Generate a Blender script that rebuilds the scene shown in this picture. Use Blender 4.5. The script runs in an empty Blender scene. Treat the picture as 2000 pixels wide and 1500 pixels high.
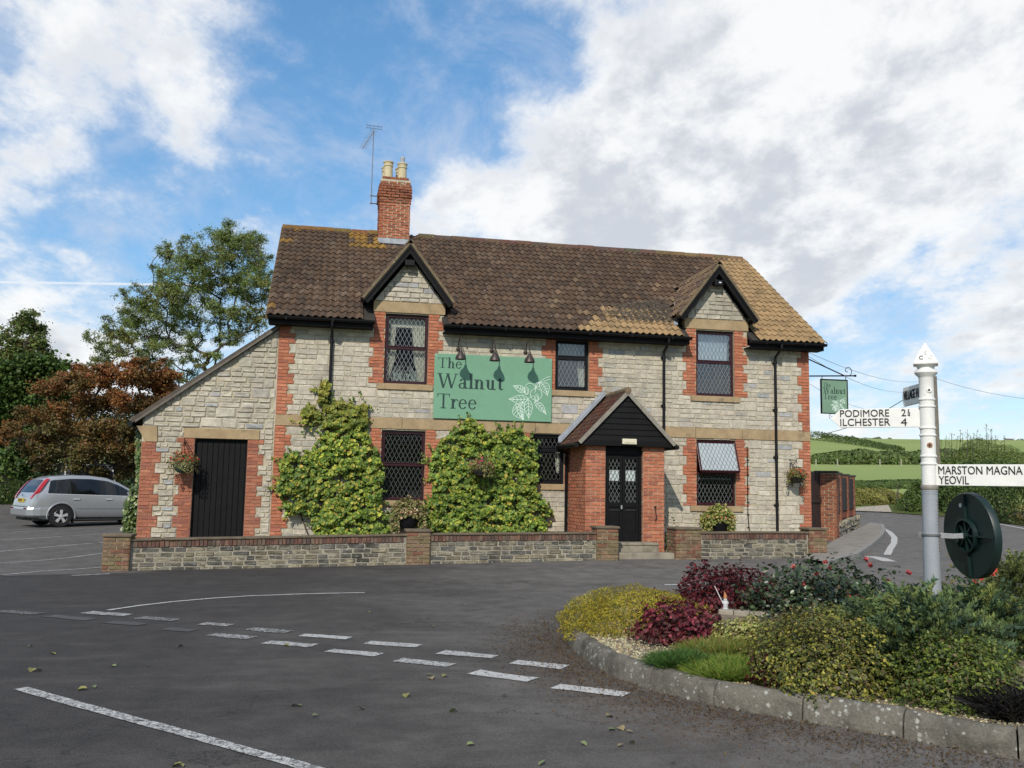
import bpy, bmesh, math, random
import numpy as np
from mathutils import Vector, Matrix, noise as mnoise

random.seed(11)
rng = np.random.default_rng(11)
S = bpy.context.scene
COL = S.collection
R = math.radians

# ------------------------------------------------------------------ camera
YAW, PITCH, ROLL = R(11.116), R(6.4516), R(1.051)
FPX = 1820.0
CAMP = Vector((0, -21, 1.6))
fw = Vector((math.sin(YAW) * math.cos(PITCH), math.cos(YAW) * math.cos(PITCH), math.sin(PITCH)))
r0 = Vector((math.cos(YAW), -math.sin(YAW), 0))
u0 = r0.cross(fw)
rt = math.cos(ROLL) * r0 + math.sin(ROLL) * u0
up = -math.sin(ROLL) * r0 + math.cos(ROLL) * u0
cd = bpy.data.cameras.new('camera')
cam = bpy.data.objects.new('camera', cd)
COL.objects.link(cam)
cd.sensor_width = 36
cd.lens = 36 * FPX / 2000
cd.clip_start = 0.1
cd.clip_end = 5000
cam.matrix_world = Matrix(((rt.x, up.x, -fw.x, CAMP.x), (rt.y, up.y, -fw.y, CAMP.y), (rt.z, up.z, -fw.z, CAMP.z), (0, 0, 0, 1)))
S.camera = cam

# ------------------------------------------------------------------ exposure, sun, sky
S.view_settings.view_transform = 'Standard'
S.view_settings.look = 'None'
S.view_settings.exposure = 0.45
S.view_settings.gamma = 1
S.view_settings.use_curve_mapping = False
SUN_AZ, SUN_EL = R(24), R(37)            # azimuth to the left of the facade normal
sund = Vector((-math.sin(SUN_AZ) * math.cos(SUN_EL), -math.cos(SUN_AZ) * math.cos(SUN_EL), math.sin(SUN_EL)))
sl = bpy.data.lights.new('sun', 'SUN')
sl.energy = 2.9
sl.angle = R(0.5)
sl.color = (1, 0.935, 0.84)
so = bpy.data.objects.new('sun', sl)
COL.objects.link(so)
so.rotation_euler = (-sund).to_track_quat('-Z', 'Y').to_euler()


def ray(px, py):
    return fw + rt * ((px - 1000) / FPX) - up * ((py - 750) / FPX)


class NT:
    """small node-tree helper"""
    def __init__(self, tree):
        self.t = tree
        self.n = tree.nodes
        self.l = tree.links

    def new(self, kind, **kw):
        nd = self.n.new(kind)
        for k, v in kw.items():
            setattr(nd, k, v)
        return nd

    def put(self, nd, key, val):
        if val is None:
            return
        s = nd.inputs[key]
        if hasattr(val, 'is_output'):
            self.l.new(val, s)
        else:
            s.default_value = val

    def math(self, op, a, b=None, c=None, clamp=False):
        nd = self.new('ShaderNodeMath', operation=op, use_clamp=clamp)
        for i, v in enumerate((a, b, c)):
            self.put(nd, i, v)
        return nd.outputs[0]

    def vmath(self, op, a, b=None, out=0):
        nd = self.new('ShaderNodeVectorMath', operation=op)
        self.put(nd, 0, a)
        self.put(nd, 1, b)
        return nd.outputs[out]

    def noise(self, vec, scale, detail=4, rough=0.55, dist=0.0, out=0):
        nd = self.new('ShaderNodeTexNoise')
        self.put(nd, 'Vector', vec)
        nd.inputs['Scale'].default_value = scale
        nd.inputs['Detail'].default_value = detail
        nd.inputs['Roughness'].default_value = rough
        nd.inputs['Distortion'].default_value = dist
        return nd.outputs[out]

    def smooth(self, v, a, b, lo=0.0, hi=1.0):
        nd = self.new('ShaderNodeMapRange', interpolation_type='SMOOTHSTEP')
        self.put(nd, 0, v)
        for i, x in enumerate((a, b, lo, hi)):
            nd.inputs[i + 1].default_value = x
        return nd.outputs[0]

    def mix(self, f, a, b, mode='MIX'):
        nd = self.new('ShaderNodeMix', data_type='RGBA', blend_type=mode)
        self.put(nd, 0, f)
        for i, v in ((6, a), (7, b)):
            if not hasattr(v, 'is_output') and len(v) == 3:
                v = (*v, 1)
            self.put(nd, i, v)
        return nd.outputs[2]


W = bpy.data.worlds.new('World')
S.world = W
W.use_nodes = True
W.node_tree.nodes.clear()
w = NT(W.node_tree)
sky = w.new('ShaderNodeTexSky', sky_type='NISHITA')
sky.sun_disc = False
sky.sun_elevation = SUN_EL
sky.sun_rotation = math.atan2(sund.x, sund.y)
sky.altitude = 100
sky.air_density = 1.0
sky.dust_density = 0.15
sky.ozone_density = 4.0
bgs = w.new('ShaderNodeBackground')
bgs.inputs[1].default_value = 0.100
# hazy autumn sky: the step from zenith to horizon is gentler than in clear air
hsv = w.new('ShaderNodeHueSaturation')
hsv.inputs['Saturation'].default_value = 1.45
gam = w.new('ShaderNodeGamma')
gam.inputs[1].default_value = 0.62
w.l.new(sky.outputs[0], gam.inputs[0])
w.l.new(gam.outputs[0], hsv.inputs['Color'])
hsv.inputs['Value'].default_value = 2.1
w.l.new(hsv.outputs[0], bgs.inputs[0])
geo = w.new('ShaderNodeTexCoord').outputs['Generated']
dirn = w.vmath('NORMALIZE', geo)
# cloud field: directions projected on a layer overhead, softened near the horizon so the banks foreshorten
sep = w.new('ShaderNodeSeparateXYZ')
w.l.new(dirn, sep.inputs[0])
zz_ = w.math('ADD', w.math('MAXIMUM', sep.outputs[2], 0.0), 0.33)
cmb = w.new('ShaderNodeCombineXYZ')
w.l.new(w.math('DIVIDE', sep.outputs[0], zz_), cmb.inputs[0])
w.l.new(w.math('DIVIDE', sep.outputs[1], zz_), cmb.inputs[1])
mp = w.new('ShaderNodeMapping', vector_type='POINT')
w.l.new(cmb.outputs[0], mp.inputs[0])
mp.inputs['Location'].default_value = (3.1, 1.7, 0.4)
mp.inputs['Rotation'].default_value = (0, 0, R(-38))
mp.inputs['Scale'].default_value = (1.0, 0.78, 1.0)
cv = mp.outputs[0]
big = w.noise(cv, 3.6, 10, 0.60, 0.12)
fine = w.noise(cv, 11.0, 8, 0.64, 0.12)
dens = w.math('ADD', w.math('MULTIPLY', big, 0.78), w.math('MULTIPLY', fine, 0.36))
BANKS = [  # px, py, radius px, weight
    (1330, 400, 300, 0.15), (1600, 250, 400, 0.15), (1850, 260, 300, 0.10), (1060, 420, 220, 0.10), (1900, 60, 330, 0.12), (1250, 330, 200, 0.06),
    (1200, 40, 300, 0.06), (110, 130, 230, 0.05), (330, 60, 240, 0.035), (60, 430, 170, 0.08), (130, 660, 150, 0.16), (420, 300, 160, 0.05),
    (900, 330, 230, 0.03), (1500, 640, 180, 0.05), (1950, 570, 120, 0.13), (1640, 560, 120, 0.04), (1750, 800, 300, 0.05), (2050, 830, 260, 0.05),
    (640, 170, 260, -0.11), (1020, 170, 150, -0.09), (250, 250, 140, -0.05), (160, 540, 150, -0.06), (1800, 450, 170, -0.13), (470, 500, 150, -0.07),
    (1780, 690, 190, -0.11), (820, 60, 170, -0.07)]
acc = None
for bx, by, br, amp in BANKS:
    d = ray(bx, by).normalized()
    dt = w.vmath('DOT_PRODUCT', dirn, tuple(d), out=1)
    v = w.smooth(dt, math.cos(br * 1.3 / FPX), 1.0, 0.0, amp)
    acc = v if acc is None else w.math('ADD', acc, v)
dens = w.math('ADD', dens, acc)
cover = w.math('MULTIPLY', w.smooth(dens, 0.46, 0.74), 0.95)
thick = w.smooth(dens, 0.58, 0.84)
puff = w.noise(w.vmath('ADD', cv, (0.05, 0.04, 0.0)), 5.2, 9, 0.62, 0.1)
lump = w.smooth(puff, 0.40, 0.60)
shade = w.math('MULTIPLY', thick, w.math('SUBTRACT', 1.0, lump))
ccol = w.mix(shade, (1.0, 1.0, 0.995), (0.645, 0.675, 0.73))
ccol = w.mix(w.smooth(dens, 0.50, 0.70), (0.62, 0.69, 0.83), ccol)
# thin contrail near the left horizon, and thin high veil everywhere
nd = ray(0, 551).cross(ray(330, 556)).normalized()
cl = w.math('ABSOLUTE', w.vmath('DOT_PRODUCT', dirn, tuple(nd), out=1))
wob = w.math('MULTIPLY', w.math('SUBTRACT', w.noise(dirn, 40, 3), 0.5), 0.0016)
trail = w.smooth(w.math('ADD', cl, wob), 0.0006, 0.0021, 0.75, 0.0)
aim = w.vmath('DOT_PRODUCT', dirn, tuple(ray(100, 553).normalized()), out=1)
trail = w.math('MULTIPLY', trail, w.smooth(aim, 0.93, 0.985))
ccol = w.mix(trail, ccol, (1.0, 1.0, 1.0))
bgc = w.new('ShaderNodeBackground')
w.l.new(ccol, bgc.inputs[0])
bgc.inputs[1].default_value = 0.73
veil = w.math('MULTIPLY', w.smooth(w.noise(cv, 4.6, 9, 0.66, 0.35), 0.40, 0.72), 0.66)
cover = w.math('MAXIMUM', w.math('MAXIMUM', cover, trail), veil)
mixs = w.new('ShaderNodeMixShader')
w.l.new(cover, mixs.inputs[0])
w.l.new(bgs.outputs[0], mixs.inputs[1])
w.l.new(bgc.outputs[0], mixs.inputs[2])
wo = w.new('ShaderNodeOutputWorld')
w.l.new(mixs.outputs[0], wo.inputs[0])

# ------------------------------------------------------------------ ground heights and pixel helpers
PROF_D = [0, 40, 60, 110, 140, 200, 420, 800, 2500]
PROF_Z = [-3, 0.4, 2.5, 4.6, 6.1, 10.2, 26.0, 28.5, 32]


def G(x, y):
    """height of the gently rising road and yard, then the hill"""
    x = np.asarray(x, float)
    y = np.asarray(y, float)
    xe = np.where(x < 6, np.maximum(x, -9), 6 + (np.minimum(x, 60) - 6) * 0.4)
    ye = np.where(y < 5, y, 5 + (np.minimum(y, 45) - 5) * 0.35)
    v = 0.155 + 0.02 * xe + 0.033 * ye
    g = 0.5 * (v + np.sqrt(v * v + 0.0036))
    d = np.hypot(x - CAMP.x, y - CAMP.y)
    h = np.interp(d, PROF_D, PROF_Z)
    h = h + np.where(d > 100, 1.2 * np.sin(x * 0.012 + 1) + 0.8 * np.sin(x * 0.03 + y * 0.01), 0) * np.clip((d - 100) / 200, 0, 1)
    k = 0.25
    return 0.5 * (g + h + np.sqrt((g - h) ** 2 + k * k)) - 0.5 * k * k / (np.abs(g - h) + k)


def g1(x, y):
    return float(G(x, y))


def gp(px, py, dz=0.0):
    """where the sight line through a pixel meets the ground"""
    d = ray(px, py)
    t, last = 2.0, 2.0
    while t < 900:
        p = CAMP + d * t
        if p.z < g1(p.x, p.y) + dz:
            break
        last = t
        t *= 1.01
    a, b = last, t
    for _ in range(25):
        m = (a + b) / 2
        p = CAMP + d * m
        if p.z < g1(p.x, p.y) + dz:
            b = m
        else:
            a = m
    return CAMP + d * b


def fy(px, py, y=0.0):
    d = ray(px, py)
    return CAMP + d * ((y - CAMP.y) / d.y)


def fx(px, py, x):
    d = ray(px, py)
    return CAMP + d * ((x - CAMP.x) / d.x)


def atd(px, py, depth):
    return CAMP + ray(px, py) * depth


def zh(px, py, hdist):
    d = ray(px, py)
    return CAMP.z + d.z / math.hypot(d.x, d.y) * hdist


def depth_of(p):
    return (Vector(p) - CAMP).dot(fw)


def srgb(r, g, b, k=1.0):
    def f(c):
        c /= 255
        return (c / 12.92 if c < 0.04045 else ((c + 0.055) / 1.055) ** 2.4) * k
    return (f(r), f(g), f(b))


# ------------------------------------------------------------------ materials
MATS = {}


def pbr(name, col=(0.5, 0.5, 0.5), rough=0.8, src='const', var=0.25, scale=8.0, fine=60.0, bump=0.3, bdist=0.01,
        metal=0.0, spec=0.4, blotch=None, spots=None, trans=0.0, coat=0.0):
    key = (name, src)
    if key in MATS:
        return MATS[key]
    m = bpy.data.materials.new(name + ('' if src == 'const' else '_' + src))
    m.use_nodes = True
    m.node_tree.nodes.clear()
    t = NT(m.node_tree)
    pos = t.new('ShaderNodeNewGeometry').outputs['Position']
    if src == 'attr':
        a = t.new('ShaderNodeAttribute', attribute_name='tint')
        base = a.outputs['Color']
    elif src == 'obj':
        base = t.new('ShaderNodeObjectInfo').outputs['Color']
    else:
        rgb = t.new('ShaderNodeRGB')
        rgb.outputs[0].default_value = (*col, 1)
        base = rgb.outputs[0]
    if var > 0:
        n1 = t.noise(pos, scale, 5, 0.6)
        n2 = t.noise(pos, fine, 3, 0.6)
        f = t.math('ADD', t.math('MULTIPLY', n1, 0.6), t.math('MULTIPLY', n2, 0.4))
        f = t.smooth(f, 0.3, 0.7, 1 - var, 1 + var)
        cv_ = t.new('ShaderNodeCombineXYZ')
        for i in range(3):
            t.l.new(f, cv_.inputs[i])
        base = t.mix(1.0, base, cv_.outputs[0], 'MULTIPLY')
    if blotch:
        bcol, bscale, lo, hi, amt = blotch
        nb = t.noise(pos, bscale, 6, 0.65, 0.4)
        base = t.mix(t.smooth(nb, lo, hi, 0, amt), base, bcol)
    if spots:
        scol, sscale, thr = spots
        vo = t.new('ShaderNodeTexVoronoi')
        t.l.new(pos, vo.inputs['Vector'])
        vo.inputs['Scale'].default_value = sscale
        vo.inputs['Randomness'].default_value = 1
        nz = t.math('MULTIPLY', t.math('SUBTRACT', t.noise(pos, sscale * 3, 3), 0.5), 0.35)
        gate = t.smooth(t.noise(pos, sscale * 0.22, 3), 0.42, 0.62)
        sc_ = t.new('ShaderNodeSeparateColor')
        t.l.new(vo.outputs['Color'], sc_.inputs[0])
        big_ = t.math('ADD', t.math('MULTIPLY', t.math('POWER', sc_.outputs[0], 2.5), 1.5), 0.15)
        q_ = t.math('DIVIDE', t.math('ADD', vo.outputs['Distance'], nz), big_)
        sp = t.math('MULTIPLY', t.smooth(q_, thr * 0.55, thr * 1.1, 0.9, 0), gate)
        base = t.mix(sp, base, scol)
    p = t.new('ShaderNodeBsdfPrincipled')
    t.l.new(base, p.inputs['Base Color'])
    p.inputs['Roughness'].default_value = rough
    p.inputs['Metallic'].default_value = metal
    p.inputs['Specular IOR Level'].default_value = spec
    if coat:
        p.inputs['Coat Weight'].default_value = coat
        p.inputs['Coat Roughness'].default_value = 0.08
    if bump > 0:
        b = t.new('ShaderNodeBump')
        b.inputs['Strength'].default_value = bump
        b.inputs['Distance'].default_value = bdist
        h = t.math('ADD', t.math('MULTIPLY', t.noise(pos, fine, 4, 0.65), 0.6), t.math('MULTIPLY', t.noise(pos, scale * 2.5, 4, 0.6), 0.6))
        t.l.new(h, b.inputs['Height'])
        t.l.new(b.outputs[0], p.inputs['Normal'])
    sh = p.outputs[0]
    if trans > 0:
        tr = t.new('ShaderNodeBsdfTranslucent')
        t.l.new(base, tr.inputs[0])
        mx = t.new('ShaderNodeMixShader')
        mx.inputs[0].default_value = trans
        t.l.new(sh, mx.inputs[1])
        t.l.new(tr.outputs[0], mx.inputs[2])
        sh = mx.outputs[0]
    o = t.new('ShaderNodeOutputMaterial')
    t.l.new(sh, o.inputs[0])
    MATS[key] = m
    return m


def glass(name, refl=0.1, tint=(0.9, 0.95, 0.95), wav=0.02):
    m = bpy.data.materials.new(name)
    m.use_nodes = True
    m.node_tree.nodes.clear()
    t = NT(m.node_tree)
    tr = t.new('ShaderNodeBsdfTransparent')
    tr.inputs[0].default_value = (*tint, 1)
    gl = t.new('ShaderNodeBsdfGlossy')
    gl.inputs['Roughness'].default_value = 0.02
    pos = t.new('ShaderNodeNewGeometry').outputs['Position']
    b = t.new('ShaderNodeBump')
    b.inputs['Strength'].default_value = wav
    b.inputs['Distance'].default_value = 0.05
    t.l.new(t.noise(pos, 7, 3), b.inputs['Height'])
    t.l.new(b.outputs[0], gl.inputs['Normal'])
    lw = t.new('ShaderNodeLayerWeight')
    lw.inputs[0].default_value = 0.3
    fr = t.math('ADD', t.math('MULTIPLY', lw.outputs['Fresnel'], 0.25), refl, clamp=True)
    mx = t.new('ShaderNodeMixShader')
    t.l.new(fr, mx.inputs[0])
    t.l.new(tr.outputs[0], mx.inputs[1])
    t.l.new(gl.outputs[0], mx.inputs[2])
    o = t.new('ShaderNodeOutputMaterial')
    t.l.new(mx.outputs[0], o.inputs[0])
    return m


def stone_m(src):
    return pbr('limestone', rough=0.92, src=src, var=0.24, scale=8, fine=48, bump=0.8, bdist=0.016, spec=0.2, blotch=((0.21, 0.20, 0.18), 0.9, 0.48, 0.72, 0.5), spots=((0.50, 0.48, 0.42), 16, 0.18))


def brick_m(src):
    return pbr('red_brick', rough=0.85, src=src, var=0.16, scale=7, fine=90, bump=0.35, bdist=0.006, spec=0.25)


def oldstone_m(src):
    return pbr('lichened_stone', rough=0.95, src=src, var=0.35, scale=6, fine=60, bump=0.9, bdist=0.025, spec=0.15,
               blotch=((0.05, 0.048, 0.04), 2.2, 0.44, 0.68, 0.75), spots=((0.40, 0.39, 0.34), 22, 0.26))


def oldbrick_m(src):
    return pbr('weathered_brick', rough=0.92, src=src, var=0.3, scale=6, fine=70, bump=0.6, bdist=0.012, spec=0.2,
               blotch=((0.07, 0.06, 0.04), 4, 0.50, 0.72, 0.55), spots=((0.35, 0.32, 0.27), 30, 0.16))


def tile_m(src):
    return pbr('concrete_roof_tile', rough=0.9, src=src, var=0.28, scale=10, fine=75, bump=0.6, bdist=0.01, spec=0.25,
               blotch=((0.05, 0.045, 0.038), 2.2, 0.50, 0.70, 0.45), spots=((0.45, 0.43, 0.38), 16, 0.15))


def leaf_m(name='leaf', rough=0.55, trans=0.25, spec=0.35):
    return pbr(name, rough=rough, src='attr', var=0.0, bump=0, spec=spec, trans=trans)


M_MORTAR = pbr('mortar', srgb(196, 184, 158, 0.72), 0.95, var=0.25, scale=5, fine=50, bump=0.6, bdist=0.01)
M_OLDMORTAR = pbr('old_mortar', srgb(165, 158, 140, 0.75), 0.95, var=0.35, scale=5, fine=40, bump=0.8, bdist=0.015)
M_DRESS = pbr('hamstone', srgb(180, 156, 120, 0.72), 0.92, var=0.22, scale=4, fine=60, bump=0.5, bdist=0.012,
              blotch=((0.10, 0.09, 0.065), 2.6, 0.55, 0.72, 0.6), spots=((0.55, 0.52, 0.44), 22, 0.15))
M_BLACKWOOD = pbr('black_boards', (0.0045, 0.0042, 0.0045), 0.6, spec=.18, var=0.4, scale=5, fine=60, bump=0.4, bdist=0.006)
M_BLACK = pbr('black_plastic', (0.006, 0.006, 0.0075), 0.5, spec=.22, var=0.2, scale=5, bump=0.1)
M_MAROON = pbr('rosewood_frame', (0.030, 0.005, 0.008), 0.35, var=0.3, scale=12, bump=0.1)
M_LEAD = pbr('lead_sheet', (0.30, 0.32, 0.35), 0.6, var=0.25, scale=6, bump=0.3, metal=0.3)
M_LEADLINE = pbr('window_leading', (0.24, 0.245, 0.25), 0.45, var=0.1, bump=0)
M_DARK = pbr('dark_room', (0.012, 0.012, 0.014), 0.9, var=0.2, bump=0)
M_CURTAIN = pbr('cream_curtain', (0.62, 0.59, 0.48), 0.9, var=0.12, scale=12, bump=0.2, trans=0.2)
M_GLASS = glass('window_glass', 0.008)
M_GLASSBRIGHT = glass('coated_window_glass', 0.26)
M_GLASSMID = glass('upper_window_glass', 0.14)
M_CARGLASS = glass('car_glass', 0.05, (0.10, 0.11, 0.12), 0.0)
M_WOODVERGE = pbr('weathered_timber', (0.13, 0.115, 0.095), 0.9, var=0.3, scale=6, fine=50, bump=0.5)
M_STEEL = pbr('galvanised_steel', (0.42, 0.43, 0.44), 0.5, metal=0.5, var=0.2, bump=0.1)
M_BARK = pbr('bark', (0.075, 0.062, 0.048), 0.95, var=0.4, scale=6, fine=30, bump=0.9, bdist=0.03)
M_STEM = pbr('plant_stem', (0.07, 0.075, 0.03), 0.9, var=0.3, bump=0)
M_LEAF = leaf_m()
M_GLOSSLEAF = leaf_m('glossy_leaf', 0.35, 0.2, 0.5)
M_MATTELEAF = leaf_m('matte_leaf', 0.85, 0.3, 0.15)


# ------------------------------------------------------------------ object helpers
WLOC = {}


def thing(name, label, cat, loc=(0, 0, 0), group=None, rotz=0.0):
    o = bpy.data.objects.new(name, None)
    o.empty_display_size = 0.2
    COL.objects.link(o)
    o.location = loc
    o.rotation_euler = (0, 0, rotz)
    o['label'] = label
    o['category'] = cat
    if group:
        o['group'] = group
    WLOC[o.name] = Vector(loc)
    return o


def tag(o, label=None, cat=None, group=None, kind=None):
    for k, v in (('label', label), ('category', cat), ('group', group), ('kind', kind)):
        if v:
            o[k] = v
    return o


def base_of(parent):
    return WLOC.get(parent.name, Vector((0, 0, 0))) if parent else Vector((0, 0, 0))


def link(o, parent=None):
    COL.objects.link(o)
    if parent:
        o.parent = parent
        if o.name not in WLOC:
            WLOC[o.name] = base_of(parent) + Vector(o.location)
    return o


def np_mesh(name, verts, faces, mat, tint=None, smooth=False):
    """verts Nx3, faces MxK (K constant); tint per face"""
    me = bpy.data.meshes.new(name)
    verts = np.asarray(verts, np.float32)
    faces = np.asarray(faces, np.int32)
    nf, k = faces.shape
    me.vertices.add(len(verts))
    me.vertices.foreach_set('co', verts.ravel())
    me.loops.add(nf * k)
    me.loops.foreach_set('vertex_index', faces.ravel())
    me.polygons.add(nf)
    me.polygons.foreach_set('loop_start', np.arange(0, nf * k, k, dtype=np.int32))
    me.polygons.foreach_set('loop_total', np.full(nf, k, np.int32))
    if smooth:
        me.polygons.foreach_set('use_smooth', np.ones(nf, bool))
    me.update(calc_edges=True)
    if tint is not None:
        at = me.attributes.new('tint', 'FLOAT_COLOR', 'FACE')
        c = np.ones((nf, 4), np.float32)
        c[:, :3] = tint
        at.data.foreach_set('color', c.ravel())
    me.materials.append(mat)
    return me


class MB:
    """collects faces in world coordinates; build() links them as one mesh object"""
    def __init__(self):
        self.v = []
        self.f = []
        self.c = []

    def add(self, vs, fs, col=None):
        n = len(self.v)
        self.v.extend([tuple(q) for q in vs])
        self.f.extend([tuple(i + n for i in q) for q in fs])
        self.c.extend([col] * len(fs))
        return self

    def quad(self, a, b, c, d, col=None):
        return self.add([a, b, c, d], [(0, 1, 2, 3)], col)

    def poly(self, pts, col=None):
        return self.add(pts, [tuple(range(len(pts)))], col)

    def box(self, x0, x1, y0, y1, z0, z1, col=None, jit=0.0):
        vs = [(x, y, z) for x in (x0, x1) for y in (y0, y1) for z in (z0, z1)]
        if jit:
            vs = [tuple(q + random.uniform(-jit, jit) for q in p) for p in vs]
        return self.add(vs, [(0, 1, 3, 2), (4, 6, 7, 5), (0, 4, 5, 1), (2, 3, 7, 6), (0, 2, 6, 4), (1, 5, 7, 3)], col)

    def obox(self, c, ax, ay, az, hx, hy, hz, col=None):
        c, ax, ay, az = Vector(c), Vector(ax), Vector(ay), Vector(az)
        vs = [c + ax * (sx * hx) + ay * (sy * hy) + az * (sz * hz) for sx in (-1, 1) for sy in (-1, 1) for sz in (-1, 1)]
        return self.add(vs, [(0, 1, 3, 2), (4, 6, 7, 5), (0, 4, 5, 1), (2, 3, 7, 6), (0, 2, 6, 4), (1, 5, 7, 3)], col)

    def bar(self, a, b, w_, h_, side=(0, 0, 1), col=None):
        a, b = Vector(a), Vector(b)
        d = (b - a)
        L = d.length
        d.normalize()
        s = Vector(side)
        q = d.cross(s)
        if q.length < 1e-5:
            q = d.cross(Vector((1, 0, 0)))
        q.normalize()
        s = q.cross(d).normalized()
        return self.obox((a + b) / 2, d, q, s, L / 2, w_ / 2, h_ / 2, col)

    def prism(self, poly, dirv, col=None):
        """extrude a planar polygon (list of 3d points) by dirv"""
        p = [Vector(q) for q in poly]
        d = Vector(dirv)
        n = len(p)
        vs = p + [q + d for q in p]
        fs = [tuple(range(n)), tuple(range(2 * n - 1, n - 1, -1))]
        fs += [(i, i + n, (i + 1) % n + n, (i + 1) % n) for i in range(n)]
        return self.add(vs, fs, col)

    def tube(self, pts, rad, n=8, cap=True, col=None):
        pts = [Vector(p) for p in pts]
        rs = rad if isinstance(rad, (list, tuple)) else [rad] * len(pts)
        rings = []
        t0 = None
        for i, p in enumerate(pts):
            d = (pts[min(i + 1, len(pts) - 1)] - pts[max(i - 1, 0)]).normalized()
            if t0 is None:
                t0 = d.orthogonal().normalized()
            else:
                t0 = (t0 - d * t0.dot(d))
                t0 = t0.normalized() if t0.length > 1e-6 else d.orthogonal().normalized()
            b = d.cross(t0)
            rings.append([p + (t0 * math.cos(2 * math.pi * k / n) + b * math.sin(2 * math.pi * k / n)) * rs[i] for k in range(n)])
        vs = [v for rg in rings for v in rg]
        fs = []
        for i in range(len(pts) - 1):
            for k in range(n):
                a, b_ = i * n + k, i * n + (k + 1) % n
                fs.append((a, b_, b_ + n, a + n))
        if cap:
            fs.append(tuple(range(n - 1, -1, -1)))
            fs.append(tuple(range(len(vs) - n, len(vs))))
        return self.add(vs, fs, col)

    def lathe(self, prof, c, n=16, axis=(0, 0, 1), col=None, cap=True):
        ax = Vector(axis).normalized()
        a = ax.orthogonal().normalized()
        b = ax.cross(a)
        c = Vector(c)
        vs = []
        for r_, z in prof:
            for k in range(n):
                th = 2 * math.pi * k / n
                vs.append(c + ax * z + (a * math.cos(th) + b * math.sin(th)) * r_)
        fs = []
        for i in range(len(prof) - 1):
            for k in range(n):
                p, q = i * n + k, i * n + (k + 1) % n
                fs.append((p, q, q + n, p + n))
        if cap:
            fs.append(tuple(range(n - 1, -1, -1)))
            fs.append(tuple(range(len(vs) - n, len(vs))))
        return self.add(vs, fs, col)

    def build(self, name, mat, parent=None, smooth=False, origin=None, bevel=0.0, angle=40):
        o0 = base_of(parent) if parent else Vector(origin or (0, 0, 0))
        me = bpy.data.meshes.new(name)
        me.from_pydata([(x - o0.x, y - o0.y, z - o0.z) for x, y, z in self.v], [], self.f)
        if any(c is not None for c in self.c):
            at = me.attributes.new('tint', 'FLOAT_COLOR', 'FACE')
            at.data.foreach_set('color', [q for c in self.c for q in (*(c or (0.5, 0.5, 0.5)), 1)])
        me.materials.append(mat)
        if smooth:
            me.polygons.foreach_set('use_smooth', [True] * len(me.polygons))
            me.set_sharp_from_angle(angle=R(angle))
        me.update()
        ob = bpy.data.objects.new(name, me)
        if not parent and origin:
            ob.location = origin
        COL.objects.link(ob)
        if parent:
            ob.parent = parent
            WLOC[ob.name] = Vector(o0)
        if bevel:
            bv = ob.modifiers.new('bevel', 'BEVEL')
            bv.width = bevel
            bv.segments = 2
            bv.limit_method = 'ANGLE'
        return ob


# ---- stones, bricks: one unit block per variant, shared by many objects
UNITS = {}


def unit_blocks(key, rough_, nvar=8):
    """rough-faced block in the unit cube, front at local -y"""
    if key in UNITS:
        return UNITS[key]
    out = []
    rs = random.Random(hash(len(key)) + 5)
    for _ in range(nvar):
        j = lambda a: rs.uniform(-a, a)
        e = 0.5
        back = [(-e, 0, -e), (e, 0, -e), (e, 0, e), (-e, 0, e)]
        k = 0.035 + rough_ * 0.05
        rim = [(sx * e + j(rough_ * .05), -0.55 + j(.08), sz * e + j(rough_ * .09)) for sx, sz in ((-1, -1), (1, -1), (1, 1), (-1, 1))]
        top = [(sx * (e - k) + j(rough_ * .05), -1.0 + j(rough_ * .35), sz * (e - k * 1.6) + j(rough_ * .08)) for sx, sz in ((-1, -1), (1, -1), (1, 1), (-1, 1))]
        mid = (j(.15), -1.0 + j(rough_ * .35), j(.15))
        v = back + rim + top + [mid]
        f = []
        for a in range(4):
            b = (a + 1) % 4
            f.append((a, b, 4 + b, 4 + a))
            f.append((4 + a, 4 + b, 8 + b, 8 + a))
            f.append((8 + a, 8 + b, 12, 12))
        out.append((np.array(v, np.float32), [q if q[2] != q[3] else q[:3] for q in f]))
    UNITS[key] = out
    return out


UMESH = {}


def pieces(parent, name, recs, mat_fn, key='stone', rough_=1.0, limit=300, rest_name=None):
    """recs: (cx, cy, cz, sx, sy, sz, rotz, colour). The largest `limit` become objects, the others one joined part."""
    if not recs:
        return
    units = unit_blocks(key, rough_)
    o0 = base_of(parent)

    def size(q):
        return -(q[3] * q[5]) / max(depth_of(q[:3]), 1) ** 2
    recs = sorted(recs, key=size)
    mo, ma = mat_fn('obj'), mat_fn('attr')
    if (key, mo.name) not in UMESH:
        ms = []
        for v, f in units:
            me = bpy.data.meshes.new(name + '_block')
            me.from_pydata(v.tolist(), [], f)
            me.materials.append(mo)
            ms.append(me)
        UMESH[(key, mo.name)] = ms
    ms = UMESH[(key, mo.name)]
    for q in recs[:limit]:
        ob = bpy.data.objects.new(name, random.choice(ms))
        ob.location = (q[0] - o0.x, q[1] - o0.y, q[2] - o0.z)
        flip = 1
        ob.scale = (q[3] * flip, q[4], q[5])
        ob.rotation_euler = (0, 0, q[6])
        ob.color = (*q[7], 1)
        COL.objects.link(ob)
        ob.parent = parent
    rest = recs[limit:]
    if rest:
        m = MB()
        for q in rest:
            v, f = random.choice(units)
            c, s = math.cos(q[6]), math.sin(q[6])
            x, y, z = v[:, 0] * q[3], v[:, 1] * q[4], v[:, 2] * q[5]
            vs = np.stack([x * c - y * s + q[0], x * s + y * c + q[1], z + q[2]], 1)
            m.add(vs.tolist(), f, q[7])
        ob = m.build(rest_name or name + 'work', ma, parent)
        ob['kind'] = 'stuff'


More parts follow.
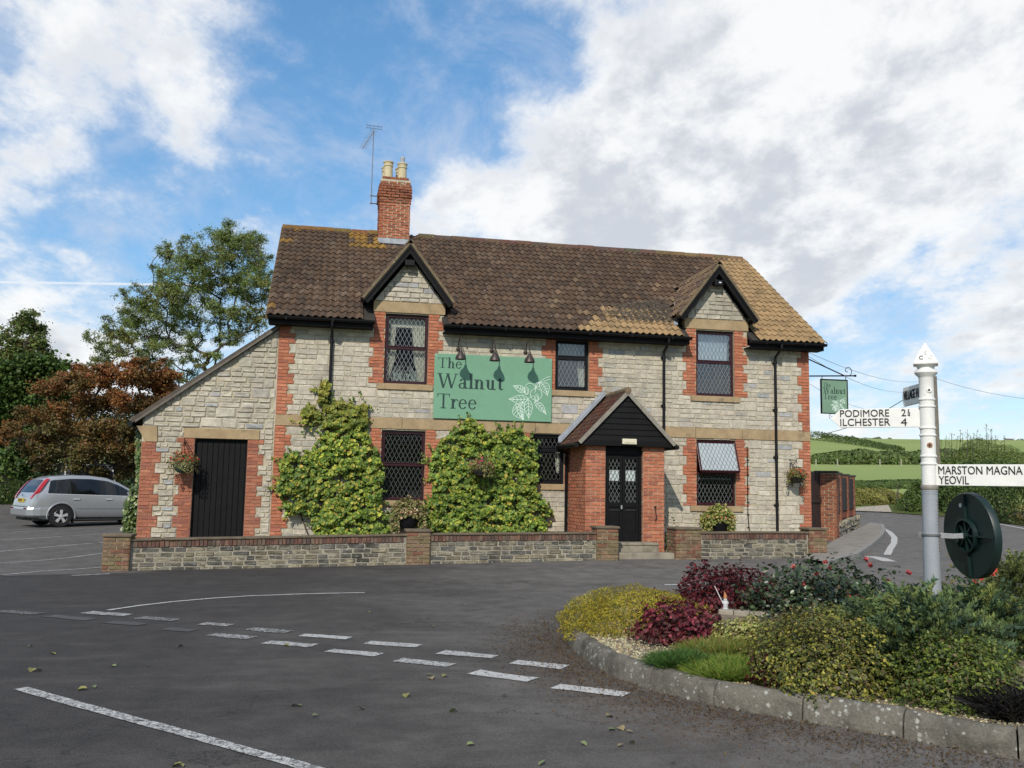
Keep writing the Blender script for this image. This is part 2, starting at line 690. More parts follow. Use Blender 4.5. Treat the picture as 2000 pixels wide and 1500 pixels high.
def stone_col(dark=1.0):
    k = random.random()
    if k < 0.76:
        c = srgb(204, 195, 176)
    elif k < 0.90:
        c = srgb(212, 203, 184)
    elif k < 0.965:
        c = srgb(190, 184, 170)
    else:
        c = srgb(180, 180, 178)
    j = random.uniform(0.66, 0.82) * dark
    return tuple(x * j * random.uniform(0.985, 1.015) for x in c)


def brick_col(dark=1.0):
    k = random.random()
    c = srgb(202, 126, 94) if k < 0.6 else (srgb(208, 138, 106) if k < 0.85 else srgb(184, 116, 94))
    j = random.uniform(0.58, 0.78) * dark
    return tuple(x * j for x in c)


def clip_rect(rc, obs):
    """trim a rectangle (x0,x1,z0,z1) clear of obstacle rectangles"""
    x0, x1, z0, z1 = rc
    for a0, a1, b0, b1 in obs:
        if x0 < a1 - .002 and x1 > a0 + .002 and z0 < b1 - .002 and z1 > b0 + .002:
            opts = [(x0, min(x1, a0), z0, z1), (max(x0, a1), x1, z0, z1), (x0, x1, z0, min(z1, b0)), (x0, x1, max(z0, b1), z1)]
            opts = [q for q in opts if q[1] - q[0] > .03 and q[3] - q[2] > .025]
            if not opts:
                return None
            x0, x1, z0, z1 = max(opts, key=lambda q: (q[1] - q[0]) * (q[3] - q[2]))
    return (x0, x1, z0, z1)


BAND = 0.225


def lay_stones(x0, x1, z0, z1, obs, big=0.36, joint=0.0095, wmul=1.0):
    """snecked rubble in bands: returns rectangles"""
    out = []
    z = z0
    while z < z1 - 0.04:
        zt = min(z + BAND, z1)
        x = x0 + random.uniform(-.15, 0)
        while x < x1:
            if random.random() < big:
                wd = random.uniform(.22, .46) * wmul
                cells = [(x, x + wd, z, zt)]
            else:
                wd = random.uniform(.45, 1.05) * wmul
                zm = z + (zt - z) * random.choice((.42, .5, .5, .58))
                cells = []
                for a, b in ((z, zm), (zm, zt)):
                    q = x
                    while q < x + wd - .01:
                        s = random.uniform(.15, .40) * wmul
                        if x + wd - q - s < .12:
                            s = x + wd - q
                        cells.append((q, q + s, a, b))
                        q += s
            for c in cells:
                c = (max(c[0], x0), min(c[1], x1), c[2], c[3])
                if c[1] - c[0] < .05:
                    continue
                c = clip_rect(c, obs)
                if c:
                    j = joint / 2 * random.uniform(.6, 1.4)
                    c = (c[0] + j, c[1] - j, c[2] + j, c[3] - j)
                    if c[1] - c[0] > .03 and c[3] - c[2] > .02:
                        out.append(c)
            x += wd
        z = zt
    return out


def lay_bricks(x0, x1, z0, z1, course=0.075, blen=0.225, joint=0.008, phase=0):
    out = []
    n = max(1, round((z1 - z0) / course))
    h = (z1 - z0) / n
    for k in range(n):
        za, zb = z0 + k * h, z0 + (k + 1) * h
        x = x0 - (blen / 2 if (k + phase) % 2 else 0)
        while x < x1 - .01:
            a, b = max(x, x0), min(x + blen, x1)
            if b - a > .03:
                out.append((a + joint / 2, b - joint / 2, za + joint / 2, zb - joint / 2))
            x += blen
    return out


# ---- foliage from many small leaf faces
LEAFSHAPES = {
    'quad': (np.array([(0, -.5, 0), (.32, 0, .06), (0, .5, 0), (-.32, 0, .06)], np.float32), np.array([(0, 1, 2, 3)])),
    'long': (np.array([(0, -.5, 0), (.14, 0, .04), (0, .5, -.05), (-.14, 0, .04)], np.float32), np.array([(0, 1, 2, 3)])),
    'round': (np.array([(0, -.5, 0), (.42, -.2, .1), (.36, .25, .05), (0, .5, -.1), (-.36, .25, .05), (-.42, -.2, .1)], np.float32),
              np.array([(0, 1, 2, 3), (0, 3, 4, 5)])),
}


def leaf_arrays(pts, nrm, size, shape='quad', up_=None, spin=None):
    v0, f0 = LEAFSHAPES[shape]
    n = len(pts)
    nrm = nrm / np.maximum(np.linalg.norm(nrm, axis=1, keepdims=True), 1e-6)
    t = rng.normal(size=(n, 3)) if up_ is None else up_ + rng.normal(size=(n, 3)) * (0.45 if spin is None else spin)
    t = t - nrm * np.sum(t * nrm, 1, keepdims=True)
    t /= np.maximum(np.linalg.norm(t, axis=1, keepdims=True), 1e-6)
    b = np.cross(t, nrm)
    s = (size * rng.uniform(.45, 1.0, n) * rng.uniform(.9, 1.55, n))[:, None, None]
    V = pts[:, None, :] + s * (b[:, None, :] * v0[None, :, 0:1] + t[:, None, :] * v0[None, :, 1:2] + nrm[:, None, :] * v0[None, :, 2:3])
    F = f0[None] + (np.arange(n) * len(v0))[:, None, None]
    return V.reshape(-1, 3), F.reshape(-1, f0.shape[1]), len(f0)


LEAFGAIN = np.array([1.40, 1.42, 1.10])


def leaf_cols(n, cols, wts, var=0.25):
    cols = np.array(cols)
    wts = np.array(wts, float)
    i = rng.choice(len(cols), n, p=wts / wts.sum())
    c = cols[i] * rng.uniform(1 - var, 1 + var, (n, 1)) * rng.uniform(.93, 1.07, (n, 3))
    return np.clip(c * LEAFGAIN, 0, 1)


def foliage(name, parent, pts, nrm, size, cols, mat=None, shape='quad', up_=None, spin=None, kind='stuff'):
    V, F, k = leaf_arrays(np.asarray(pts), np.asarray(nrm), size, shape, up_, spin)
    o0 = np.array(base_of(parent)) if parent else np.zeros(3)
    me = np_mesh(name, V - o0, F, mat or M_LEAF, np.repeat(cols, k, axis=0))
    ob = bpy.data.objects.new(name, me)
    COL.objects.link(ob)
    if parent:
        ob.parent = parent
    if kind:
        ob['kind'] = kind
    return ob


def unit_dirs(n, zmin=-1.0):
    d = rng.normal(size=(n * 6 + 60, 3))
    d /= np.linalg.norm(d, axis=1, keepdims=True)
    return d[d[:, 2] >= zmin][:n]


def lumpy(d, freq, seed):
    return np.array([mnoise.noise(Vector(q) * freq + Vector((seed, seed * 1.7, 0))) for q in d])


def dome(c, rx, ry, rz, n, lump=0.25, freq=2.2, depth=0.45, zmin=-0.15, seed=0.0, gap=0.0):
    """points through the outer shell of an uneven dome"""
    d = unit_dirs(n, zmin)
    lu = lumpy(d, freq, seed) + 0.5 * lumpy(d, freq * 2.7, seed + 9)
    if gap > 0:
        keep = rng.random(len(d)) < np.clip(1 + lu / gap, 0.15, 1)
        d, lu = d[keep], lu[keep]
    r_ = (1 + lump * lu) * (1 - depth * rng.random(len(d)) ** 2.0)
    p = np.array(c) + d * np.array([rx, ry, rz]) * r_[:, None]
    nr = d / np.array([rx, ry, rz]) * min(rx, ry, rz) + rng.normal(size=d.shape) * .55
    nr[:, 2] += .25
    return p, nr


def shrub(name, label, cat, c, rx, ry, rz, n, size, cols, wts, lump=.25, freq=2.2, depth=.5, zmin=-.1, shape='quad', mat=None, group=None,
          stems=9, var=.3, extra=None):
    t = thing(name, label, cat, c, group)
    p, nr = dome(c, rx, ry, rz, n, lump, freq, depth, zmin, seed=random.uniform(0, 90))
    cc = leaf_cols(len(p), cols, wts, var)
    # broad patches of one colour family
    k = np.array([mnoise.noise(Vector(q) * (1.6 / max(rx, .2)) + Vector((c[0], 0, 3))) for q in p])
    cc *= (1 + .35 * k)[:, None]
    foliage('foliage', t, p, nr, size, cc, mat, shape)
    m = MB()
    for _ in range(stems):
        a = random.uniform(0, 6.28)
        q = random.uniform(.2, .8)
        e = Vector((c[0] + math.cos(a) * rx * q, c[1] + math.sin(a) * ry * q, c[2] + rz * random.uniform(.45, .8)))
        m.tube([Vector(c) + Vector((math.cos(a) * rx * .1, math.sin(a) * ry * .1, -.05)), (Vector(c) + e) / 2 + Vector((0, 0, .05)), e], [.012, .009, .004], 5)
    m.build('stem', M_STEM, t)
    return t


def blade_mesh(name, parent, roots, dirs, length, width, cols, mat):
    """grass blades: two-segment bent strips"""
    n = len(roots)
    roots = np.asarray(roots)
    dirs = np.asarray(dirs)
    L = length * rng.uniform(.6, 1.2, n)[:, None]
    side = np.cross(dirs, rng.normal(size=(n, 3)))
    side /= np.linalg.norm(side, axis=1, keepdims=True) + 1e-6
    wd = width * rng.uniform(.7, 1.2, n)[:, None]
    m1 = roots + dirs * L * .55
    droop = dirs * .42 + np.stack([dirs[:, 0], dirs[:, 1], -np.abs(dirs[:, 2]) * .4], 1) * .25
    e = m1 + droop * L
    V = np.stack([roots - side * wd, roots + side * wd, m1 + side * wd * .8, m1 - side * wd * .8, e + side * wd * .15, e - side * wd * .15], 1).reshape(-1, 3)
    k = (np.arange(n) * 6)[:, None, None]
    F = (np.array([(0, 1, 2, 3), (3, 2, 4, 5)])[None] + k).reshape(-1, 4)
    o0 = np.array(base_of(parent)) if parent else np.zeros(3)
    me = np_mesh(name, V - o0, F, mat, np.repeat(cols, 2, axis=0))
    ob = bpy.data.objects.new(name, me)
    COL.objects.link(ob)
    if parent:
        ob.parent = parent
    ob['kind'] = 'stuff'
    return ob


def text_mesh(txt, size, parent, name, mat, origin, ex, ez, extr=0.004, align='LEFT', xscale=1.0, offset=0.0, fit=None):
    """built-in font turned into a mesh lying in the plane (ex, ez)"""
    cu = bpy.data.curves.new(name, 'FONT')
    cu.body = txt
    cu.size = size
    cu.align_x = align
    cu.extrude = extr
    cu.offset = offset
    cu.resolution_u = 3
    tmp = bpy.data.objects.new(name + '_tmp', cu)
    COL.objects.link(tmp)
    bpy.context.view_layer.update()
    me = bpy.data.meshes.new_from_object(tmp.evaluated_get(bpy.context.evaluated_depsgraph_get()))
    bpy.data.objects.remove(tmp)
    bpy.data.curves.remove(cu)
    me.materials.clear()
    me.materials.append(mat)
    if fit:                      # width, cap height in metres
        co = np.array([v.co[:2] for v in me.vertices])
        lo, hi = co.min(0), co.max(0)
        sx_, sy_ = fit[0] / (hi[0] - lo[0]), fit[1] / (hi[1] - lo[1])
        for v in me.vertices:
            v.co.x = (v.co.x - lo[0]) * sx_
            v.co.y = (v.co.y - lo[1]) * sy_
    ex, ez = Vector(ex).normalized(), Vector(ez).normalized()
    en = ex.cross(ez)
    o0 = base_of(parent)
    og = Vector(origin) - o0
    M = Matrix(((ex.x * xscale, ez.x, en.x, og.x), (ex.y * xscale, ez.y, en.y, og.y), (ex.z * xscale, ez.z, en.z, og.z), (0, 0, 0, 1)))
    me.transform(M)
    me.update()
    ob = bpy.data.objects.new(name, me)
    COL.objects.link(ob)
    ob.parent = parent
    return ob

# ================================================================== ground, road, markings


def asphalt_mat():
    m = bpy.data.materials.new('asphalt')
    m.use_nodes = True
    m.node_tree.nodes.clear()
    t = NT(m.node_tree)
    pos = t.new('ShaderNodeNewGeometry').outputs['Position']
    sx = t.new('ShaderNodeSeparateXYZ')
    t.l.new(pos, sx.inputs[0])
    n1 = t.noise(pos, 0.55, 6, 0.6, 0.4)
    n2 = t.noise(pos, 3.0, 5, 0.65)
    n3 = t.noise(pos, 160, 2, 0.7)
    # near black towards the left, lighter grey towards the right
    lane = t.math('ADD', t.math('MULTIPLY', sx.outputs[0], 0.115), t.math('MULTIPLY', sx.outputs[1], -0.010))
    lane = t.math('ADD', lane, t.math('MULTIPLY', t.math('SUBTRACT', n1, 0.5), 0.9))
    grey_mix = t.smooth(lane, -0.15, 0.75)
    base = t.mix(grey_mix, (0.038, 0.034, 0.0315), (0.122, 0.112, 0.101))
    n4 = t.noise(pos, 45, 3, 0.7)
    seam = t.math('ADD', sx.outputs[1], t.math('MULTIPLY', t.math('SUBTRACT', t.noise(pos, 1.1, 4), 0.5), 0.5))
    seam = t.math('ADD', seam, t.math('MULTIPLY', sx.outputs[0], -0.10))
    lot = t.math('MULTIPLY', t.smooth(seam, -3.15, -2.95), t.smooth(sx.outputs[0], -2.8, -3.3))
    base = t.mix(lot, base, (0.098, 0.090, 0.082))
    f = t.math('ADD', t.math('ADD', t.math('MULTIPLY', n2, 0.34), t.math('MULTIPLY', n3, 0.36)), t.math('MULTIPLY', n4, 0.30))
    f = t.smooth(f, 0.34, 0.66, 0.52, 1.5)
    cv_ = t.new('ShaderNodeCombineXYZ')
    for i in range(3):
        t.l.new(f, cv_.inputs[i])
    base = t.mix(1.0, base, cv_.outputs[0], 'MULTIPLY')
    # dusty wash and tar-dark streaks along the traffic line
    st = t.new('ShaderNodeMapping')
    t.l.new(pos, st.inputs[0])
    st.inputs['Rotation'].default_value = (0, 0, R(40))
    st.inputs['Scale'].default_value = (0.35, 2.2, 1)
    ns = t.noise(st.outputs[0], 1.3, 6, 0.7, 0.3)
    base = t.mix(t.smooth(ns, 0.52, 0.72, 0, 0.45), base, (0.022, 0.021, 0.020))
    base = t.mix(t.smooth(ns, 0.30, 0.46, 0.28, 0), base, (0.13, 0.115, 0.10))
    # hairline cracks
    vc = t.new('ShaderNodeTexVoronoi', feature='DISTANCE_TO_EDGE')
    wv = t.vmath('ADD', pos, t.noise(pos, 1.8, 5, 0.7, out=1))
    t.l.new(wv, vc.inputs['Vector'])
    vc.inputs['Scale'].default_value = 0.42
    crack = t.math('MULTIPLY', t.smooth(vc.outputs['Distance'], 0.002, 0.006, 0.8, 0), t.smooth(t.noise(pos, 0.4, 2), 0.50, 0.60))
    base = t.mix(crack, base, (0.016, 0.015, 0.014))
    vo = t.new('ShaderNodeTexVoronoi')
    t.l.new(pos, vo.inputs['Vector'])
    vo.inputs['Scale'].default_value = 75
    chip = t.smooth(vo.outputs['Distance'], 0.12, 0.30, 0.55, 0)
    base = t.mix(chip, base, (0.16, 0.155, 0.15))
    # brown silt lying round the kerb of the island
    dx = t.math('SUBTRACT', sx.outputs[0], 2.9)
    dy = t.math('SUBTRACT', sx.outputs[1], -13.2)
    r2 = t.math('SQRT', t.math('ADD', t.math('MULTIPLY', dx, dx), t.math('MULTIPLY', t.math('MULTIPLY', dy, dy), 0.22)))
    silt = t.math('MULTIPLY', t.smooth(t.math('ADD', r2, t.math('MULTIPLY', t.math('SUBTRACT', t.noise(pos, 2.4, 6, .7), 0.5), 1.7)), 0.6, 1.5, 1, 0), t.smooth(t.noise(pos, 14, 4, .7), 0.40, 0.62))
    base = t.mix(t.math('MULTIPLY', silt, 0.80), base, (0.088, 0.058, 0.036))
    p = t.new('ShaderNodeBsdfPrincipled')
    t.l.new(base, p.inputs['Base Color'])
    p.inputs['Roughness'].default_value = 0.86
    p.inputs['Specular IOR Level'].default_value = 0.3
    b = t.new('ShaderNodeBump')
    b.inputs['Strength'].default_value = 0.55
    b.inputs['Distance'].default_value = 0.008
    t.l.new(t.math('ADD', n3, t.math('MULTIPLY', vo.outputs['Distance'], 0.7)), b.inputs['Height'])
    t.l.new(b.outputs[0], p.inputs['Normal'])
    o = t.new('ShaderNodeOutputMaterial')
    t.l.new(p.outputs[0], o.inputs[0])
    return m


def paint_mat():
    m = bpy.data.materials.new('worn_road_paint')
    m.use_nodes = True
    m.node_tree.nodes.clear()
    t = NT(m.node_tree)
    pos = t.new('ShaderNodeNewGeometry').outputs['Position']
    at = t.new('ShaderNodeAttribute', attribute_name='tint')
    se = t.new('ShaderNodeSeparateColor')
    t.l.new(at.outputs['Color'], se.inputs[0])
    wear = se.outputs[0]
    n = t.math('ADD', t.math('MULTIPLY', t.noise(pos, 26, 6, 0.7, 1.0), 0.6), t.math('MULTIPLY', t.noise(pos, 130, 3, .6), 0.4))
    thr = t.math('SUBTRACT', 0.60, t.math('MULTIPLY', wear, 0.30))
    k = t.smooth(t.math('SUBTRACT', n, thr), -0.02, 0.05)
    white = t.mix(t.noise(pos, 9, 4), (0.36, 0.355, 0.34), (0.52, 0.51, 0.485))
    base = t.mix(k, white, (0.055, 0.053, 0.052))
    p = t.new('ShaderNodeBsdfPrincipled')
    t.l.new(base, p.inputs['Base Color'])
    p.inputs['Roughness'].default_value = 0.8
    b = t.new('ShaderNodeBump')
    b.inputs['Strength'].default_value = 0.4
    b.inputs['Distance'].default_value = 0.004
    t.l.new(n, b.inputs['Height'])
    t.l.new(b.outputs[0], p.inputs['Normal'])
    o = t.new('ShaderNodeOutputMaterial')
    t.l.new(p.outputs[0], o.inputs[0])
    return m


def grass_mat(name, c1, c2, c3):
    m = bpy.data.materials.new(name)
    m.use_nodes = True
    m.node_tree.nodes.clear()
    t = NT(m.node_tree)
    pos = t.new('ShaderNodeNewGeometry').outputs['Position']
    a = t.noise(pos, 0.03, 5, 0.6, 0.5)
    b_ = t.noise(pos, 0.9, 6, 0.7)
    c = t.mix(t.smooth(a, 0.35, 0.65), c1, c2)
    c = t.mix(t.smooth(b_, 0.45, 0.75, 0, 0.8), c, c3)
    p = t.new('ShaderNodeBsdfPrincipled')
    t.l.new(c, p.inputs['Base Color'])
    p.inputs['Roughness'].default_value = 0.95
    p.inputs['Specular IOR Level'].default_value = 0.1
    o = t.new('ShaderNodeOutputMaterial')
    t.l.new(p.outputs[0], o.inputs[0])
    return m


def grid_mesh(name, xs, ys, zfun, mat, keep=None):
    X, Y = np.meshgrid(xs, ys)
    Z = zfun(X, Y)
    V = np.stack([X.ravel(), Y.ravel(), Z.ravel()], 1)
    nx, ny = len(xs), len(ys)
    i, j = np.meshgrid(np.arange(nx - 1), np.arange(ny - 1))
    a = (j * nx + i).ravel()
    F = np.stack([a, a + 1, a + 1 + nx, a + nx], 1)
    if keep is not None:
        cx = V[F].mean(1)
        F = F[keep(cx[:, 0], cx[:, 1])]
    me = np_mesh(name, V, F, mat, smooth=True)
    ob = bpy.data.objects.new(name, me)
    COL.objects.link(ob)
    ob['kind'] = 'structure'
    return ob


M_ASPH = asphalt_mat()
M_PAINT = paint_mat()
M_FIELD = grass_mat('field_grass', (0.215, 0.275, 0.085), (0.25, 0.30, 0.10), (0.18, 0.235, 0.075))
M_VERGE = grass_mat('verge_grass', (0.06, 0.085, 0.025), (0.09, 0.10, 0.03), (0.13, 0.11, 0.045))

xs = np.concatenate([np.geomspace(-900, -42, 22), np.arange(-40, 74, 2.0), np.geomspace(76, 1300, 40)])
ys = np.concatenate([np.geomspace(-600, -40, 14), np.arange(-38, 60, 2.0), np.geomspace(61, 1800, 60)])


def terr(X, Y):
    d = np.hypot(X - CAMP.x, Y - CAMP.y)
    return G(X, Y) - np.clip((50 - d) / 3, 0, 1) * 0.10


grid_mesh('fields', xs, ys, terr, M_FIELD)
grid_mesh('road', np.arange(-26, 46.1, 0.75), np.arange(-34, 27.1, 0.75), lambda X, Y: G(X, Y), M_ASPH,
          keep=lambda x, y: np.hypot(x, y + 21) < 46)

ROADEPS = 0.006


def ground_strip(m, pts, width, wear=0.3, eps=ROADEPS, ragged=0.0):
    """paint strip along ground points, cut in short pieces so it lies on the surface"""
    P = [Vector((p.x, p.y, 0)) for p in pts]
    dense = [P[0]]
    for a, b in zip(P, P[1:]):
        k = max(1, int((b - a).length / 0.18))
        dense += [a + (b - a) * (i / k) for i in range(1, k + 1)]
    L = []
    for i, p in enumerate(dense):
        d = (dense[min(i + 1, len(dense) - 1)] - dense[max(i - 1, 0)]).normalized()
        n = Vector((-d.y, d.x, 0))
        j = random.uniform(-ragged, ragged)
        k = random.uniform(-ragged, ragged)
        l, r_ = p + n * (width / 2 + j), p - n * (width / 2 + k)
        L.append((Vector((l.x, l.y, g1(l.x, l.y) + eps)), Vector((r_.x, r_.y, g1(r_.x, r_.y) + eps))))
    for a, b in zip(L, L[1:]):
        m.quad(a[0], a[1], b[1], b[0], (wear, 0, 0))


def mark(pxs, width, wear=0.3, ragged=0.004, name='road_marking'):
    m = MB()
    ground_strip(m, [gp(*q) for q in pxs], width, wear, ragged=ragged)
    o = m.build(name, M_PAINT)
    o['kind'] = 'structure'
    return o


def c4(x, y):
    return (x / 1.5385, 1100 + y / 1.5385)


for a, b, wr in [((415, 164), (532, 172), .55), ((606, 182), (694, 187), .45), ((747, 198), (868, 208), .5), ((906, 217), (1050, 226), .25),
                 ((1104, 239), (1260, 250), .3), ((1324, 268), (1487, 283), .3), ((1542, 298), (1698, 314), .2),
                 ((634, 215), (755, 226), .45), ((800, 238), (942, 249), .35), ((989, 263), (1138, 277), .3), ((1197, 291), (1358, 308), .35),
                 ((1423, 328), (1600, 352), .2), ((1671, 370), (1882, 397), .1),
                 ((0, 144), (115, 153), .6), ((150, 159), (275, 171), .75), ((260, 148), (385, 157), .4), ((327, 177), (432, 185), .95), ((497, 197), (582, 204), .9)]:
    mark([c4(*a), c4(*b)], 0.2, wr, 0.018)
mark([c4(*q) for q in [(325, 142), (420, 128), (520, 116.5), (640, 106), (760, 98.5), (900, 93.5), (1000, 91), (1096, 89)]], 0.075, 0.25)
mark([(40, 1345), (150, 1376.5), (300, 1417), (440, 1455), (580, 1494), (700, 1530)], 0.105, 0.35, 0.006)
for q in [[(22, 1040), (95, 1036)], [(0, 1077.5), (60, 1072), (120, 1066.5), (182, 1061.5)], [(0, 1100), (70, 1096), (140, 1089), (207, 1080)],
          [(5, 1123), (80, 1116), (150, 1112), (215, 1107)], [(0, 1055), (50, 1053), (140, 1047), (215, 1042)], [(193, 1060.5), (215, 1058)]]:
    mark(q, 0.085, 0.34, 0.006)
mark([(140, 1124.5), (215, 1121)], 0.10, 0.35)
mark([(8, 1125), (40, 1124)], 0.10, 0.6)
mark([(1722, 1031), (1738, 1040), (1747, 1050), (1746, 1061), (1738, 1073), (1733, 1084)], 0.16, 0.15)
mark([(1698, 1087), (1716, 1090), (1738, 1097)], 0.30, 0.2)
mark([(1298, 1142.5), (1420, 1143)], 0.10, 0.05)
mark([(1950, 1023.5), (1975, 1028), (2010, 1034.5)], 0.14, 0.2)
mark([(1690, 1000.5), (1742, 1004), (1846, 1011), (1900, 1016.5)], 0.10, 0.5)

# pavement and kerb beyond the house corner
kerb_px = [(1612, 1108), (1640, 1098), (1672, 1090), (1700, 1070), (1720, 1052), (1726, 1040), (1722, 1030)]
kp = [gp(*q) for q in kerb_px]
m = MB()
inner = [gp(*q) for q in [(1570, 1100), (1600, 1085), (1625, 1066), (1645, 1055), (1665, 1044), (1682, 1036), (1700, 1026)]]
for i in range(len(kp) - 1):
    a, b, c, d = kp[i], kp[i + 1], inner[i + 1], inner[i]
    q = [Vector((p.x, p.y, g1(p.x, p.y) + 0.11)) for p in (a, b, c, d)]
    m.quad(*q)
m.build('pavement', pbr('pavement_concrete', (0.215, 0.195, 0.165), 0.9, var=0.25, scale=3, fine=60, bump=0.4, blotch=((0.12, 0.10, 0.07), 2, .5, .7, .6)))['kind'] = 'structure'
m = MB()
for i in range(len(kp) - 1):
    n = max(1, int((kp[i + 1] - kp[i]).length / 0.9))
    for k in range(n):
        a = kp[i].lerp(kp[i + 1], k / n)
        b = kp[i].lerp(kp[i + 1], (k + 1) / n - 0.012 / max((kp[i + 1] - kp[i]).length, .1))
        za, zb = g1(a.x, a.y), g1(b.x, b.y)
        m.bar((a.x, a.y, za + .055), (b.x, b.y, zb + .055), .12, .13)
m.build('pavement_kerb', pbr('kerb_concrete', (0.22, 0.21, 0.19), 0.9, var=0.3, scale=5, bump=0.5), bevel=0.012)['kind'] = 'structure'

# ================================================================== the pub
EAVE_Y, EAVE_Z, PITCHK = -0.35, 5.29, 0.711
RIDGE_Y = 4.12


def roofz(y):
    return EAVE_Z + PITCHK * (y - EAVE_Y)


RIDGE_Z = roofz(RIDGE_Y)
HX0, HX1 = -1.15, 11.6
pub = thing('pub_building', 'stone country pub with red brick dressings, brown tiled roof and two gabled dormers', 'pub', (5.2, 0, 0.1))
WIN = {  # x0, x1, z0, z1, transom z
    'lu': (1.18, 2.16, 3.92, 5.52, 4.74), 'ru': (8.64, 9.62, 3.92, 5.52, 4.75),
    'll': (1.18, 2.16, 1.31, 2.87, 2.10), 'rl': (8.64, 9.64, 1.30, 2.87, 2.06),
    'mu': (5.15, 5.96, 3.92, 5.11, 4.70), 'ml': (4.58, 5.39, 1.74, 2.88, 2.53)}


def wall_front(m, x0, x1, z0, z1, opens, y=0.0):
    cx = sorted({x0, x1, *[o[0] for o in opens], *[o[1] for o in opens]})
    cz = sorted({z0, z1, *[o[2] for o in opens], *[o[3] for o in opens]})
    cx = [q for q in cx if x0 <= q <= x1]
    cz = [q for q in cz if z0 <= q <= z1]
    for a, b in zip(cx, cx[1:]):
        for c, d in zip(cz, cz[1:]):
            mx, mz = (a + b) / 2, (c + d) / 2
            if not any(o[0] < mx < o[1] and o[2] < mz < o[3] for o in opens):
                m.quad((a, y, c), (b, y, c), (b, y, d), (a, y, d))


opens = [v[:4] for v in WIN.values()]
m = MB()
wall_front(m, HX0, HX1, -0.1, 5.2, opens)
DORM = [(1.68, .92, 2.50), (9.17, 8.37, 9.97)]
for cx, a, b in DORM:
    k = (WIN['lu'] if cx < 5 else WIN['ru'])
    wall_front(m, a, b, 5.2, 5.80, [k[:4]])
    ap = 5.80 + (b - a) / 2 * 1.31
    m.poly([(a, 0, 5.80), (b, 0, 5.80), ((a + b) / 2, 0, ap)])
    for x in (a, b):          # cheeks back to the roof
        m.quad((x, 0, 5.2), (x, 1.0, 5.2), (x, 1.0, 5.85), (x, 0, 5.80))
for x in (HX0, HX1):
    m.poly([(x, 0, -.1), (x, 8.2, -.1), (x, 8.2, 5.2), (x, RIDGE_Y, RIDGE_Z - .12), (x, 0, 5.2)])
m.quad((HX0, 8.2, -.1), (HX1, 8.2, -.1), (HX1, 8.2, 5.2), (HX0, 8.2, 5.2))
for o in opens:               # reveals
    a, b, c, d = o
    e = 0.13
    m.quad((a, 0, c), (a, e, c), (a, e, d), (a, 0, d))
    m.quad((b, 0, c), (b, e, c), (b, e, d), (b, 0, d))
    m.quad((a, 0, d), (b, 0, d), (b, e, d), (a, e, d))
    m.quad((a, 0, c), (b, 0, c), (b, e, c), (a, e, c))
m.build('wall', M_MORTAR, pub)
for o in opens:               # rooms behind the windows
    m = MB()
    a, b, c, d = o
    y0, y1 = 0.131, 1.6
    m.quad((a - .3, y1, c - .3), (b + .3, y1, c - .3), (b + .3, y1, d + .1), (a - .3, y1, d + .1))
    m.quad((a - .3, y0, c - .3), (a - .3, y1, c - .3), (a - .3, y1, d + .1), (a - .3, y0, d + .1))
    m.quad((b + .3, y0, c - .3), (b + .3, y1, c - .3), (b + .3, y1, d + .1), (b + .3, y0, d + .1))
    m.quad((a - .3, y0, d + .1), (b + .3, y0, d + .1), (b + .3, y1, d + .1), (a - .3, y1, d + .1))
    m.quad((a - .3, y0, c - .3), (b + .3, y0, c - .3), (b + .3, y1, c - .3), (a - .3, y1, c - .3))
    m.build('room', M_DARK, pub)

# hamstone dressings: string course, sills, lintels
obst = [o for o in opens]
dress = []


def dress_part(name, x0, x1, z0, z1, proud=0.025, back=0.05):
    mm = MB().box(x0, x1, -proud, back, z0, z1)
    mm.build(name, M_DRESS, pub, bevel=0.006)
    obst.append((x0, x1, z0, z1))


x = HX0
while x < HX1 - .01:          # string course in long blocks
    xe = min(x + random.uniform(1.1, 1.9), HX1)
    if HX1 - xe < .5:
        xe = HX1
    dress_part('string_course_block', x + .004, xe - .004, 2.90, 3.14, 0.03)
    x = xe
for k, (a, b) in (('lu', (1.04, 2.29)), ('ru', (8.50, 9.75)), ('mu', (5.02, 6.10)), ('ml', (4.46, 5.47)), ('ll', (1.05, 2.29)), ('rl', (8.48, 9.80))):
    z = WIN[k][2]
    dress_part('window_sill', a, b, z - .135, z, 0.05, 0.12)
dress_part('dormer_lintel', .90, 2.53, 5.545, 5.79, 0.03)
dress_part('dormer_lintel', 8.35, 9.99, 5.545, 5.79, 0.03)

bricks = []


def brick_rect(x0, x1, z0, z1, y=0.0, proud=0.02, phase=0, dark=1.0):
    for a, b, c, d in lay_bricks(x0, x1, z0, z1, phase=phase):
        bricks.append(((a + b) / 2, y + .03, (c + d) / 2, b - a, .03 + proud, d - c, 0, brick_col(dark)))


def teeth(edge, side, z0, z1, wide=.35, narrow=.24, obs=None, dark=1.0):
    """toothed brick jamb growing from x=edge to the left (side -1) or right (side 1)"""
    z = z0
    k = int(round(z0 / BAND))
    while z < z1 - .02:
        zt = min((math.floor(z / BAND + 1e-4) + 1) * BAND, z1)
        wd = wide if int(math.floor(z / BAND + 1e-4)) % 2 else narrow
        a, b = (edge - wd, edge) if side < 0 else (edge, edge + wd)
        brick_rect(a, b, z, zt, phase=0, dark=dark)
        (obs if obs is not None else obst).append((a, b, z, zt))
        z = zt


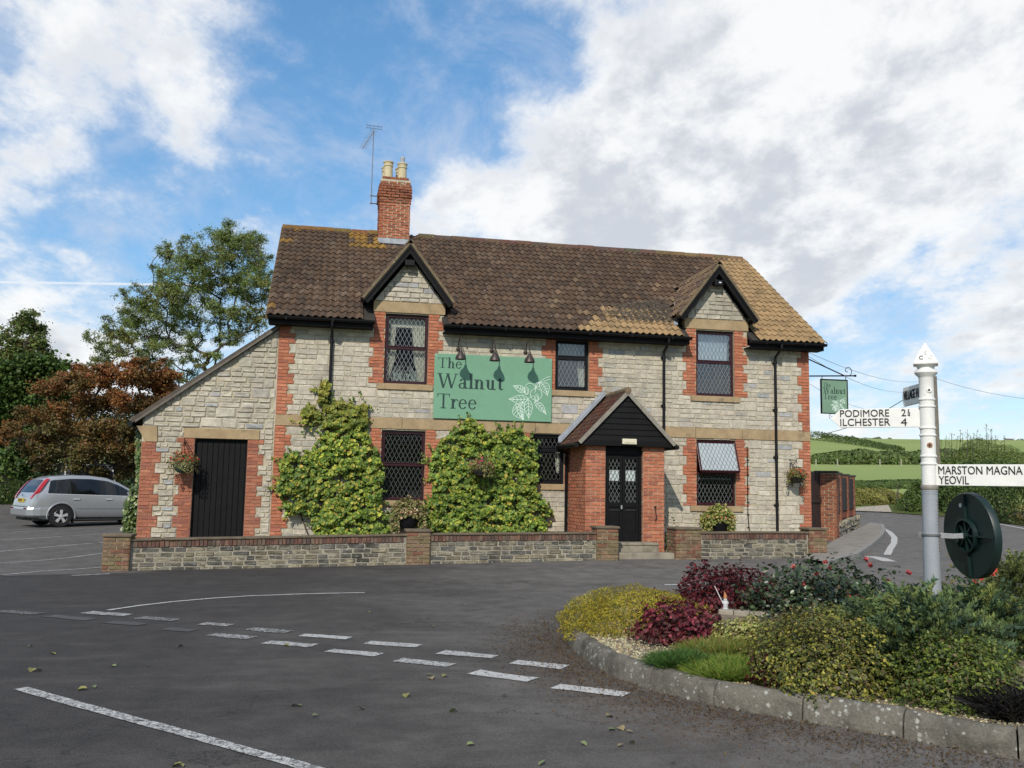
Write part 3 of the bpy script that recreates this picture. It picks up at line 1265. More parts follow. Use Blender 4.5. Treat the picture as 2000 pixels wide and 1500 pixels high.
teeth(HX0 + .003, 1, 0.05, 2.90, .36, .25)
teeth(HX0 + .003, 1, 3.14, 5.2, .36, .25)
teeth(HX1 - .003, -1, 0.05, 2.90, .31, .20)
teeth(HX1 - .003, -1, 3.14, 5.2, .31, .20)
for k in ('lu', 'ru'):
    teeth(WIN[k][0], -1, 3.92, 5.545, .34, .25)
    teeth(WIN[k][1], 1, 3.92, 5.545, .34, .25)
for k in ('ll', 'rl'):
    teeth(WIN[k][0], -1, WIN[k][2], 2.90, .34, .25)
    teeth(WIN[k][1], 1, WIN[k][2], 2.90, .34, .25)
teeth(WIN['mu'][0], -1, 3.92, 5.2, .33, .23)
teeth(WIN['mu'][1], 1, 3.92, 5.2, .33, .23)
teeth(WIN['ml'][0], -1, 1.74, 2.90, .33, .23)
teeth(WIN['ml'][1], 1, 1.74, 2.90, .10, .10)
M_BRICKJOINT = pbr('pink_pointing', srgb(196, 140, 112, .52), .95, var=.2, scale=9, bump=.4)


def pointing(parent, recs):
    mm = MB()
    for q in recs:
        mm.box(q[0] - q[3] / 2 - .004, q[0] + q[3] / 2 + .004, -.0105, -.001, q[2] - q[5] / 2 - .004, q[2] + q[5] / 2 + .004)
    mm.build('pointing', M_BRICKJOINT, parent)['kind'] = 'stuff'


pointing(pub, bricks)
pieces(pub, 'brick', bricks, brick_m, 'brick', .35, 300, 'brickwork')

stones = []


def stone_rects(rects, y=0.0, depth=.014, colf=stone_col):
    for a, b, c, d in rects:
        stones.append(((a + b) / 2, y + .02, (c + d) / 2, b - a, .02 + depth * random.uniform(.8, 1.15), d - c, 0, colf()))


stone_rects(lay_stones(HX0 + .02, HX1 - .02, 2.90 - BAND * 13, 2.90, obst))
stone_rects(lay_stones(HX0 + .02, HX1 - .02, 3.14, 5.2, obst))
odd = []
for cx, a, b in DORM:
    ap = 5.80 + (b - a) / 2 * 1.31
    c0 = (a + b) / 2
    for q in lay_stones(a, b, 5.80, ap, []):
        hw = lambda z: (ap - z) / 1.31
        wa, wb = hw(q[2]), hw(q[3])
        l0, r0_ = max(q[0], c0 - wa), min(q[1], c0 + wa)
        l1, r1 = max(q[0], c0 - wb), min(q[1], c0 + wb)
        if r1 - l1 > .1 and l0 == q[0] and r0_ == q[1] and l1 == q[0] and r1 == q[1]:
            stone_rects([q], depth=.028)
        elif r0_ - l0 > .05:
            pts = [(l0, q[2]), (r0_, q[2])] + ([(r1, q[3])] if r1 > l1 + .01 else []) + ([(l1, q[3])] if r1 > l1 + .01 else [((l0 + r0_) / 2, (q[2] + q[3]) / 2)])
            mm = MB()
            mm.prism([(x, -.022, z) for x, z in pts], (0, .03, 0))
            o = mm.build('stone', stone_m('obj'), pub)
            o.color = (*stone_col(), 1)
pieces(pub, 'stone', stones, stone_m, 'stone', .45, 300, 'stonework')


# ------------------------------------------------------------------ windows
def leading(m, x0, x1, z0, z1, y, dx=.098, dz=.19, t=.0075, slope=None):
    """diamond lead lattice clipped to the pane; slope maps (x,z)->point"""
    f = slope or (lambda x, z: Vector((x, y, z)))
    k = dz / dx
    n = int((x1 - x0) / dx + (z1 - z0) / dz) + 3
    for sgn in (1, -1):
        for i in range(-n, n + 1):
            # line z = z0 + sgn*k*(x - xo)
            xo = x0 + dx * (i + (.5 if sgn < 0 else .5))
            pts = []
            for xx in (x0, x1):
                z = z0 + sgn * k * (xx - xo)
                if z0 <= z <= z1:
                    pts.append((xx, z))
            for zz in (z0, z1):
                xx = xo + sgn * (zz - z0) / k
                if x0 < xx < x1:
                    pts.append((xx, zz))
            if len(pts) >= 2:
                a, b = min(pts), max(pts)
                if abs(a[0] - b[0]) > .01:
                    m.bar(f(*a), f(*b), t, .006, side=(0, 1, 0))


def curtain(m, xa, xb, za, zb, y, pull=0.0, folds=7):
    """hanging drape, its inner edge xb drawn towards xa at the bottom"""
    n, k = folds * 4, 6
    vs, fs = [], []
    for j in range(k + 1):
        v = j / k
        xe = xb + (xa - xb) * pull * v ** 1.5
        for i in range(n + 1):
            u = i / n
            vs.append((xa + (xe - xa) * u, y + .018 * math.sin(u * folds * 6.28 + v), zb + (za - zb) * v))
    for j in range(k):
        for i in range(n):
            a = j * (n + 1) + i
            fs.append((a, a + 1, a + n + 2, a + n + 1))
    m.add(vs, fs)


def window(key, fm, gtop, gbot, openlight=False, lead=M_LEADLINE):
    x0, x1, z0, z1, zt = WIN[key]
    fr = .055
    yf, yb = .055, .115
    m = MB()
    e = .002
    m.box(x0 + e, x0 + fr, yf, yb, z0 + e, z1 - e)
    m.box(x1 - fr, x1 - e, yf, yb, z0 + e, z1 - e)
    m.box(x0 + fr, x1 - fr, yf, yb, z0 + e, z0 + fr + .02)
    m.box(x0 + fr, x1 - fr, yf, yb, z1 - fr, z1 - e)
    m.box(x0 + fr, x1 - fr, yf, yb, zt - .03, zt + .03)
    wn = m.build('window', fm, pub, bevel=.008)
    lights = [(z0 + fr + .02, zt - .03, gbot, False), (zt + .03, z1 - fr, gtop, True)]
    for a, b, gm, top in lights:
        xa, xb = x0 + fr, x1 - fr
        if openlight and top:
            hinge = Vector((0, .03, b))
            ang = R(21)
            def f(x, z, h=0.0):
                d = b - z
                return Vector((x, hinge.y - d * math.sin(ang) - h * math.cos(ang), b - d * math.cos(ang) + h * math.sin(ang) * -1))
            xo0, xo1 = x0 + .02, x1 - .02
            m = MB()
            s = .05
            lo = a - .03
            for p, q in (((xo0, b), (xo0, lo)), ((xo1, b), (xo1, lo))):
                m.bar(f(*p), f(*q), .05, .045, side=(0, 1, .4))
            m.bar(f(xo0, b), f(xo1, b), .05, .05, side=(0, 1, .4))
            m.bar(f(xo0, lo), f(xo1, lo), .055, .05, side=(0, 1, .4))
            m.build('casement', fm, wn, bevel=.006)
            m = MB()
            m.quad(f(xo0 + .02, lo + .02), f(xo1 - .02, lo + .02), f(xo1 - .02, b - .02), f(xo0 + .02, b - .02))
            m.build('pane', pbr('sky_grey_pane', (.36, .40, .41), .12, var=.08, scale=3, bump=.05, spec=.7), wn)  # pale sky reflection is put into this pane's colour
            m = MB()
            leading(m, xo0 + .03, xo1 - .03, lo + .03, b - .03, 0, slope=lambda x, z: f(x, z, .006), t=.006)
            m.build('leading', pbr('dark_leading', (.10, .11, .12), .5, var=0, bump=0), wn)
            continue
        m = MB()
        sb = .022
        if top or key in ('mu', 'ml'):       # slim sash inside the fixed frame
            ys0, ys1 = yf - .012, yf + .03
            m.box(xa, xa + sb, ys0, ys1, a, b)
            m.box(xb - sb, xb, ys0, ys1, a, b)
            m.box(xa + sb, xb - sb, ys0, ys1, a, a + sb)
            m.box(xa + sb, xb - sb, ys0, ys1, b - sb, b)
            m.build('sash', fm, wn, bevel=.005)
        m = MB()
        m.quad((xa, .088, a), (xb, .088, a), (xb, .088, b), (xa, .088, b))
        m.build('pane', gm, wn)
        m = MB()
        leading(m, xa, xb, a, b, .080)
        m.build('leading', lead, wn)
    return wn


wl = window('lu', M_MAROON, M_GLASS, M_GLASS)
m = MB()
for a, b, za, zb, p in [(1.20, 1.46, 4.72, 5.47, .25), (2.14, 1.78, 4.72, 5.47, .25), (1.20, 1.46, 3.95, 4.72, .75), (2.14, 1.84, 3.95, 4.72, .6)]:
    curtain(m, a, b, za, zb, .22, p)
m.box(1.20, 2.14, .215, .23, 5.25, 5.47)
m.build('curtain', M_CURTAIN, wl, smooth=True)
m = MB()                       # leafy pot plants on the inner sill
for _ in range(60):
    a = Vector((random.uniform(1.35, 2.05), random.uniform(.3, .4), 3.98))
    m.tube([a, a + Vector((random.uniform(-.1, .1), 0, random.uniform(.1, .25))), a + Vector((random.uniform(-.22, .22), -.03, random.uniform(.15, .42)))], [.006, .012, .003], 4)
m.build('pot_plant_leaves', pbr('pale_leaves', (.30, .34, .30), .6, var=.2, bump=0), wl)
wr = window('ru', M_MAROON, M_GLASSBRIGHT, M_GLASSMID)
m = MB()
curtain(m, 8.70, 9.56, 4.76, 5.47, .25, 0, 9)
m.build('curtain', pbr('net_curtain', (.42, .50, .56), .9, var=.1, bump=.1), wr, smooth=True)
wm = window('mu', M_BLACK, M_GLASSMID, M_GLASSMID)
m = MB()
curtain(m, 5.17, 5.94, 4.72, 5.08, .25, 0, 6)
curtain(m, 5.94, 5.74, 4.05, 4.70, .25, .3, 3)
curtain(m, 5.17, 5.27, 4.3, 4.70, .25, .8, 2)
m.build('curtain', M_CURTAIN, wm, smooth=True)
MB().box(5.45, 5.7, .2, .4, 3.95, 4.02).build('flowerpot', pbr('terracotta', (.28, .10, .05), .8), wm, bevel=.01)
M_DIMLEAD = pbr('dull_leading', (.085, .088, .09), .5, var=.1, bump=0)
window('ll', M_MAROON, M_GLASS, M_GLASS, lead=M_DIMLEAD)
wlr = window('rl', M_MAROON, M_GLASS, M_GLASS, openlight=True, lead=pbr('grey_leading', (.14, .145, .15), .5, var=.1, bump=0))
MB().box(8.7, 9.58, .13, .14, 1.93, 1.95).build('curtain_rail', M_LEADLINE, wlr)
wml = window('ml', M_BLACK, M_GLASS, M_GLASS, lead=M_DIMLEAD)
m = MB()
m.box(4.66, 4.80, .14, .145, 2.02, 2.24)
m.build('notice', pbr('white_paper', (.6, .6, .58), .9, var=.05, bump=0), wml)
m = MB()
curtain(m, 5.33, 5.22, 2.0, 2.5, .22, .4, 2)
m.build('curtain', M_CURTAIN, wml, smooth=True)


# ------------------------------------------------------------------ roofs
def slope_tiles(parent, org, eu, es, en, cols, rows, keep, colf, matf, w_=.16, g=.288, amp=.044, lip=.030, limit=300, mesh_seg=7):
    """rolled tiles on a slope: eu along the eave, es up the slope, en out of it"""
    org, eu, es, en = map(Vector, (org, eu, es, en))
    prof = [(0, .006), (.16, 0), (.32, amp * .35), (.47, amp * .92), (.62, amp), (.78, amp * .55), (.92, .012), (1.03, .008)]
    L = g * 1.14
    loc = []
    n = len(prof)
    for v, off in ((0, lip), (1, .004)):
        for u, h in prof:
            loc.append((u * w_, v * L, h + off))
    for u, h in prof:
        loc.append((u * w_, 0.004, h + lip - .020))
    fs = [(i, i + 1, n + i + 1, n + i) for i in range(n - 1)] + [(i + 1, i, 2 * n + i, 2 * n + i + 1) for i in range(n - 1)]
    o0 = base_of(parent)
    vs0 = np.array([tuple(eu * a + es * b + en * c) for a, b, c in loc], np.float32)
    cells = []
    for r_ in range(rows):
        for c in range(cols):
            p = org + eu * (c * w_) + es * (r_ * g)
            mid = p + eu * (w_ / 2) + es * (g / 2)
            if keep(mid):
                cells.append((p, mid, r_, c))
    cells.sort(key=lambda q: depth_of(q[1]))
    me = bpy.data.meshes.new('roof_tile')
    me.from_pydata(vs0.tolist(), [], fs)
    me.materials.append(matf('obj'))
    me.polygons.foreach_set('use_smooth', [True] * len(me.polygons))
    me.set_sharp_from_angle(angle=R(50))
    rest = MB()
    for i, (p, mid, r_, c) in enumerate(cells):
        jx = eu * random.uniform(-.004, .004) + es * random.uniform(-.008, .008) + en * random.uniform(0, .006)
        col = colf(mid, r_, c)
        if i < limit:
            ob = bpy.data.objects.new('roof_tile', me)
            ob.location = p + jx - o0
            ob.color = (*col, 1)
            COL.objects.link(ob)
            ob.parent = parent
        else:
            rest.add((vs0 + np.array(p + jx, np.float32)).tolist(), fs, col)
    if rest.v:
        ob = rest.build('roof_tiling', matf('attr'), parent, smooth=True, angle=50)
        ob['kind'] = 'stuff'


def dorm_z(x):
    return max(7.15 - 1.31 * abs(x - 1.67), 7.15 - 1.31 * abs(x - 9.14))


def keep_main(p):
    for cx in (1.67, 9.14):
        if abs(p.x - cx) < 1.02 and p.y > -.5:
            if 7.15 - 1.31 * abs(p.x - cx) > roofz(p.y) - .03 and abs(p.x - cx) < .98:
                return False
        if abs(p.x - cx) < .76 and p.y < .3:
            return False
    if 1.10 < p.x < 1.97 and 3.5 < p.y < 4.4:
        return False
    return p.x > -1.48 and p.x < 11.86


def col_main(p, r_, c):
    k = random.random()
    base = srgb(116, 92, 72) if k < .5 else (srgb(104, 84, 68) if k < .8 else srgb(128, 106, 86))
    n1 = mnoise.noise(Vector((p.x * .5, p.y * .6, 3)))
    new = p.x > 9.75 + p.y * .31 + .12 * mnoise.noise(Vector((p.x, p.y * 3, 5)))
    # replaced sandy tiles low down beside the right dormer
    if p.x > 5.8 + (p.y + .35) * .7 + .5 * mnoise.noise(Vector((p.x * 2, p.y * 2, 0))) and p.y < .80 + .25 * mnoise.noise(Vector((p.x * 3, 1, 0))) and p.x < 8.4:
        new = True
    edge = p.x > 9.0 and abs(p.x - (9.75 + p.y * .31)) < .35 and random.random() < .35
    if edge:
        jj = random.uniform(.45, .6)
        return tuple(q * jj for q in srgb(150, 122, 92))
    if new:
        base = srgb(190, 158, 114) if k < .6 else srgb(180, 150, 108)
        jj = random.uniform(.52, .64)
        return tuple(q * jj for q in base)
    lich = 0
    if p.y > 3.2 and p.x < 1.3 and p.x > .4:
        lich = .8
    if p.y > 3.9 and p.x < 1.0:
        lich = .6
    if p.x < -1.1:
        lich = .3
    if random.random() < lich * (.45 + 1.2 * n1):
        base = srgb(172, 132, 64)
    if p.x > 5 and p.y < 2.2 and random.random() < .06:
        base = srgb(150, 124, 96)
    jj = random.uniform(.40, .56) * (1 + .3 * n1)
    return tuple(q * jj for q in base)


m = MB()                       # sarking under the tiles, boards and soffits
th = .06
segs = [(-1.40, .93, EAVE_Y), (.93, 2.46, .03), (2.46, 8.36, EAVE_Y), (8.36, 9.96, .03), (9.96, 11.78, EAVE_Y)]
for a, b, ys_ in segs:
    za = roofz(ys_) - .035
    zr = RIDGE_Z - .035
    m.prism([(a, ys_, za), (b, ys_, za), (b, RIDGE_Y, zr), (a, RIDGE_Y, zr)], (0, .03, -th))
m.prism([(-1.4, RIDGE_Y, RIDGE_Z - .035), (11.78, RIDGE_Y, RIDGE_Z - .035), (11.78, 8.6, EAVE_Z), (-1.4, 8.6, EAVE_Z)], (0, 0, -th))
m.build('roof', pbr('dark_felt', (.03, .026, .022), .9, var=.2), pub)
su = Vector((0, 1, PITCHK)).normalized()
nn = Vector((0, -PITCHK, 1)).normalized()
slope_len = math.hypot(RIDGE_Y - EAVE_Y, RIDGE_Z - EAVE_Z)
slope_tiles(pub, (-1.42, EAVE_Y - .04, EAVE_Z - .03), (1, 0, 0), su, nn, 83, 19, keep_main, col_main, tile_m, w_=.1602, g=slope_len / 18.85)
for i in range(29):            # ridge tiles
    xa = -1.42 + i * .4552
    if 1.08 < xa + .2 < 1.98:
        continue
    mm = MB()
    pts = [(-.135, -.075), (-.10, .01), (-.045, .055), (.045, .055), (.10, .01), (.135, -.075)]
    dz = random.uniform(-.008, .008)
    a = [(xa + .006, RIDGE_Y + y, RIDGE_Z + .03 + z + dz) for y, z in pts]
    mm.prism(a, (.445, 0, 0))
    o = mm.build('ridge_tile', tile_m('obj'), pub)
    c = srgb(150, 120, 88) if xa > 8.6 else (srgb(150, 116, 66) if xa < 1 else srgb(120, 98, 82))
    o.color = (*[q * random.uniform(.42, .6) for q in c], 1)
# verges
for x, c in ((-1.405, srgb(150, 120, 80, .45)), (11.80, srgb(180, 150, 105, .5))):
    mm = MB()
    mm.prism([(x - .03, EAVE_Y - .03, EAVE_Z - .10), (x - .03, EAVE_Y - .03, EAVE_Z + .0), (x - .03, RIDGE_Y, RIDGE_Z + .02), (x - .03, RIDGE_Y, RIDGE_Z - .09)], (.05, 0, 0))
    o = mm.build('verge', tile_m('obj'), pub)
    o.color = (*c, 1)

# dormer roofs, barge boards, floodlights
for cx, a, b in ((1.67, .66, 2.69), (9.14, 8.13, 10.14)):
    hw, zr, ze = (b - a) / 2, 7.15, 7.15 - 1.31 * (b - a) / 2
    m = MB()
    for s in (-1, 1):
        e = Vector((cx + s * hw, 0, ze))
        yE, yR = (ze - EAVE_Z) / PITCHK + EAVE_Y + .3, (zr - EAVE_Z) / PITCHK + EAVE_Y + .2
        m.prism([(e.x, -.24, ze - .03), (cx, -.24, zr - .03), (cx, yR, zr - .03), (e.x, yE, ze - .03)], (0, 0, -.05))
    m.build('dormer_roof', pbr('dark_felt'), pub)
    for s in (-1, 1):
        us = Vector((-s * 1, 0, 1.31)).normalized()
        eu = Vector((0, -s, 0)) * -1
        eu = Vector((0, 1, 0)) if s > 0 else Vector((0, -1, 0))
        ns = Vector((s * 1.31, 0, 1)).normalized()
        ncol = 17
        org = Vector((cx + s * hw, -.27 if s > 0 else -.27 + ncol * .165, ze))
        SL = math.hypot(hw, zr - ze)
        g_ = SL / 5.9
        slope_tiles(pub, org, eu, us, ns, ncol, 6,
                    lambda p: p.y < (p.z - EAVE_Z) / PITCHK + EAVE_Y + .06,
                    (lambda p, r_, c: tuple(q * .5 for q in random.choice((srgb(140, 114, 90), srgb(120, 98, 84), srgb(158, 132, 100))))) if cx > 5
                    else (lambda p, r_, c: tuple(q * .54 for q in random.choice((srgb(112, 90, 76), srgb(98, 80, 70))))),
                    tile_m, w_=.165, g=g_, limit=0)
    mm = MB()
    mm.prism([(cx - .10, -.29, zr - .045), (cx - .05, -.29, zr + .03), (cx + .05, -.29, zr + .03), (cx + .10, -.29, zr - .045)], (0, 2.6, 0))
    o = mm.build('ridge_tile', tile_m('obj'), pub)
    o.color = (*srgb(150, 130, 100, .55), 1)
    for s in (-1, 1):
        A = Vector((cx, 0, zr))
        Bp = Vector((cx + s * hw, 0, ze))
        d = (Bp - A).normalized()
        n_ = Vector((d.z * -s, 0, d.x * s))
        if n_.z < 0:
            n_ = -n_
        def strip(y0, y1, o1, o2, name, mat, ext=0.0):
            q = [A - n_ * o1, Bp + d * ext - n_ * o1, Bp + d * ext - n_ * o2, A - n_ * o2]
            # mitre at the apex
            q[0] = Vector((cx, 0, zr - o1 / abs(n_.z)))
            q[3] = Vector((cx, 0, zr - o2 / abs(n_.z)))
            mm = MB().prism([(p.x, y0, p.z) for p in q], (0, y1 - y0, 0))
            return mm.build(name, mat, pub)
        o = strip(-.29, -.10, -.028, .035, 'dormer_verge', tile_m('obj'), .03)
        o.color = (*srgb(150, 132, 104, .5), 1)
        strip(-.265, -.225, .038, .165, 'barge_board', M_BLACKWOOD, .05)
        strip(-.285, -.266, .04, .085, 'barge_moulding', M_BLACKWOOD, .05)
        strip(-.22, -.03, .037, .06, 'barge_soffit', M_BLACKWOOD, .0)
        ex = cx + s * (hw - .13)
        MB().box(ex - .09, ex + .09, -.25, -.02, ze - .06, ze + .05).build('barge_corbel', M_BLACKWOOD, pub, bevel=.015)
    fl = MB().box(cx - .11, cx + .11, -.26, -.10, zr - .55, zr - .42)
    fo = fl.build('floodlight', M_BLACK, pub, bevel=.012)
    if cx > 5:
        MB().box(cx - .01, cx + .05, -.266, -.262, zr - .50, zr - .47).build('lens', pbr('pale_lens', (.6, .62, .65), .3, var=0, bump=0), fo)

# lead valley left of the right dormer
m = MB()
va, vb = Vector((8.14, -.02, 5.55)), Vector((8.52, .92, 6.28))
m.bar(va + Vector((-.02, 0, .06)), vb + Vector((-.02, 0, .07)), .10, .02, side=(-.3, -.6, .8))
m.build('lead_valley', M_LEAD, pub)
# dead twigs and moss gathered behind the right dormer
m = MB()
for _ in range(1700):
    x = random.triangular(6.3, 8.35, 8.2)
    y = random.uniform(.15, 1.25) * (1 - (8.3 - x) * .22)
    p = Vector((x, y, roofz(y) + .05 + random.uniform(0, .03)))
    d = Vector((random.uniform(-.1, .1), random.uniform(-.05, .05), random.uniform(-.02, .05)))
    m.bar(p - d, p + d, .007, .007, col=random.choice([(.12, .10, .085), (.19, .16, .13), (.08, .065, .05)]))
o = m.build('roof_twigs', leaf_m('twig_litter', .9, 0, .1), pub)
o['kind'] = 'stuff'

# gutters, fascias, downpipes
for a, b in ((-1.39, .92), (2.46, 8.36), (9.85, 11.84)):
    m = MB()
    pts = [(-.060, .0), (-.052, -.035), (-.028, -.058), (.0, -.064), (.028, -.058), (.052, -.035), (.060, .0), (.050, .0), (0, -.052), (-.05, 0)]
    m.prism([(a, -.43 + y, 5.255 + z) for y, z in pts], (b - a, 0, 0))
    xx = a + .4
    while xx < b - .1:
        m.box(xx - .014, xx + .014, -.495, -.36, 5.18, 5.262)
        xx += 1.0
    m.build('gutter', M_BLACK, pub)
    m = MB()
    m.box(a + .02, b - .02, -.345, -.325, 5.10, 5.24)
    m.box(a + .02, b - .02, -.3249, -.001, 5.105, 5.125)
    m.build('fascia', M_BLACKWOOD, pub)


def downpipe(parent, x, ztop, zbot, neck=True, y=-.085):
    m = MB()
    r_ = .034
    if neck:
        m.tube([(x, -.43, ztop), (x, -.43, ztop - .08), (x, -.30, ztop - .17), (x, y - .02, ztop - .27), (x, y, ztop - .36)], r_, 8)
        zt = ztop - .36
    else:
        zt = ztop
    m.tube([(x, y, zt), (x, y, zbot)], r_, 10)
    z = zt
    while z > zbot + .2:
        m.tube([(x, y, z), (x, y, z - .09)], r_ + .009, 10)
        m.box(x - .055, x + .055, y + .02, -.01, z - .06, z - .03)
        z -= 1.15
    return m.build('downpipe', M_BLACK, parent, smooth=True)


downpipe(pub, 0.0, 5.2, .2)
downpipe(pub, 7.79, 5.2, 2.95)
downpipe(pub, 10.66, 5.2, .25)
m = MB()
m.tube([(9.93, -.03, 2.72), (9.93, -.03, 1.1), (9.96, -.03, .75), (10.02, -.04, .3)], .012, 6)
for z in (2.4, 2.05, 1.72, 1.4, 1.1, .8):
    m.box(9.92, 9.97, -.03, 0, z - .012, z + .012)
m.build('cable', M_BLACK, pub)

# chimney
ch = MB()
CX0, CX1, CY0, CY1 = 1.12, 1.95, 3.62, 4.46
ch.box(CX0 + .012, CX1 - .012, CY0 + .012, CY1 - .012, 7.5, 9.88)
chim = ch.build('chimney', M_MORTAR, pub)
WLOC[chim.name] = Vector(base_of(pub))
cb = []
z = 7.95
k = 0
while z < 9.90:
    h = .075
    off = 0
    dark = 1.0
    if z > 9.22:
        off = .018
        dark = .72
    if z > 9.30:
        off = .040
    if z > 9.62:
        off = max(.040 - (z - 9.62) * .36, -.06)
    x0, x1, y0, y1 = CX0 - off, CX1 + off, CY0 - off, CY1 + off
    for a, b, c, d in lay_bricks(x0, x1, z, z + h, h, phase=k):
        cb.append(((a + b) / 2, y0 + .11, (c + d) / 2, b - a, .11, d - c, 0, brick_col(.85 * dark)))
    for a, b, c, d in lay_bricks(y0, y1, z, z + h, h, phase=k + 1):
        cb.append((x0 + .11, (a + b) / 2, (c + d) / 2, b - a, .11, d - c, -R(90), brick_col(.8 * dark)))
    z += h
    k += 1
pieces(chim, 'brick', cb, brick_m, 'brick', .35, 300, 'brickwork')
MB().box(CX0 - .02, CX1 + .02, CY0 - .03, CY0 + .1, roofz(CY0) - .02, roofz(CY0) + .12).build('flashing', M_LEAD, chim)
M_POT = pbr('buff_chimney_pot', (.50, .43, .27), .75, var=.15, scale=4, bump=.2, blotch=((.15, .12, .08), 5, .55, .75, .5))
for px_, py_, hh in ((1.33, 3.83, .54), (1.71, 3.83, .52), (1.30, 4.2, .5), (1.68, 4.2, .5)):
    m = MB()
    m.lathe([(.125, 0), (.14, .01), (.14, .07), (.125, .08), (.115, hh - .14), (.13, hh - .13), (.13, hh - .10), (.12, hh - .09), (.125, hh - .04), (.14, hh - .03), (.14, hh), (.10, hh), (.095, hh - .08)], (px_, py_, 9.88), 16)
    po = m.build('chimney_pot', M_POT, chim, smooth=True)
    WLOC[po.name] = Vector(base_of(pub))
    if px_ == 1.71:
        m = MB()
        m.lathe([(.07, 0), (.075, .02), (.055, .05), (.07, .16), (.06, .19), (.03, .2)], (px_, py_, 9.88 + hh), 10)
        m.build('cowl', M_STEEL, chim)

M_AER = pbr('aerial_metal', (.13, .13, .14), .5, metal=.4, var=0, bump=0)
# television aerial strapped to the chimney
aer = thing('tv_aerial', 'thin grey television aerial on a mast strapped to the brick chimney', 'aerial', (.90, 3.9, 9.2))
m = MB()
m.tube([(.90, 3.9, 9.22), (.90, 3.9, 11.36)], .012, 6)
for z in (9.25, 9.46):
    m.tube([(.86, 3.9, z), (1.05, 3.9, z)], .014, 6)
m.build('mast', M_AER, aer)
m = MB()
a, b = Vector((.91, 3.9, 11.30)), Vector((.62, 3.75, 10.72))
m.tube([a, b], .012, 6)
for i in range(13):
    p = a.lerp(b, i / 12)
    m.tube([p + Vector((-.10, .05, .03)), p + Vector((.10, -.05, -.03))], .005, 4)
m.build('antenna', M_AER, aer)
m = MB()
for z in (11.37, 11.44):
    m.tube([(.70, 3.9, z), (1.12, 3.9, z - .02)], .007, 5)
for x in (.70, .80, .91, 1.02, 1.12):
    m.tube([(x, 3.9, 11.34), (x, 3.9, 11.48)], .006, 4)
m.build('reflector', M_AER, aer)

# ------------------------------------------------------------------ lettering for the pub signs (drawn serif letters)


def glyphs():
    """capital height 1; polygons in letter space"""
    def rect(x0, y0, x1, y1):
        return [(x0, y0), (x1, y0), (x1, y1), (x0, y1)]

    def slant(x0, y0, x1, y1, w_):
        return [(x0 - w_ / 2, y0), (x0 + w_ / 2, y0), (x1 + w_ / 2, y1), (x1 - w_ / 2, y1)]

    def arc(cx, cy, rx, ry, a0, a1, thick, thin, n=14):
        out = []
        for i in range(n):
            q = []
            for k in (i, i + 1):
                a = R(a0 + (a1 - a0) * k / n)
                t = thin + (thick - thin) * abs(math.cos(a))
                q.append(((cx + (rx - t) * math.cos(a), cy + (ry - t * .8) * math.sin(a)), (cx + rx * math.cos(a), cy + ry * math.sin(a))))
            out.append([q[0][0], q[0][1], q[1][1], q[1][0]])
        return out
    s, t = .165, .062
    g = {}
    g['T'] = (.92, [rect(.02, .95, .88, 1.0), rect(.385, 0, .515, .95), rect(.26, 0, .64, t), [(.02, .78), (.055, .78), (.09, .95), (.02, .95)], [(.88, .78), (.845, .78), (.81, .95), (.88, .95)]])
    g['h'] = (.76, [rect(.10, 0, .10 + s, 1.06), [(.0, 1.03), (.1, 1.0), (.1, 1.06), (.0, 1.055)], rect(.02, 0, .32, t), *arc(.375, .43, .235, .24, 180, 0, s, t), rect(.61 - s, 0, .61, .44), rect(.40, 0, .70, t)])
    g['e'] = (.66, [*arc(.32, .33, .29, .345, 8, 325, .125, t, 24), rect(.10, .35, .60, .40)])
    g['W'] = (1.36, [slant(.40, 0, .13, 1, .15), slant(.40, 0, .66, 1, .07), slant(.93, 0, .66, 1, .15), slant(.93, 0, 1.22, 1, .07), rect(-.02, .955, .32, 1), rect(.52, .955, .80, 1), rect(1.08, .955, 1.36, 1)])
    g['a'] = (.66, [*arc(.27, .19, .25, .20, 60, 330, .12, t, 16), *arc(.29, .46, .22, .215, 165, 0, s * .9, t), rect(.51 - s, .06, .51, .47), [(.51 - s, .08), (.51, .12), (.64, .05), (.60, .0), (.46, .0)], rect(.24, .345, .40, .385)])
    g['l'] = (.36, [rect(.10, 0, .10 + s, 1.06), [(.0, 1.03), (.1, 1.0), (.1, 1.06), (.0, 1.055)], rect(.01, 0, .33, t)])
    g['n'] = (.76, [rect(.10, 0, .10 + s, .66), [(.0, .63), (.1, .60), (.1, .66), (.0, .655)], rect(.02, 0, .32, t), *arc(.375, .43, .235, .24, 180, 0, s, t), rect(.61 - s, 0, .61, .44), rect(.40, 0, .70, t)])
    g['u'] = (.76, [rect(.10, .22, .10 + s, .66), rect(.0, .615, .14, .66), *arc(.335, .24, .235, .25, 180, 360, s, t), rect(.57 - s, 0, .57, .66), rect(.44, .615, .5, .66), rect(.55, 0, .70, t)])
    g['t'] = (.46, [rect(.13, .12, .13 + s, .80), rect(.02, .61, .42, .66), *arc(.30, .17, .17, .175, 180, 320, s, t), [(.13, .66), (.2, .66), (.265, .84), (.22, .82)]])
    g['r'] = (.54, [rect(.10, 0, .10 + s, .66), [(.0, .63), (.1, .60), (.1, .66), (.0, .655)], rect(.02, 0, .36, t), *arc(.40, .42, .20, .235, 170, 40, .12, .07, 8)])
    return g


GLY = glyphs()


def serif(m, txt, x, y, h, frame, track=1.0):
    """frame(u,v,k) gives a point of the board, u,v in metres; k lifts overlapping strokes apart"""
    k = 0
    for chh in txt:
        adv, polys = GLY[chh]
        for pg in polys:
            m.poly([frame(x + a * h * track, y + b * h, k) for a, b in pg])
            k += 1
        x += adv * h * track
    return x


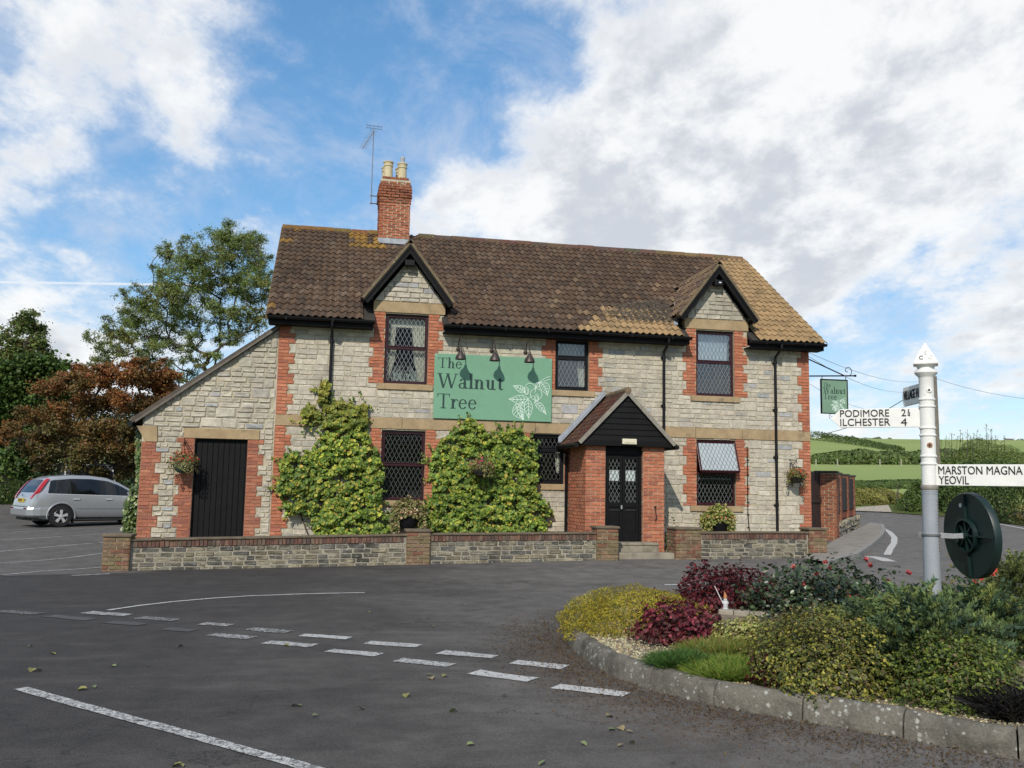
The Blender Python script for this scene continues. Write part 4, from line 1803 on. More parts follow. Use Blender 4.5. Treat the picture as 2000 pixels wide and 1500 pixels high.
def stroke(m, pts, w_, frame, k0=0):
    for i, (a, b) in enumerate(zip(pts, pts[1:])):
        dx, dy = b[0] - a[0], b[1] - a[1]
        L = math.hypot(dx, dy) or 1
        nx, ny = -dy / L * w_ / 2, dx / L * w_ / 2
        ex, ey = dx / L * w_ * .3, dy / L * w_ * .3
        m.poly([frame(p, q, k0 + i) for p, q in ((a[0] - ex + nx, a[1] - ey + ny), (b[0] + ex + nx, b[1] + ey + ny), (b[0] + ex - nx, b[1] + ey - ny), (a[0] - ex - nx, a[1] - ey - ny))])


def walnut_art():
    """line drawing of a walnut sprig in board fractions (u right, v down)"""
    def c(x, y):
        u = (x - (140 - 22 * (y - 238) / 922)) / 1688
        v = (y - (238 + .0435 * (x - 140))) / 912
        return (u, v)
    L = []

    def leaf(base, tip, w_, curve=0.0, veins=5):
        bx, by = base
        tx, ty = tip
        dx, dy = tx - bx, ty - by
        nx, ny = -dy, dx
        mid = []
        sides = ([], [])
        for i in range(13):
            t = i / 12
            cx_ = bx + dx * t + nx * curve * math.sin(t * math.pi)
            cy_ = by + dy * t + ny * curve * math.sin(t * math.pi)
            hw = w_ * math.sin(min(1, t * 1.06) ** .8 * math.pi) * (1 if t < 1 else 0)
            mid.append((cx_, cy_))
            sides[0].append((cx_ + nx * hw, cy_ + ny * hw))
            sides[1].append((cx_ - nx * hw, cy_ - ny * hw))
        L.append(mid)
        L.append(sides[0])
        L.append(sides[1])
        for k in range(veins):
            i = 2 + int(k * 8 / max(veins - 1, 1))
            j = min(i + 2, 12)
            for sd in sides:
                a, b = mid[i], sd[j]
                L.append([a, (a[0] + (b[0] - a[0]) * .8, a[1] + (b[1] - a[1]) * .8)])

    def circ(x, y, r_, a0=0, a1=360, ry=None):
        L.append([(x + r_ * math.cos(R(a)), y + (ry or r_) * math.sin(R(a))) for a in np.linspace(a0, a1, 22)])
    leaf((1420, 790), (1252, 700), .24, .05, 4)
    leaf((1470, 890), (1185, 890), .22, -.03, 5)
    leaf((1390, 925), (1405, 1185), .20, .14, 5)
    leaf((1290, 960), (1400, 1190), .28, .1, 5)
    leaf((1470, 900), (1475, 1175), .22, 0, 5)
    leaf((1560, 930), (1730, 1120), .17, -.06, 5)
    leaf((1650, 650), (1750, 850), .30, -.1, 5)
    leaf((1640, 650), (1580, 740), .25, .05, 2)
    circ(1495, 755, 82, 140, 395, 85)
    circ(1585, 830, 84, 0, 360, 84)
    circ(1445, 780, 34, 0, 360, 52)
    circ(1445, 785, 18, 0, 360, 36)
    circ(1590, 880, 32, 0, 360, 50)
    circ(1592, 885, 15, 0, 360, 34)
    L.append([(1640, 655), (1690, 610), (1740, 585), (1795, 570)])
    L.append([(1700, 640), (1745, 625), (1795, 608)])
    L.append([(1470, 890), (1520, 860), (1545, 850)])
    return [[c(*p) for p in l] for l in L]


ART = walnut_art()
M_SIGNGREEN = pbr('sage_green_board', srgb(138, 190, 156, .60), .55, var=.06, scale=1.2, fine=9, bump=.03, spec=.35)
M_INK = pbr('dark_green_ink', (.012, .040, .034), .6, var=0, bump=0)
M_CREAMINK = pbr('pale_line_ink', (.62, .76, .66), .6, var=0, bump=0)
SX0, SX1, SZ0, SZ1 = 2.31, 5.055, 3.165, 4.645
sg = thing('pub_sign', 'large sage green wall sign reading The Walnut Tree on the stone front', 'sign', (SX0, 0, SZ0))
m = MB().box(SX0, SX1, -.075, -.045, SZ0, SZ1)
m.build('board', M_SIGNGREEN, sg, bevel=.004)
m = MB()
for x in (2.5, 3.6, 4.85):
    m.box(x - .02, x + .02, -.0449, .0, SZ0 + .1, SZ1 - .1)
m.build('batten', M_BLACKWOOD, sg)
fr = lambda u, v, k: (SX0 + u, -.0765 - k * .00004, SZ0 + v)
SW, SH = SX1 - SX0, SZ1 - SZ0


def fit(m, txt, u0_, u1_, v, h, frame, wd):
    tot = sum(GLY[q][0] for q in txt) * h
    serif(m, txt, u0_ * wd, v, h, frame, (u1_ - u0_) * wd / tot)


m = MB()
fit(m, 'The', .028, .232, SH * (1 - .222), .235, fr, SW)
fit(m, 'Walnut', .028, .585, SH * (1 - .53), .335, fr, SW)
fit(m, 'Tree', .028, .365, SH * (1 - .845), .335, fr, SW)
m.build('lettering', M_INK, sg)
m = MB()
for i, l in enumerate(ART):
    stroke(m, [(u * SW, SH * (1 - v)) for u, v in l], .0105, fr, i * 3)
m.build('walnut_drawing', M_CREAMINK, sg)
MB().box(SX0 + .02, SX0 + .05, -.078, -.07, SZ1 - .05, SZ1 - .02).box(SX1 - .05, SX1 - .02, -.078, -.07, SZ1 - .05, SZ1 - .02).build('screw', M_STEEL, sg)

# swan-neck lamps over the sign
M_BRONZE = pbr('bronze_brown_metal', (.060, .046, .042), .45, metal=.4, var=.15, bump=.05)


def lamp(x, z, label):
    t = thing('sign_lamp', label, 'lamp', (x, 0, z), 'swan neck lamps over the pub sign')
    MB().lathe([(.05, 0), (.052, .02), (.03, .035), (.012, .045)], (x, .0, z), 14, (0, -1, 0)).build('wall_plate', M_BRONZE, t, smooth=True)
    m = MB()
    pts = []
    for i in range(13):
        a = math.pi * (i / 12)
        pts.append((x, -.26 + .21 * math.cos(a), z + .02 + .20 * math.sin(a)))
    m.tube([(x, -.02, z), (x, -.05, z)] + pts + [(x, -.47, z - .06)], .011, 8)
    m.build('arm', M_BRONZE, t, smooth=True)
    m = MB()
    zt = z - .06
    m.lathe([(.018, .02), (.03, .0), (.034, -.06), (.055, -.075), (.062, -.10), (.105, -.16), (.122, -.215), (.124, -.235), (.118, -.235), (.10, -.165), (.055, -.11)], (x, -.47, zt), 20)
    m.build('shade', M_BRONZE, t, smooth=True)
    return t


for x, lb in ((2.85, 'left swan neck lamp over the words of the green pub sign'), (3.63, 'middle swan neck lamp over the top edge of the green pub sign'),
              (4.43, 'right swan neck lamp over the walnut drawing of the green sign')):
    lamp(x, 4.77, lb)

# hanging sign on its iron bracket at the right corner
hs = thing('hanging_sign', 'small green double sided pub sign hanging from an iron scroll bracket', 'sign', (11.62, .12, 4.4))
BY = .12
m = MB()
m.tube([(11.60, BY, 4.53), (12.9, BY, 4.59)], .017, 6)
m.tube([(11.60, BY, 4.98), (12.62, BY, 4.585)], .015, 6)
m.tube([(12.9 - .18 + .14 * (1 - i / 30) * math.cos(R(-90 + i * 15)), BY, 4.71 + .14 * (1 - i / 30) * math.sin(R(-90 + i * 15))) for i in range(26)], .009, 5)
m.box(11.58, 11.62, BY - .06, BY + .06, 4.42, 5.08)
m.lathe([(.0, 0), (.028, .01), (.028, .05), (.0, .06)], (12.9, BY, 4.59), 8, (1, 0, .04))
m.build('bracket', M_BLACK, hs, smooth=True)
h0, h1 = fy(1604, 740, BY), fy(1653, 738, BY)
hz0 = fy(1606, 806, BY).z
hx0, hx1, hz1 = h0.x, h1.x, h0.z - .02
m = MB()
f_ = .022
m.box(hx0 - f_, hx0, BY - .025, BY + .025, hz0 - f_, hz1 + f_)
m.box(hx1, hx1 + f_, BY - .025, BY + .025, hz0 - f_, hz1 + f_)
m.box(hx0, hx1, BY - .025, BY + .025, hz1, hz1 + f_)
m.box(hx0, hx1, BY - .025, BY + .025, hz0 - f_, hz0)
for x in (hx0 + .02, hx1 - .02):
    m.tube([(x, BY, hz1 + f_), (x, BY, 4.55)], .009, 5)
for x, s in ((hx0 + .25, 1), (hx1 - .14, -1)):
    m.tube([(x + s * .07 * (1 - i / 28) * math.cos(R(90 + i * 16)), BY, hz0 - .10 + .075 * (1 - i / 28) * math.sin(R(90 + i * 16))) for i in range(24)], .006, 4)
m.build('sign_frame', M_BLACK, hs)
MB().box(hx0, hx1, BY - .012, BY + .012, hz0, hz1).build('board', pbr('hanging_sign_green', srgb(130, 165, 138, .72), .6, var=.12, scale=2, bump=.05), hs)
fr2 = lambda u, v, k: (hx0 + u, BY - .0135 - k * .00004, hz0 + v)
hw_, hh_ = hx1 - hx0, hz1 - hz0
m = MB()
fit(m, 'The', .06, .36, hh_ * .79, .10, fr2, hw_)
fit(m, 'Walnut', .06, .94, hh_ * .59, .155, fr2, hw_)
fit(m, 'Tree', .06, .60, hh_ * .41, .145, fr2, hw_)
m.build('lettering', M_INK, hs)
m = MB()
for i, l in enumerate(ART):
    stroke(m, [((u - .62) / .38 * hw_ * .62 + hw_ * .33, (1 - v) / .55 * hh_ * .33 + hh_ * .04) for u, v in l], .007, fr2, i * 3)
m.build('walnut_drawing', M_CREAMINK, hs)

# ------------------------------------------------------------------ lean-to store at the left end
LX0, LX1 = -3.88, HX0 - .003
lt = thing('lean_to_store', 'single storey stone lean-to with black plank door at the left end of the pub', 'outbuilding', (-2.5, 0, .1))
LSL = (5.06 - 2.90) / (-1.15 + 4.06)
lz = lambda x: 2.90 + (x + 4.06) * LSL
D0, D1, DZ0, DZ1 = -2.80, -1.70, .12, 2.57
m = MB()
m.quad((LX0, 0, -.1), (D0, 0, -.1), (D0, 0, lz(LX0) - .04), (LX0, 0, lz(LX0) - .04))
m.poly([(LX0, 0, lz(LX0) - .04), (D0, 0, lz(LX0) - .04), (D0, 0, lz(D0) - .04)])
m.quad((D0, 0, DZ1), (D1, 0, DZ1), (D1, 0, lz(D1) - .04), (D0, 0, lz(D0) - .04))
m.quad((D1, 0, -.1), (LX1, 0, -.1), (LX1, 0, lz(LX1) - .04), (D1, 0, lz(D1) - .04))
m.quad((LX0, 0, -.1), (LX0, 5, -.1), (LX0, 5, lz(LX0)), (LX0, 0, lz(LX0)))
m.quad((D0, 0, DZ0), (D0, .14, DZ0), (D0, .14, DZ1), (D0, 0, DZ1))
m.quad((D1, 0, DZ0), (D1, .14, DZ0), (D1, .14, DZ1), (D1, 0, DZ1))
m.quad((D0, 0, DZ1), (D1, 0, DZ1), (D1, .14, DZ1), (D0, .14, DZ1))
m.build('wall', M_MORTAR, lt)
lob = [(D0, D1, 0, DZ1)]
MB().box(-3.03, -1.46, -.03, .05, 2.572, 2.785).build('lintel', M_DRESS, lt, bevel=.006)
lob.append((-3.03, -1.46, 2.572, 2.785))
MB().prism([(LX0 + .08, -.035, 2.47), (LX0 + .32, -.035, 2.47), (LX0 + .30, -.035, 2.80), (LX0 - .12, -.035, 2.80)], (0, .06, 0)).build('kneeler_stone', M_DRESS, lt, bevel=.005)
lob.append((LX0, LX0 + .32, 2.47, 2.80))
bricks = []
teeth(LX0 + .004, 1, .1, 2.47, .40, .29, lob)
teeth(D0, -1, .1, 2.572, .37, .27, lob)
teeth(D1, 1, .1, 2.572, .34, .24, lob)
pointing(lt, bricks)
pieces(lt, 'brick', [(*q[:7], (q[7][0] * .80, q[7][1] * .84, q[7][2] * .92)) for q in bricks], brick_m, 'brick', .35, 300, 'brickwork')
stones = []
for q in lay_stones(LX0 + .02, LX1 - .01, .10, lz(LX1), lob, .22, .020):
    xz = (q[3] + .05 - 2.90) / LSL - 4.06
    if q[1] < xz + .02:
        continue
    a = max(q[0], xz - .05 if q[2] > 2.6 else q[0])
    if q[1] - a > .06:
        stone_rects([(a, q[1], q[2], q[3])], depth=.024, colf=lambda: stone_col(.97))
pieces(lt, 'stone', stones, stone_m, 'leanstone', .75, 300, 'stonework')
dm = MB()
dd = thing  # planks of the door as parts
n = 9
for i in range(n):
    a = D0 + .035 + (D1 - D0 - .07) * i / n
    b = D0 + .035 + (D1 - D0 - .07) * (i + 1) / n - .006
    MB().box(a, b, .085, .12, DZ0 + .03, DZ1 - .035).build('door_plank', M_BLACKWOOD, lt, bevel=.006)
m = MB()
m.box(D0 + .001, D0 + .033, .06, .135, DZ0, DZ1 - .001)
m.box(D1 - .033, D1 - .001, .06, .135, DZ0, DZ1 - .001)
m.box(D0 + .033, D1 - .033, .06, .135, DZ1 - .033, DZ1 - .001)
m.box(D0 + .033, D1 - .033, .121, .135, DZ0, DZ1 - .033)
m.build('door_frame', M_BLACKWOOD, lt)
m = MB()
m.prism([(-4.08, -.10, 2.86), (LX1 + .02, -.10, lz(LX1 + .02) - .0), (LX1 + .02, -.10, lz(LX1 + .02) + .085), (-4.12, -.10, 2.945)], (0, 5.1, 0))
m.build('roof', pbr('brown_roof_edge', (.085, .068, .052), .9, var=.3, scale=6, bump=.5), lt)
m = MB()
m.prism([(-4.02, -.125, 2.86), (LX1 - .02, -.125, lz(LX1 - .02) - .03), (LX1 - .02, -.125, lz(LX1 - .02) + .025), (-4.02, -.125, 2.915)], (0, .024, 0))
m.build('barge_board', M_WOODVERGE, lt)
m = MB()
m.tube([(-4.12, -.12, 2.83), (-4.12, 5, 2.83)], .055, 8)
m.build('gutter', M_BLACK, lt)

# ------------------------------------------------------------------ entrance porch
PX0, PX1, PY = 5.49, 7.28, -1.5
PD0, PD1 = 5.93, 6.79
po_ = thing('entrance_porch', 'red brick entrance porch with black boarded gable and black double doors', 'porch', (6.38, -.75, .2))
m = MB()
m.box(PX0 + .01, PD0, PY + .01, PY + .225, 0, 2.60)
m.box(PD1, PX1 - .01, PY + .01, PY + .225, 0, 2.60)
m.box(PX0 + .01, PX0 + .11, PY + .225, -.001, 0, 2.60)
m.box(PX1 - .11, PX1 - .01, PY + .225, -.001, 0, 2.60)
m.box(PX0 + .11, PX1 - .11, -.06, -.001, 0, 2.60)
m.build('wall', M_MORTAR, po_)
bricks = []
for a, b in ((PX0, PD0), (PD1, PX1)):
    for q in lay_bricks(a + .002, b - .001, .15, 2.58):
        bricks.append(((q[0] + q[1]) / 2, PY + .03, (q[2] + q[3]) / 2, q[1] - q[0], .034, q[3] - q[2], 0, brick_col(.92)))
for q in lay_bricks(PY + .004, -.02, .15, 2.58, phase=1):
    bricks.append((PX0 + .03, (q[0] + q[1]) / 2, (q[2] + q[3]) / 2, q[1] - q[0], .034, q[3] - q[2], -R(90), brick_col(.88)))
for x, rz in ((PD0, R(90)), (PD1, -R(90))):
    for q in lay_bricks(PY + .004, PY + .12, .5, 2.58, blen=.12):
        bricks.append((x + (-.03 if rz > 0 else .03), (q[0] + q[1]) / 2, (q[2] + q[3]) / 2, q[1] - q[0], .031, q[3] - q[2], rz, brick_col(.85)))
pieces(po_, 'brick', bricks, brick_m, 'brick', .35, 300, 'brickwork')
# doors
FZ = .52
m = MB()
m.box(PD0 + .002, PD0 + .06, PY + .10, PY + .20, FZ, 2.57)
m.box(PD1 - .06, PD1 - .002, PY + .10, PY + .20, FZ, 2.57)
m.box(PD0 + .06, PD1 - .06, PY + .10, PY + .20, 2.40, 2.57)
m.build('door_frame', M_BLACKWOOD, po_, bevel=.006)
mid = (PD0 + PD1) / 2
for a, b, xp in ((PD0 + .062, mid - .003, .0), (mid + .003, PD1 - .062, .0)):
    st, y0, y1 = .06, PY + .12, PY + .16
    zt, zb = 2.398, FZ + .002
    g0, g1_ = 1.36, 2.30
    m = MB()
    m.box(a, a + st, y0, y1, zb, zt)
    m.box(b - st, b, y0, y1, zb, zt)
    m.box(a + st, b - st, y0, y1, g1_, zt)
    m.box(a + st, b - st, y0, y1, g0 - .10, g0)
    m.box(a + st, b - st, y0, y1, zb, zb + .2)
    m.box(a + st, b - st, y0 + .018, y1, zb + .2, g0 - .10)
    d_ = m.build('door', M_BLACKWOOD, po_, bevel=.005)
    m = MB()
    m.quad((a + st, y0 + .02, g0), (b - st, y0 + .02, g0), (b - st, y0 + .02, g1_), (a + st, y0 + .02, g1_))
    m.build('pane', M_GLASS, d_)
    m = MB()
    leading(m, a + st, b - st, g0, g1_, y0 + .012, dx=.088, dz=.165)
    m.build('leading', pbr('grey_leading'), d_)
    MB().box(a + st + .015, b - st - .015, y0 + .03, y0 + .033, 1.83, 2.06).build('notice', pbr('white_paper'), d_)
    MB().box(a + st, b - st, y0 - .004, y0 + .001, g0 - .17, g0 - .158).build('moulding', pbr('worn_black', (.05, .05, .05), .5), d_)
m = MB().box(mid - .045, mid - .02, PY + .075, PY + .12, 1.22, 1.30)
m.build('door_handle', M_STEEL, po_)
MB().box(PX0 + .12, PX1 - .12, PY + .5, -.07, 0, 2.58).build('dark_lobby', M_DARK, po_)
# steps
M_STEP = pbr('worn_stone_step', (.24, .21, .16), .9, var=.3, scale=4, bump=.5, blotch=((.10, .085, .06), 3, .5, .7, .6))
MB().box(5.86, 7.02, PY - .36, PY + .10, .05, .47).box(5.86, 7.02, PY - .38, PY + .10, .4701, .52).build('step', M_STEP, po_, bevel=.01)
MB().box(5.86, 7.28, PY - .68, PY - .361, .0, .33).build('step', M_STEP, po_, bevel=.012)
# boarded gable
AX, AZ, EZ, HWD = 6.375, 3.79, 2.66, 1.09
gy_ = PY - .10
nb = 8
zb0 = 2.70
kx = HWD / (AZ - EZ)
for i in range(nb):
    za = zb0 + (AZ - .09 - zb0) * i / nb
    zb_ = zb0 + (AZ - .09 - zb0) * (i + 1) / nb
    wa = (AZ - .06 - za) * kx - .02
    wb = max((AZ - .06 - zb_) * kx - .02, .0)
    MB().add([(AX - wa, gy_ - .03, za - .012), (AX + wa, gy_ - .03, za - .012), (AX + wb, gy_ - .008, zb_), (AX - wb, gy_ - .008, zb_),
              (AX - wa, gy_ + .02, za - .012), (AX + wa, gy_ + .02, za - .012), (AX + wb, gy_ + .02, zb_), (AX - wb, gy_ + .02, zb_)],
             [(0, 1, 2, 3), (7, 6, 5, 4), (0, 4, 5, 1), (1, 5, 6, 2), (2, 6, 7, 3), (3, 7, 4, 0)]).build('gable_board', M_BLACKWOOD, po_)
MB().box(PX0 - .13, PX1 + .13, gy_ - .035, gy_ + .02, 2.575, 2.686).build('gable_beam', M_BLACKWOOD, po_, bevel=.006)
m = MB()
for s in (-1, 1):
    m.prism([(AX, PY - .16, AZ - .02), (AX + s * HWD, PY - .16, EZ - .02), (AX + s * HWD, PY - .16, EZ - .07), (AX, PY - .16, AZ - .07)], (0, 1.62 - .005, 0))
m.build('roof', M_BLACKWOOD, po_)
SLP = math.hypot(HWD, AZ - EZ)


def porch_col(p, r_, c):
    jj = random.uniform(.42, .62)
    return tuple(q * jj for q in random.choice((srgb(134, 82, 70), srgb(118, 76, 66), srgb(108, 78, 66), srgb(118, 98, 78))))


for s in (-1, 1):
    us = Vector((-s * HWD, 0, AZ - EZ)).normalized()
    eu = Vector((0, s, 0))
    ns = Vector((s * (AZ - EZ), 0, HWD)).normalized()
    org = Vector((AX + s * (HWD + .03), PY - .17 if s > 0 else PY - .17 + 16 * .1, EZ - .04))
    slope_tiles(po_, org, eu, us, ns, 16, 11, lambda p: p.y < -.10, porch_col, tile_m, w_=.10, g=SLP / 10.7, amp=.012, lip=.016, limit=90)
m = MB()
for s in (-1, 1):
    d = Vector((s * HWD, 0, EZ - AZ)).normalized()
    nrm_ = Vector((-d.z * s, 0, d.x * s)) if True else None
    nrm_ = Vector((s * (AZ - EZ), 0, HWD)).normalized()
    A = Vector((AX, PY - .19, AZ + .015))
    B = Vector((AX + s * (HWD + .02), PY - .19, EZ - .005))
    zo = .085 / nrm_.z
    m = MB().prism([A, B, B - nrm_ * .085, Vector((AX, PY - .19, AZ + .015 - zo))], (0, .028, 0))
    m.build('barge_board', pbr('grey_timber', (.22, .20, .165), .9, var=.25, scale=8, bump=.4), po_)
m = MB()
m.tube([(AX, PY - .20, AZ + .0), (AX, -.02, AZ + .0)], .075, 10)
o = m.build('ridge_tile', tile_m('obj'), po_, smooth=True)
o.color = (*srgb(150, 130, 105, .55), 1)
m = MB()
m.prism([(AX - .05, -.26, AZ + .06), (AX - HWD - .05, -.26, EZ + .02), (AX - HWD - .05, -.26, EZ + .045), (AX - .05, -.26, AZ + .085)], (0, .255, 0))
m.prism([(AX - .05, -.05, AZ + .05), (AX - HWD - .05, -.05, EZ + .02), (AX - HWD - .05, -.05, EZ + .16), (AX - .05, -.05, AZ + .17)], (0, .045, 0))
m.build('lead_flashing', M_LEAD, po_)
for s, x in ((-1, AX - HWD - .05), (1, AX + HWD + .05)):
    m = MB()
    m.tube([(x, PY - .17, EZ - .085), (x, -.04, EZ - .075)], .048, 8)
    m.build('gutter', M_BLACK, po_, smooth=True)
m = MB()
m.tube([(AX - HWD - .05, -.16, EZ - .10), (5.42, -.16, EZ - .22), (5.42, -.09, EZ - .32), (5.42, -.09, .25)], .034, 8)
m.build('downpipe', M_BLACK, po_, smooth=True)
mm = MB().box(6.255, 6.575, gy_ - .10, gy_ - .036, 2.615, 2.735)
lo_ = mm.build('porch_light', pbr('cream_plastic', (.62, .58, .42), .5, var=.05, bump=0), po_, bevel=.012)
m = MB()
for i, c in enumerate('.........'):
    m.box(6.30 + i * .026, 6.312 + i * .026, gy_ - .1008, gy_ - .1003, 2.637, 2.655)
m.build('lettering', M_BLACK, lo_)
m = MB()
m.tube([(7.06, PY - .03, 1.27), (7.06, PY - .05, 1.15), (7.08, PY - .05, 1.06), (7.05, PY - .05, .98)], .01, 5)
m.lathe([(.02, 0), (.02, .03)], (7.06, PY, 1.27), 8, (0, -1, 0))
m.build('wall_hook', M_BLACK, po_)


# ------------------------------------------------------------------ low garden walls
def old_stone_col():
    c = random.choice((srgb(160, 152, 132), srgb(146, 140, 124), srgb(128, 124, 114), srgb(166, 156, 132), srgb(116, 114, 108), srgb(152, 142, 120)))
    jj = random.uniform(.56, .86)
    return tuple(q * jj for q in c)


def old_brick_col():
    c = random.choice((srgb(124, 90, 78), srgb(114, 84, 76), srgb(132, 100, 84), srgb(124, 104, 90), srgb(106, 88, 80)))
    jj = random.uniform(.6, .85)
    return tuple(q * jj for q in c)


def pier_brick_col():
    c = random.choice((srgb(148, 120, 94), srgb(142, 100, 80), srgb(138, 122, 90), srgb(150, 126, 100)))
    jj = random.uniform(.55, .8)
    return tuple(q * jj for q in c)


def garden_wall(label, path, piers):
    """path: (x, y, ztop) of the front face; piers: (x, ztop, width)"""
    t = thing('garden_wall', label, 'low wall', (path[0][0], path[0][1], g1(path[0][0], path[0][1])))
    th = .26
    core, cope = MB(), MB()
    st, bk, pb = [], [], []

    def at(x):
        for a, b in zip(path, path[1:]):
            if x <= b[0] or b is path[-1]:
                k = (x - a[0]) / (b[0] - a[0])
                return (x, a[1] + (b[1] - a[1]) * k, a[2] + (b[2] - a[2]) * k, math.atan2(b[1] - a[1], b[0] - a[0]))
    x0, x1 = path[0][0], path[-1][0]
    n = int((x1 - x0) / .5)
    pin = [(p[0] - p[2] / 2, p[0] + p[2] / 2) for p in piers]
    for i in range(n):
        a, b = at(x0 + (x1 - x0) * i / n), at(x0 + (x1 - x0) * (i + 1) / n)
        for q0, q1, mb_, off in ((-.25, -.035, core, .0), (-.035, .0, cope, -.045)):
            za0, za1 = (g1(a[0], a[1]) - .05 if mb_ is core else a[2] + q0), a[2] + q1
            zb0_, zb1 = (g1(b[0], b[1]) - .05 if mb_ is core else b[2] + q0), b[2] + q1
            f0, f1 = a[1] + off, b[1] + off
            e0, e1 = a[1] + th - off, b[1] + th - off
            mb_.add([(a[0], f0, za0), (b[0], f1, zb0_), (b[0], f1, zb1), (a[0], f0, za1), (a[0], e0, za0), (b[0], e1, zb0_), (b[0], e1, zb1), (a[0], e0, za1)],
                    [(0, 1, 2, 3), (5, 4, 7, 6), (3, 2, 6, 7), (0, 4, 5, 1)])
    x = x0 + .02
    while x < x1:              # bricks set on end under the coping
        wdt = random.uniform(.066, .082)
        p = at(x + wdt / 2)
        if not any(a - .03 < p[0] < b + .03 for a, b in pin):
            bk.append((p[0], p[1] + .03, p[2] - .035 - .065, wdt - .009, .052 * random.uniform(.9, 1.2), .118, p[3], old_brick_col()))
        x += wdt
    x = x0 + .02
    heights = [.0, .33, .66, 1.0]
    for r_ in range(5):
        x = x0 - random.uniform(0, .2)
        while x < x1:
            wdt = random.uniform(.13, .34)
            c0, c1 = max(x, x0), min(x + wdt, x1)
            for a, b in pin:
                if c0 < b + .01 and c1 > a - .01:
                    if c0 < a - .06:
                        c1 = a - .01
                    elif c1 > b + .06:
                        c0 = b + .01
                    else:
                        c1 = c0
            if c1 - c0 > .07:
                p = at((c0 + c1) / 2)
                zlo, zhi = g1(p[0], p[1]) - .03, p[2] - .165
                h = (zhi - zlo) / 5
                za = zlo + r_ * h
                st.append((p[0], p[1] + .03, za + h / 2, c1 - c0 - .012, .042 * random.uniform(.88, 1.15), h - .013 + random.uniform(-.010, .006), p[3], old_stone_col()))
            x += wdt
    core.build('wall_core', M_OLDMORTAR, t)
    cope.build('coping', pbr('brown_coping', (.135, .105, .07), .95, var=.3, scale=5, bump=.6, blotch=((.07, .055, .035), 3, .45, .7, .6), spots=((.25, .22, .15), 22, .2)), t, bevel=.01)
    for px_, zt, wd in piers:
        p = at(min(max(px_, x0), x1))
        zb = g1(px_, p[1]) - .04
        yf = p[1] - .07
        dp = wd * .95
        pc = MB().box(px_ - wd / 2 + .014, px_ + wd / 2 - .014, yf + .014, yf + dp - .014, zb, zt - .05)
        pr = pc.build('pier', M_OLDMORTAR, t)
        WLOC[pr.name] = Vector(base_of(t))
        pbk = []
        for face in range(3):
            L = wd if face == 0 else dp
            for a, b, c, d in lay_bricks(0, L, zb, zt - .055, .075, .225, .010, phase=face % 2):
                u = (a + b) / 2
                if face == 0:
                    pbk.append((px_ - wd / 2 + u, yf + .03, (c + d) / 2, b - a, .032, d - c, 0, pier_brick_col()))
                elif face == 1:
                    pbk.append((px_ - wd / 2 + .03, yf + u, (c + d) / 2, b - a, .032, d - c, -R(90), pier_brick_col()))
                else:
                    pbk.append((px_ + wd / 2 - .03, yf + u, (c + d) / 2, b - a, .032, d - c, R(90), pier_brick_col()))
        pieces(pr, 'brick', pbk, oldbrick_m, 'brick', .6, 300, 'brickwork')
        MB().box(px_ - wd / 2 - .025, px_ + wd / 2 + .025, yf - .025, yf + dp + .02, zt - .048, zt).build('pier_cap', pbr('brown_coping'), pr, bevel=.012)
    pieces(t, 'brick', bk, oldbrick_m, 'brick', .6, 300, 'brickwork')
    pieces(t, 'stone', st, oldstone_m, 'wallstone', .75, 300, 'stonework')
    return t


garden_wall('long low stone garden wall with brick piers in front of the climbers', [(-3.55, -2.95, .575), (-3.0, -2.85, .59), (1.55, -2.5, .69), (2.2, -2.48, .71), (5.95, -2.28, .76)],
            [(-3.64, .67, .46), (1.82, .785, .46), (5.73, .88, .46)])
garden_wall('short low stone garden wall with brick piers right of the porch steps', [(7.30, -2.22, .765), (9.0, -2.17, .79), (10.75, -2.1, .80)],
            [(7.52, .87, .56), (10.55, .885, .42)])

# ground between low walls and the house: paving strip
m = MB()
for i in range(29):
    xa, xb = -3.5 + i * .5, -3.5 + (i + 1) * .5
    ya, yb = (float(np.interp(q, [-3.5, 1.8, 5.9, 11], [-2.8, -2.35, -2.1, -1.95])) for q in (xa, xb))
    m.quad((xa, ya, g1(xa, ya) + .05), (xb, yb, g1(xb, yb) + .05), (xb, 0.0, g1(xb, 0) + .06), (xa, 0.0, g1(xa, 0) + .06))
m.build('forecourt', pbr('forecourt_gravel', (.17, .15, .12), .95, var=.3, scale=5, bump=.5))['kind'] = 'structure'

# ------------------------------------------------------------------ yard wall with piers and panels to the right
yw = thing('yard_wall', 'brick piered yard wall with dark timber panels beside the right end of the pub', 'wall', tuple(atd(1620, 1050, 25)))
A0 = atd(1600, 1000, 25.2)
A0.z = 0
A1 = atd(1640, 1000, 25.4)
A1.z = 0
A2 = atd(1680, 1000, 30.8)
A2.z = 0
dW = (A2 - A1).normalized()
nW = Vector((dW.y, -dW.x, 0))
if nW.dot(CAMP - A1) < 0:
    nW = -nW


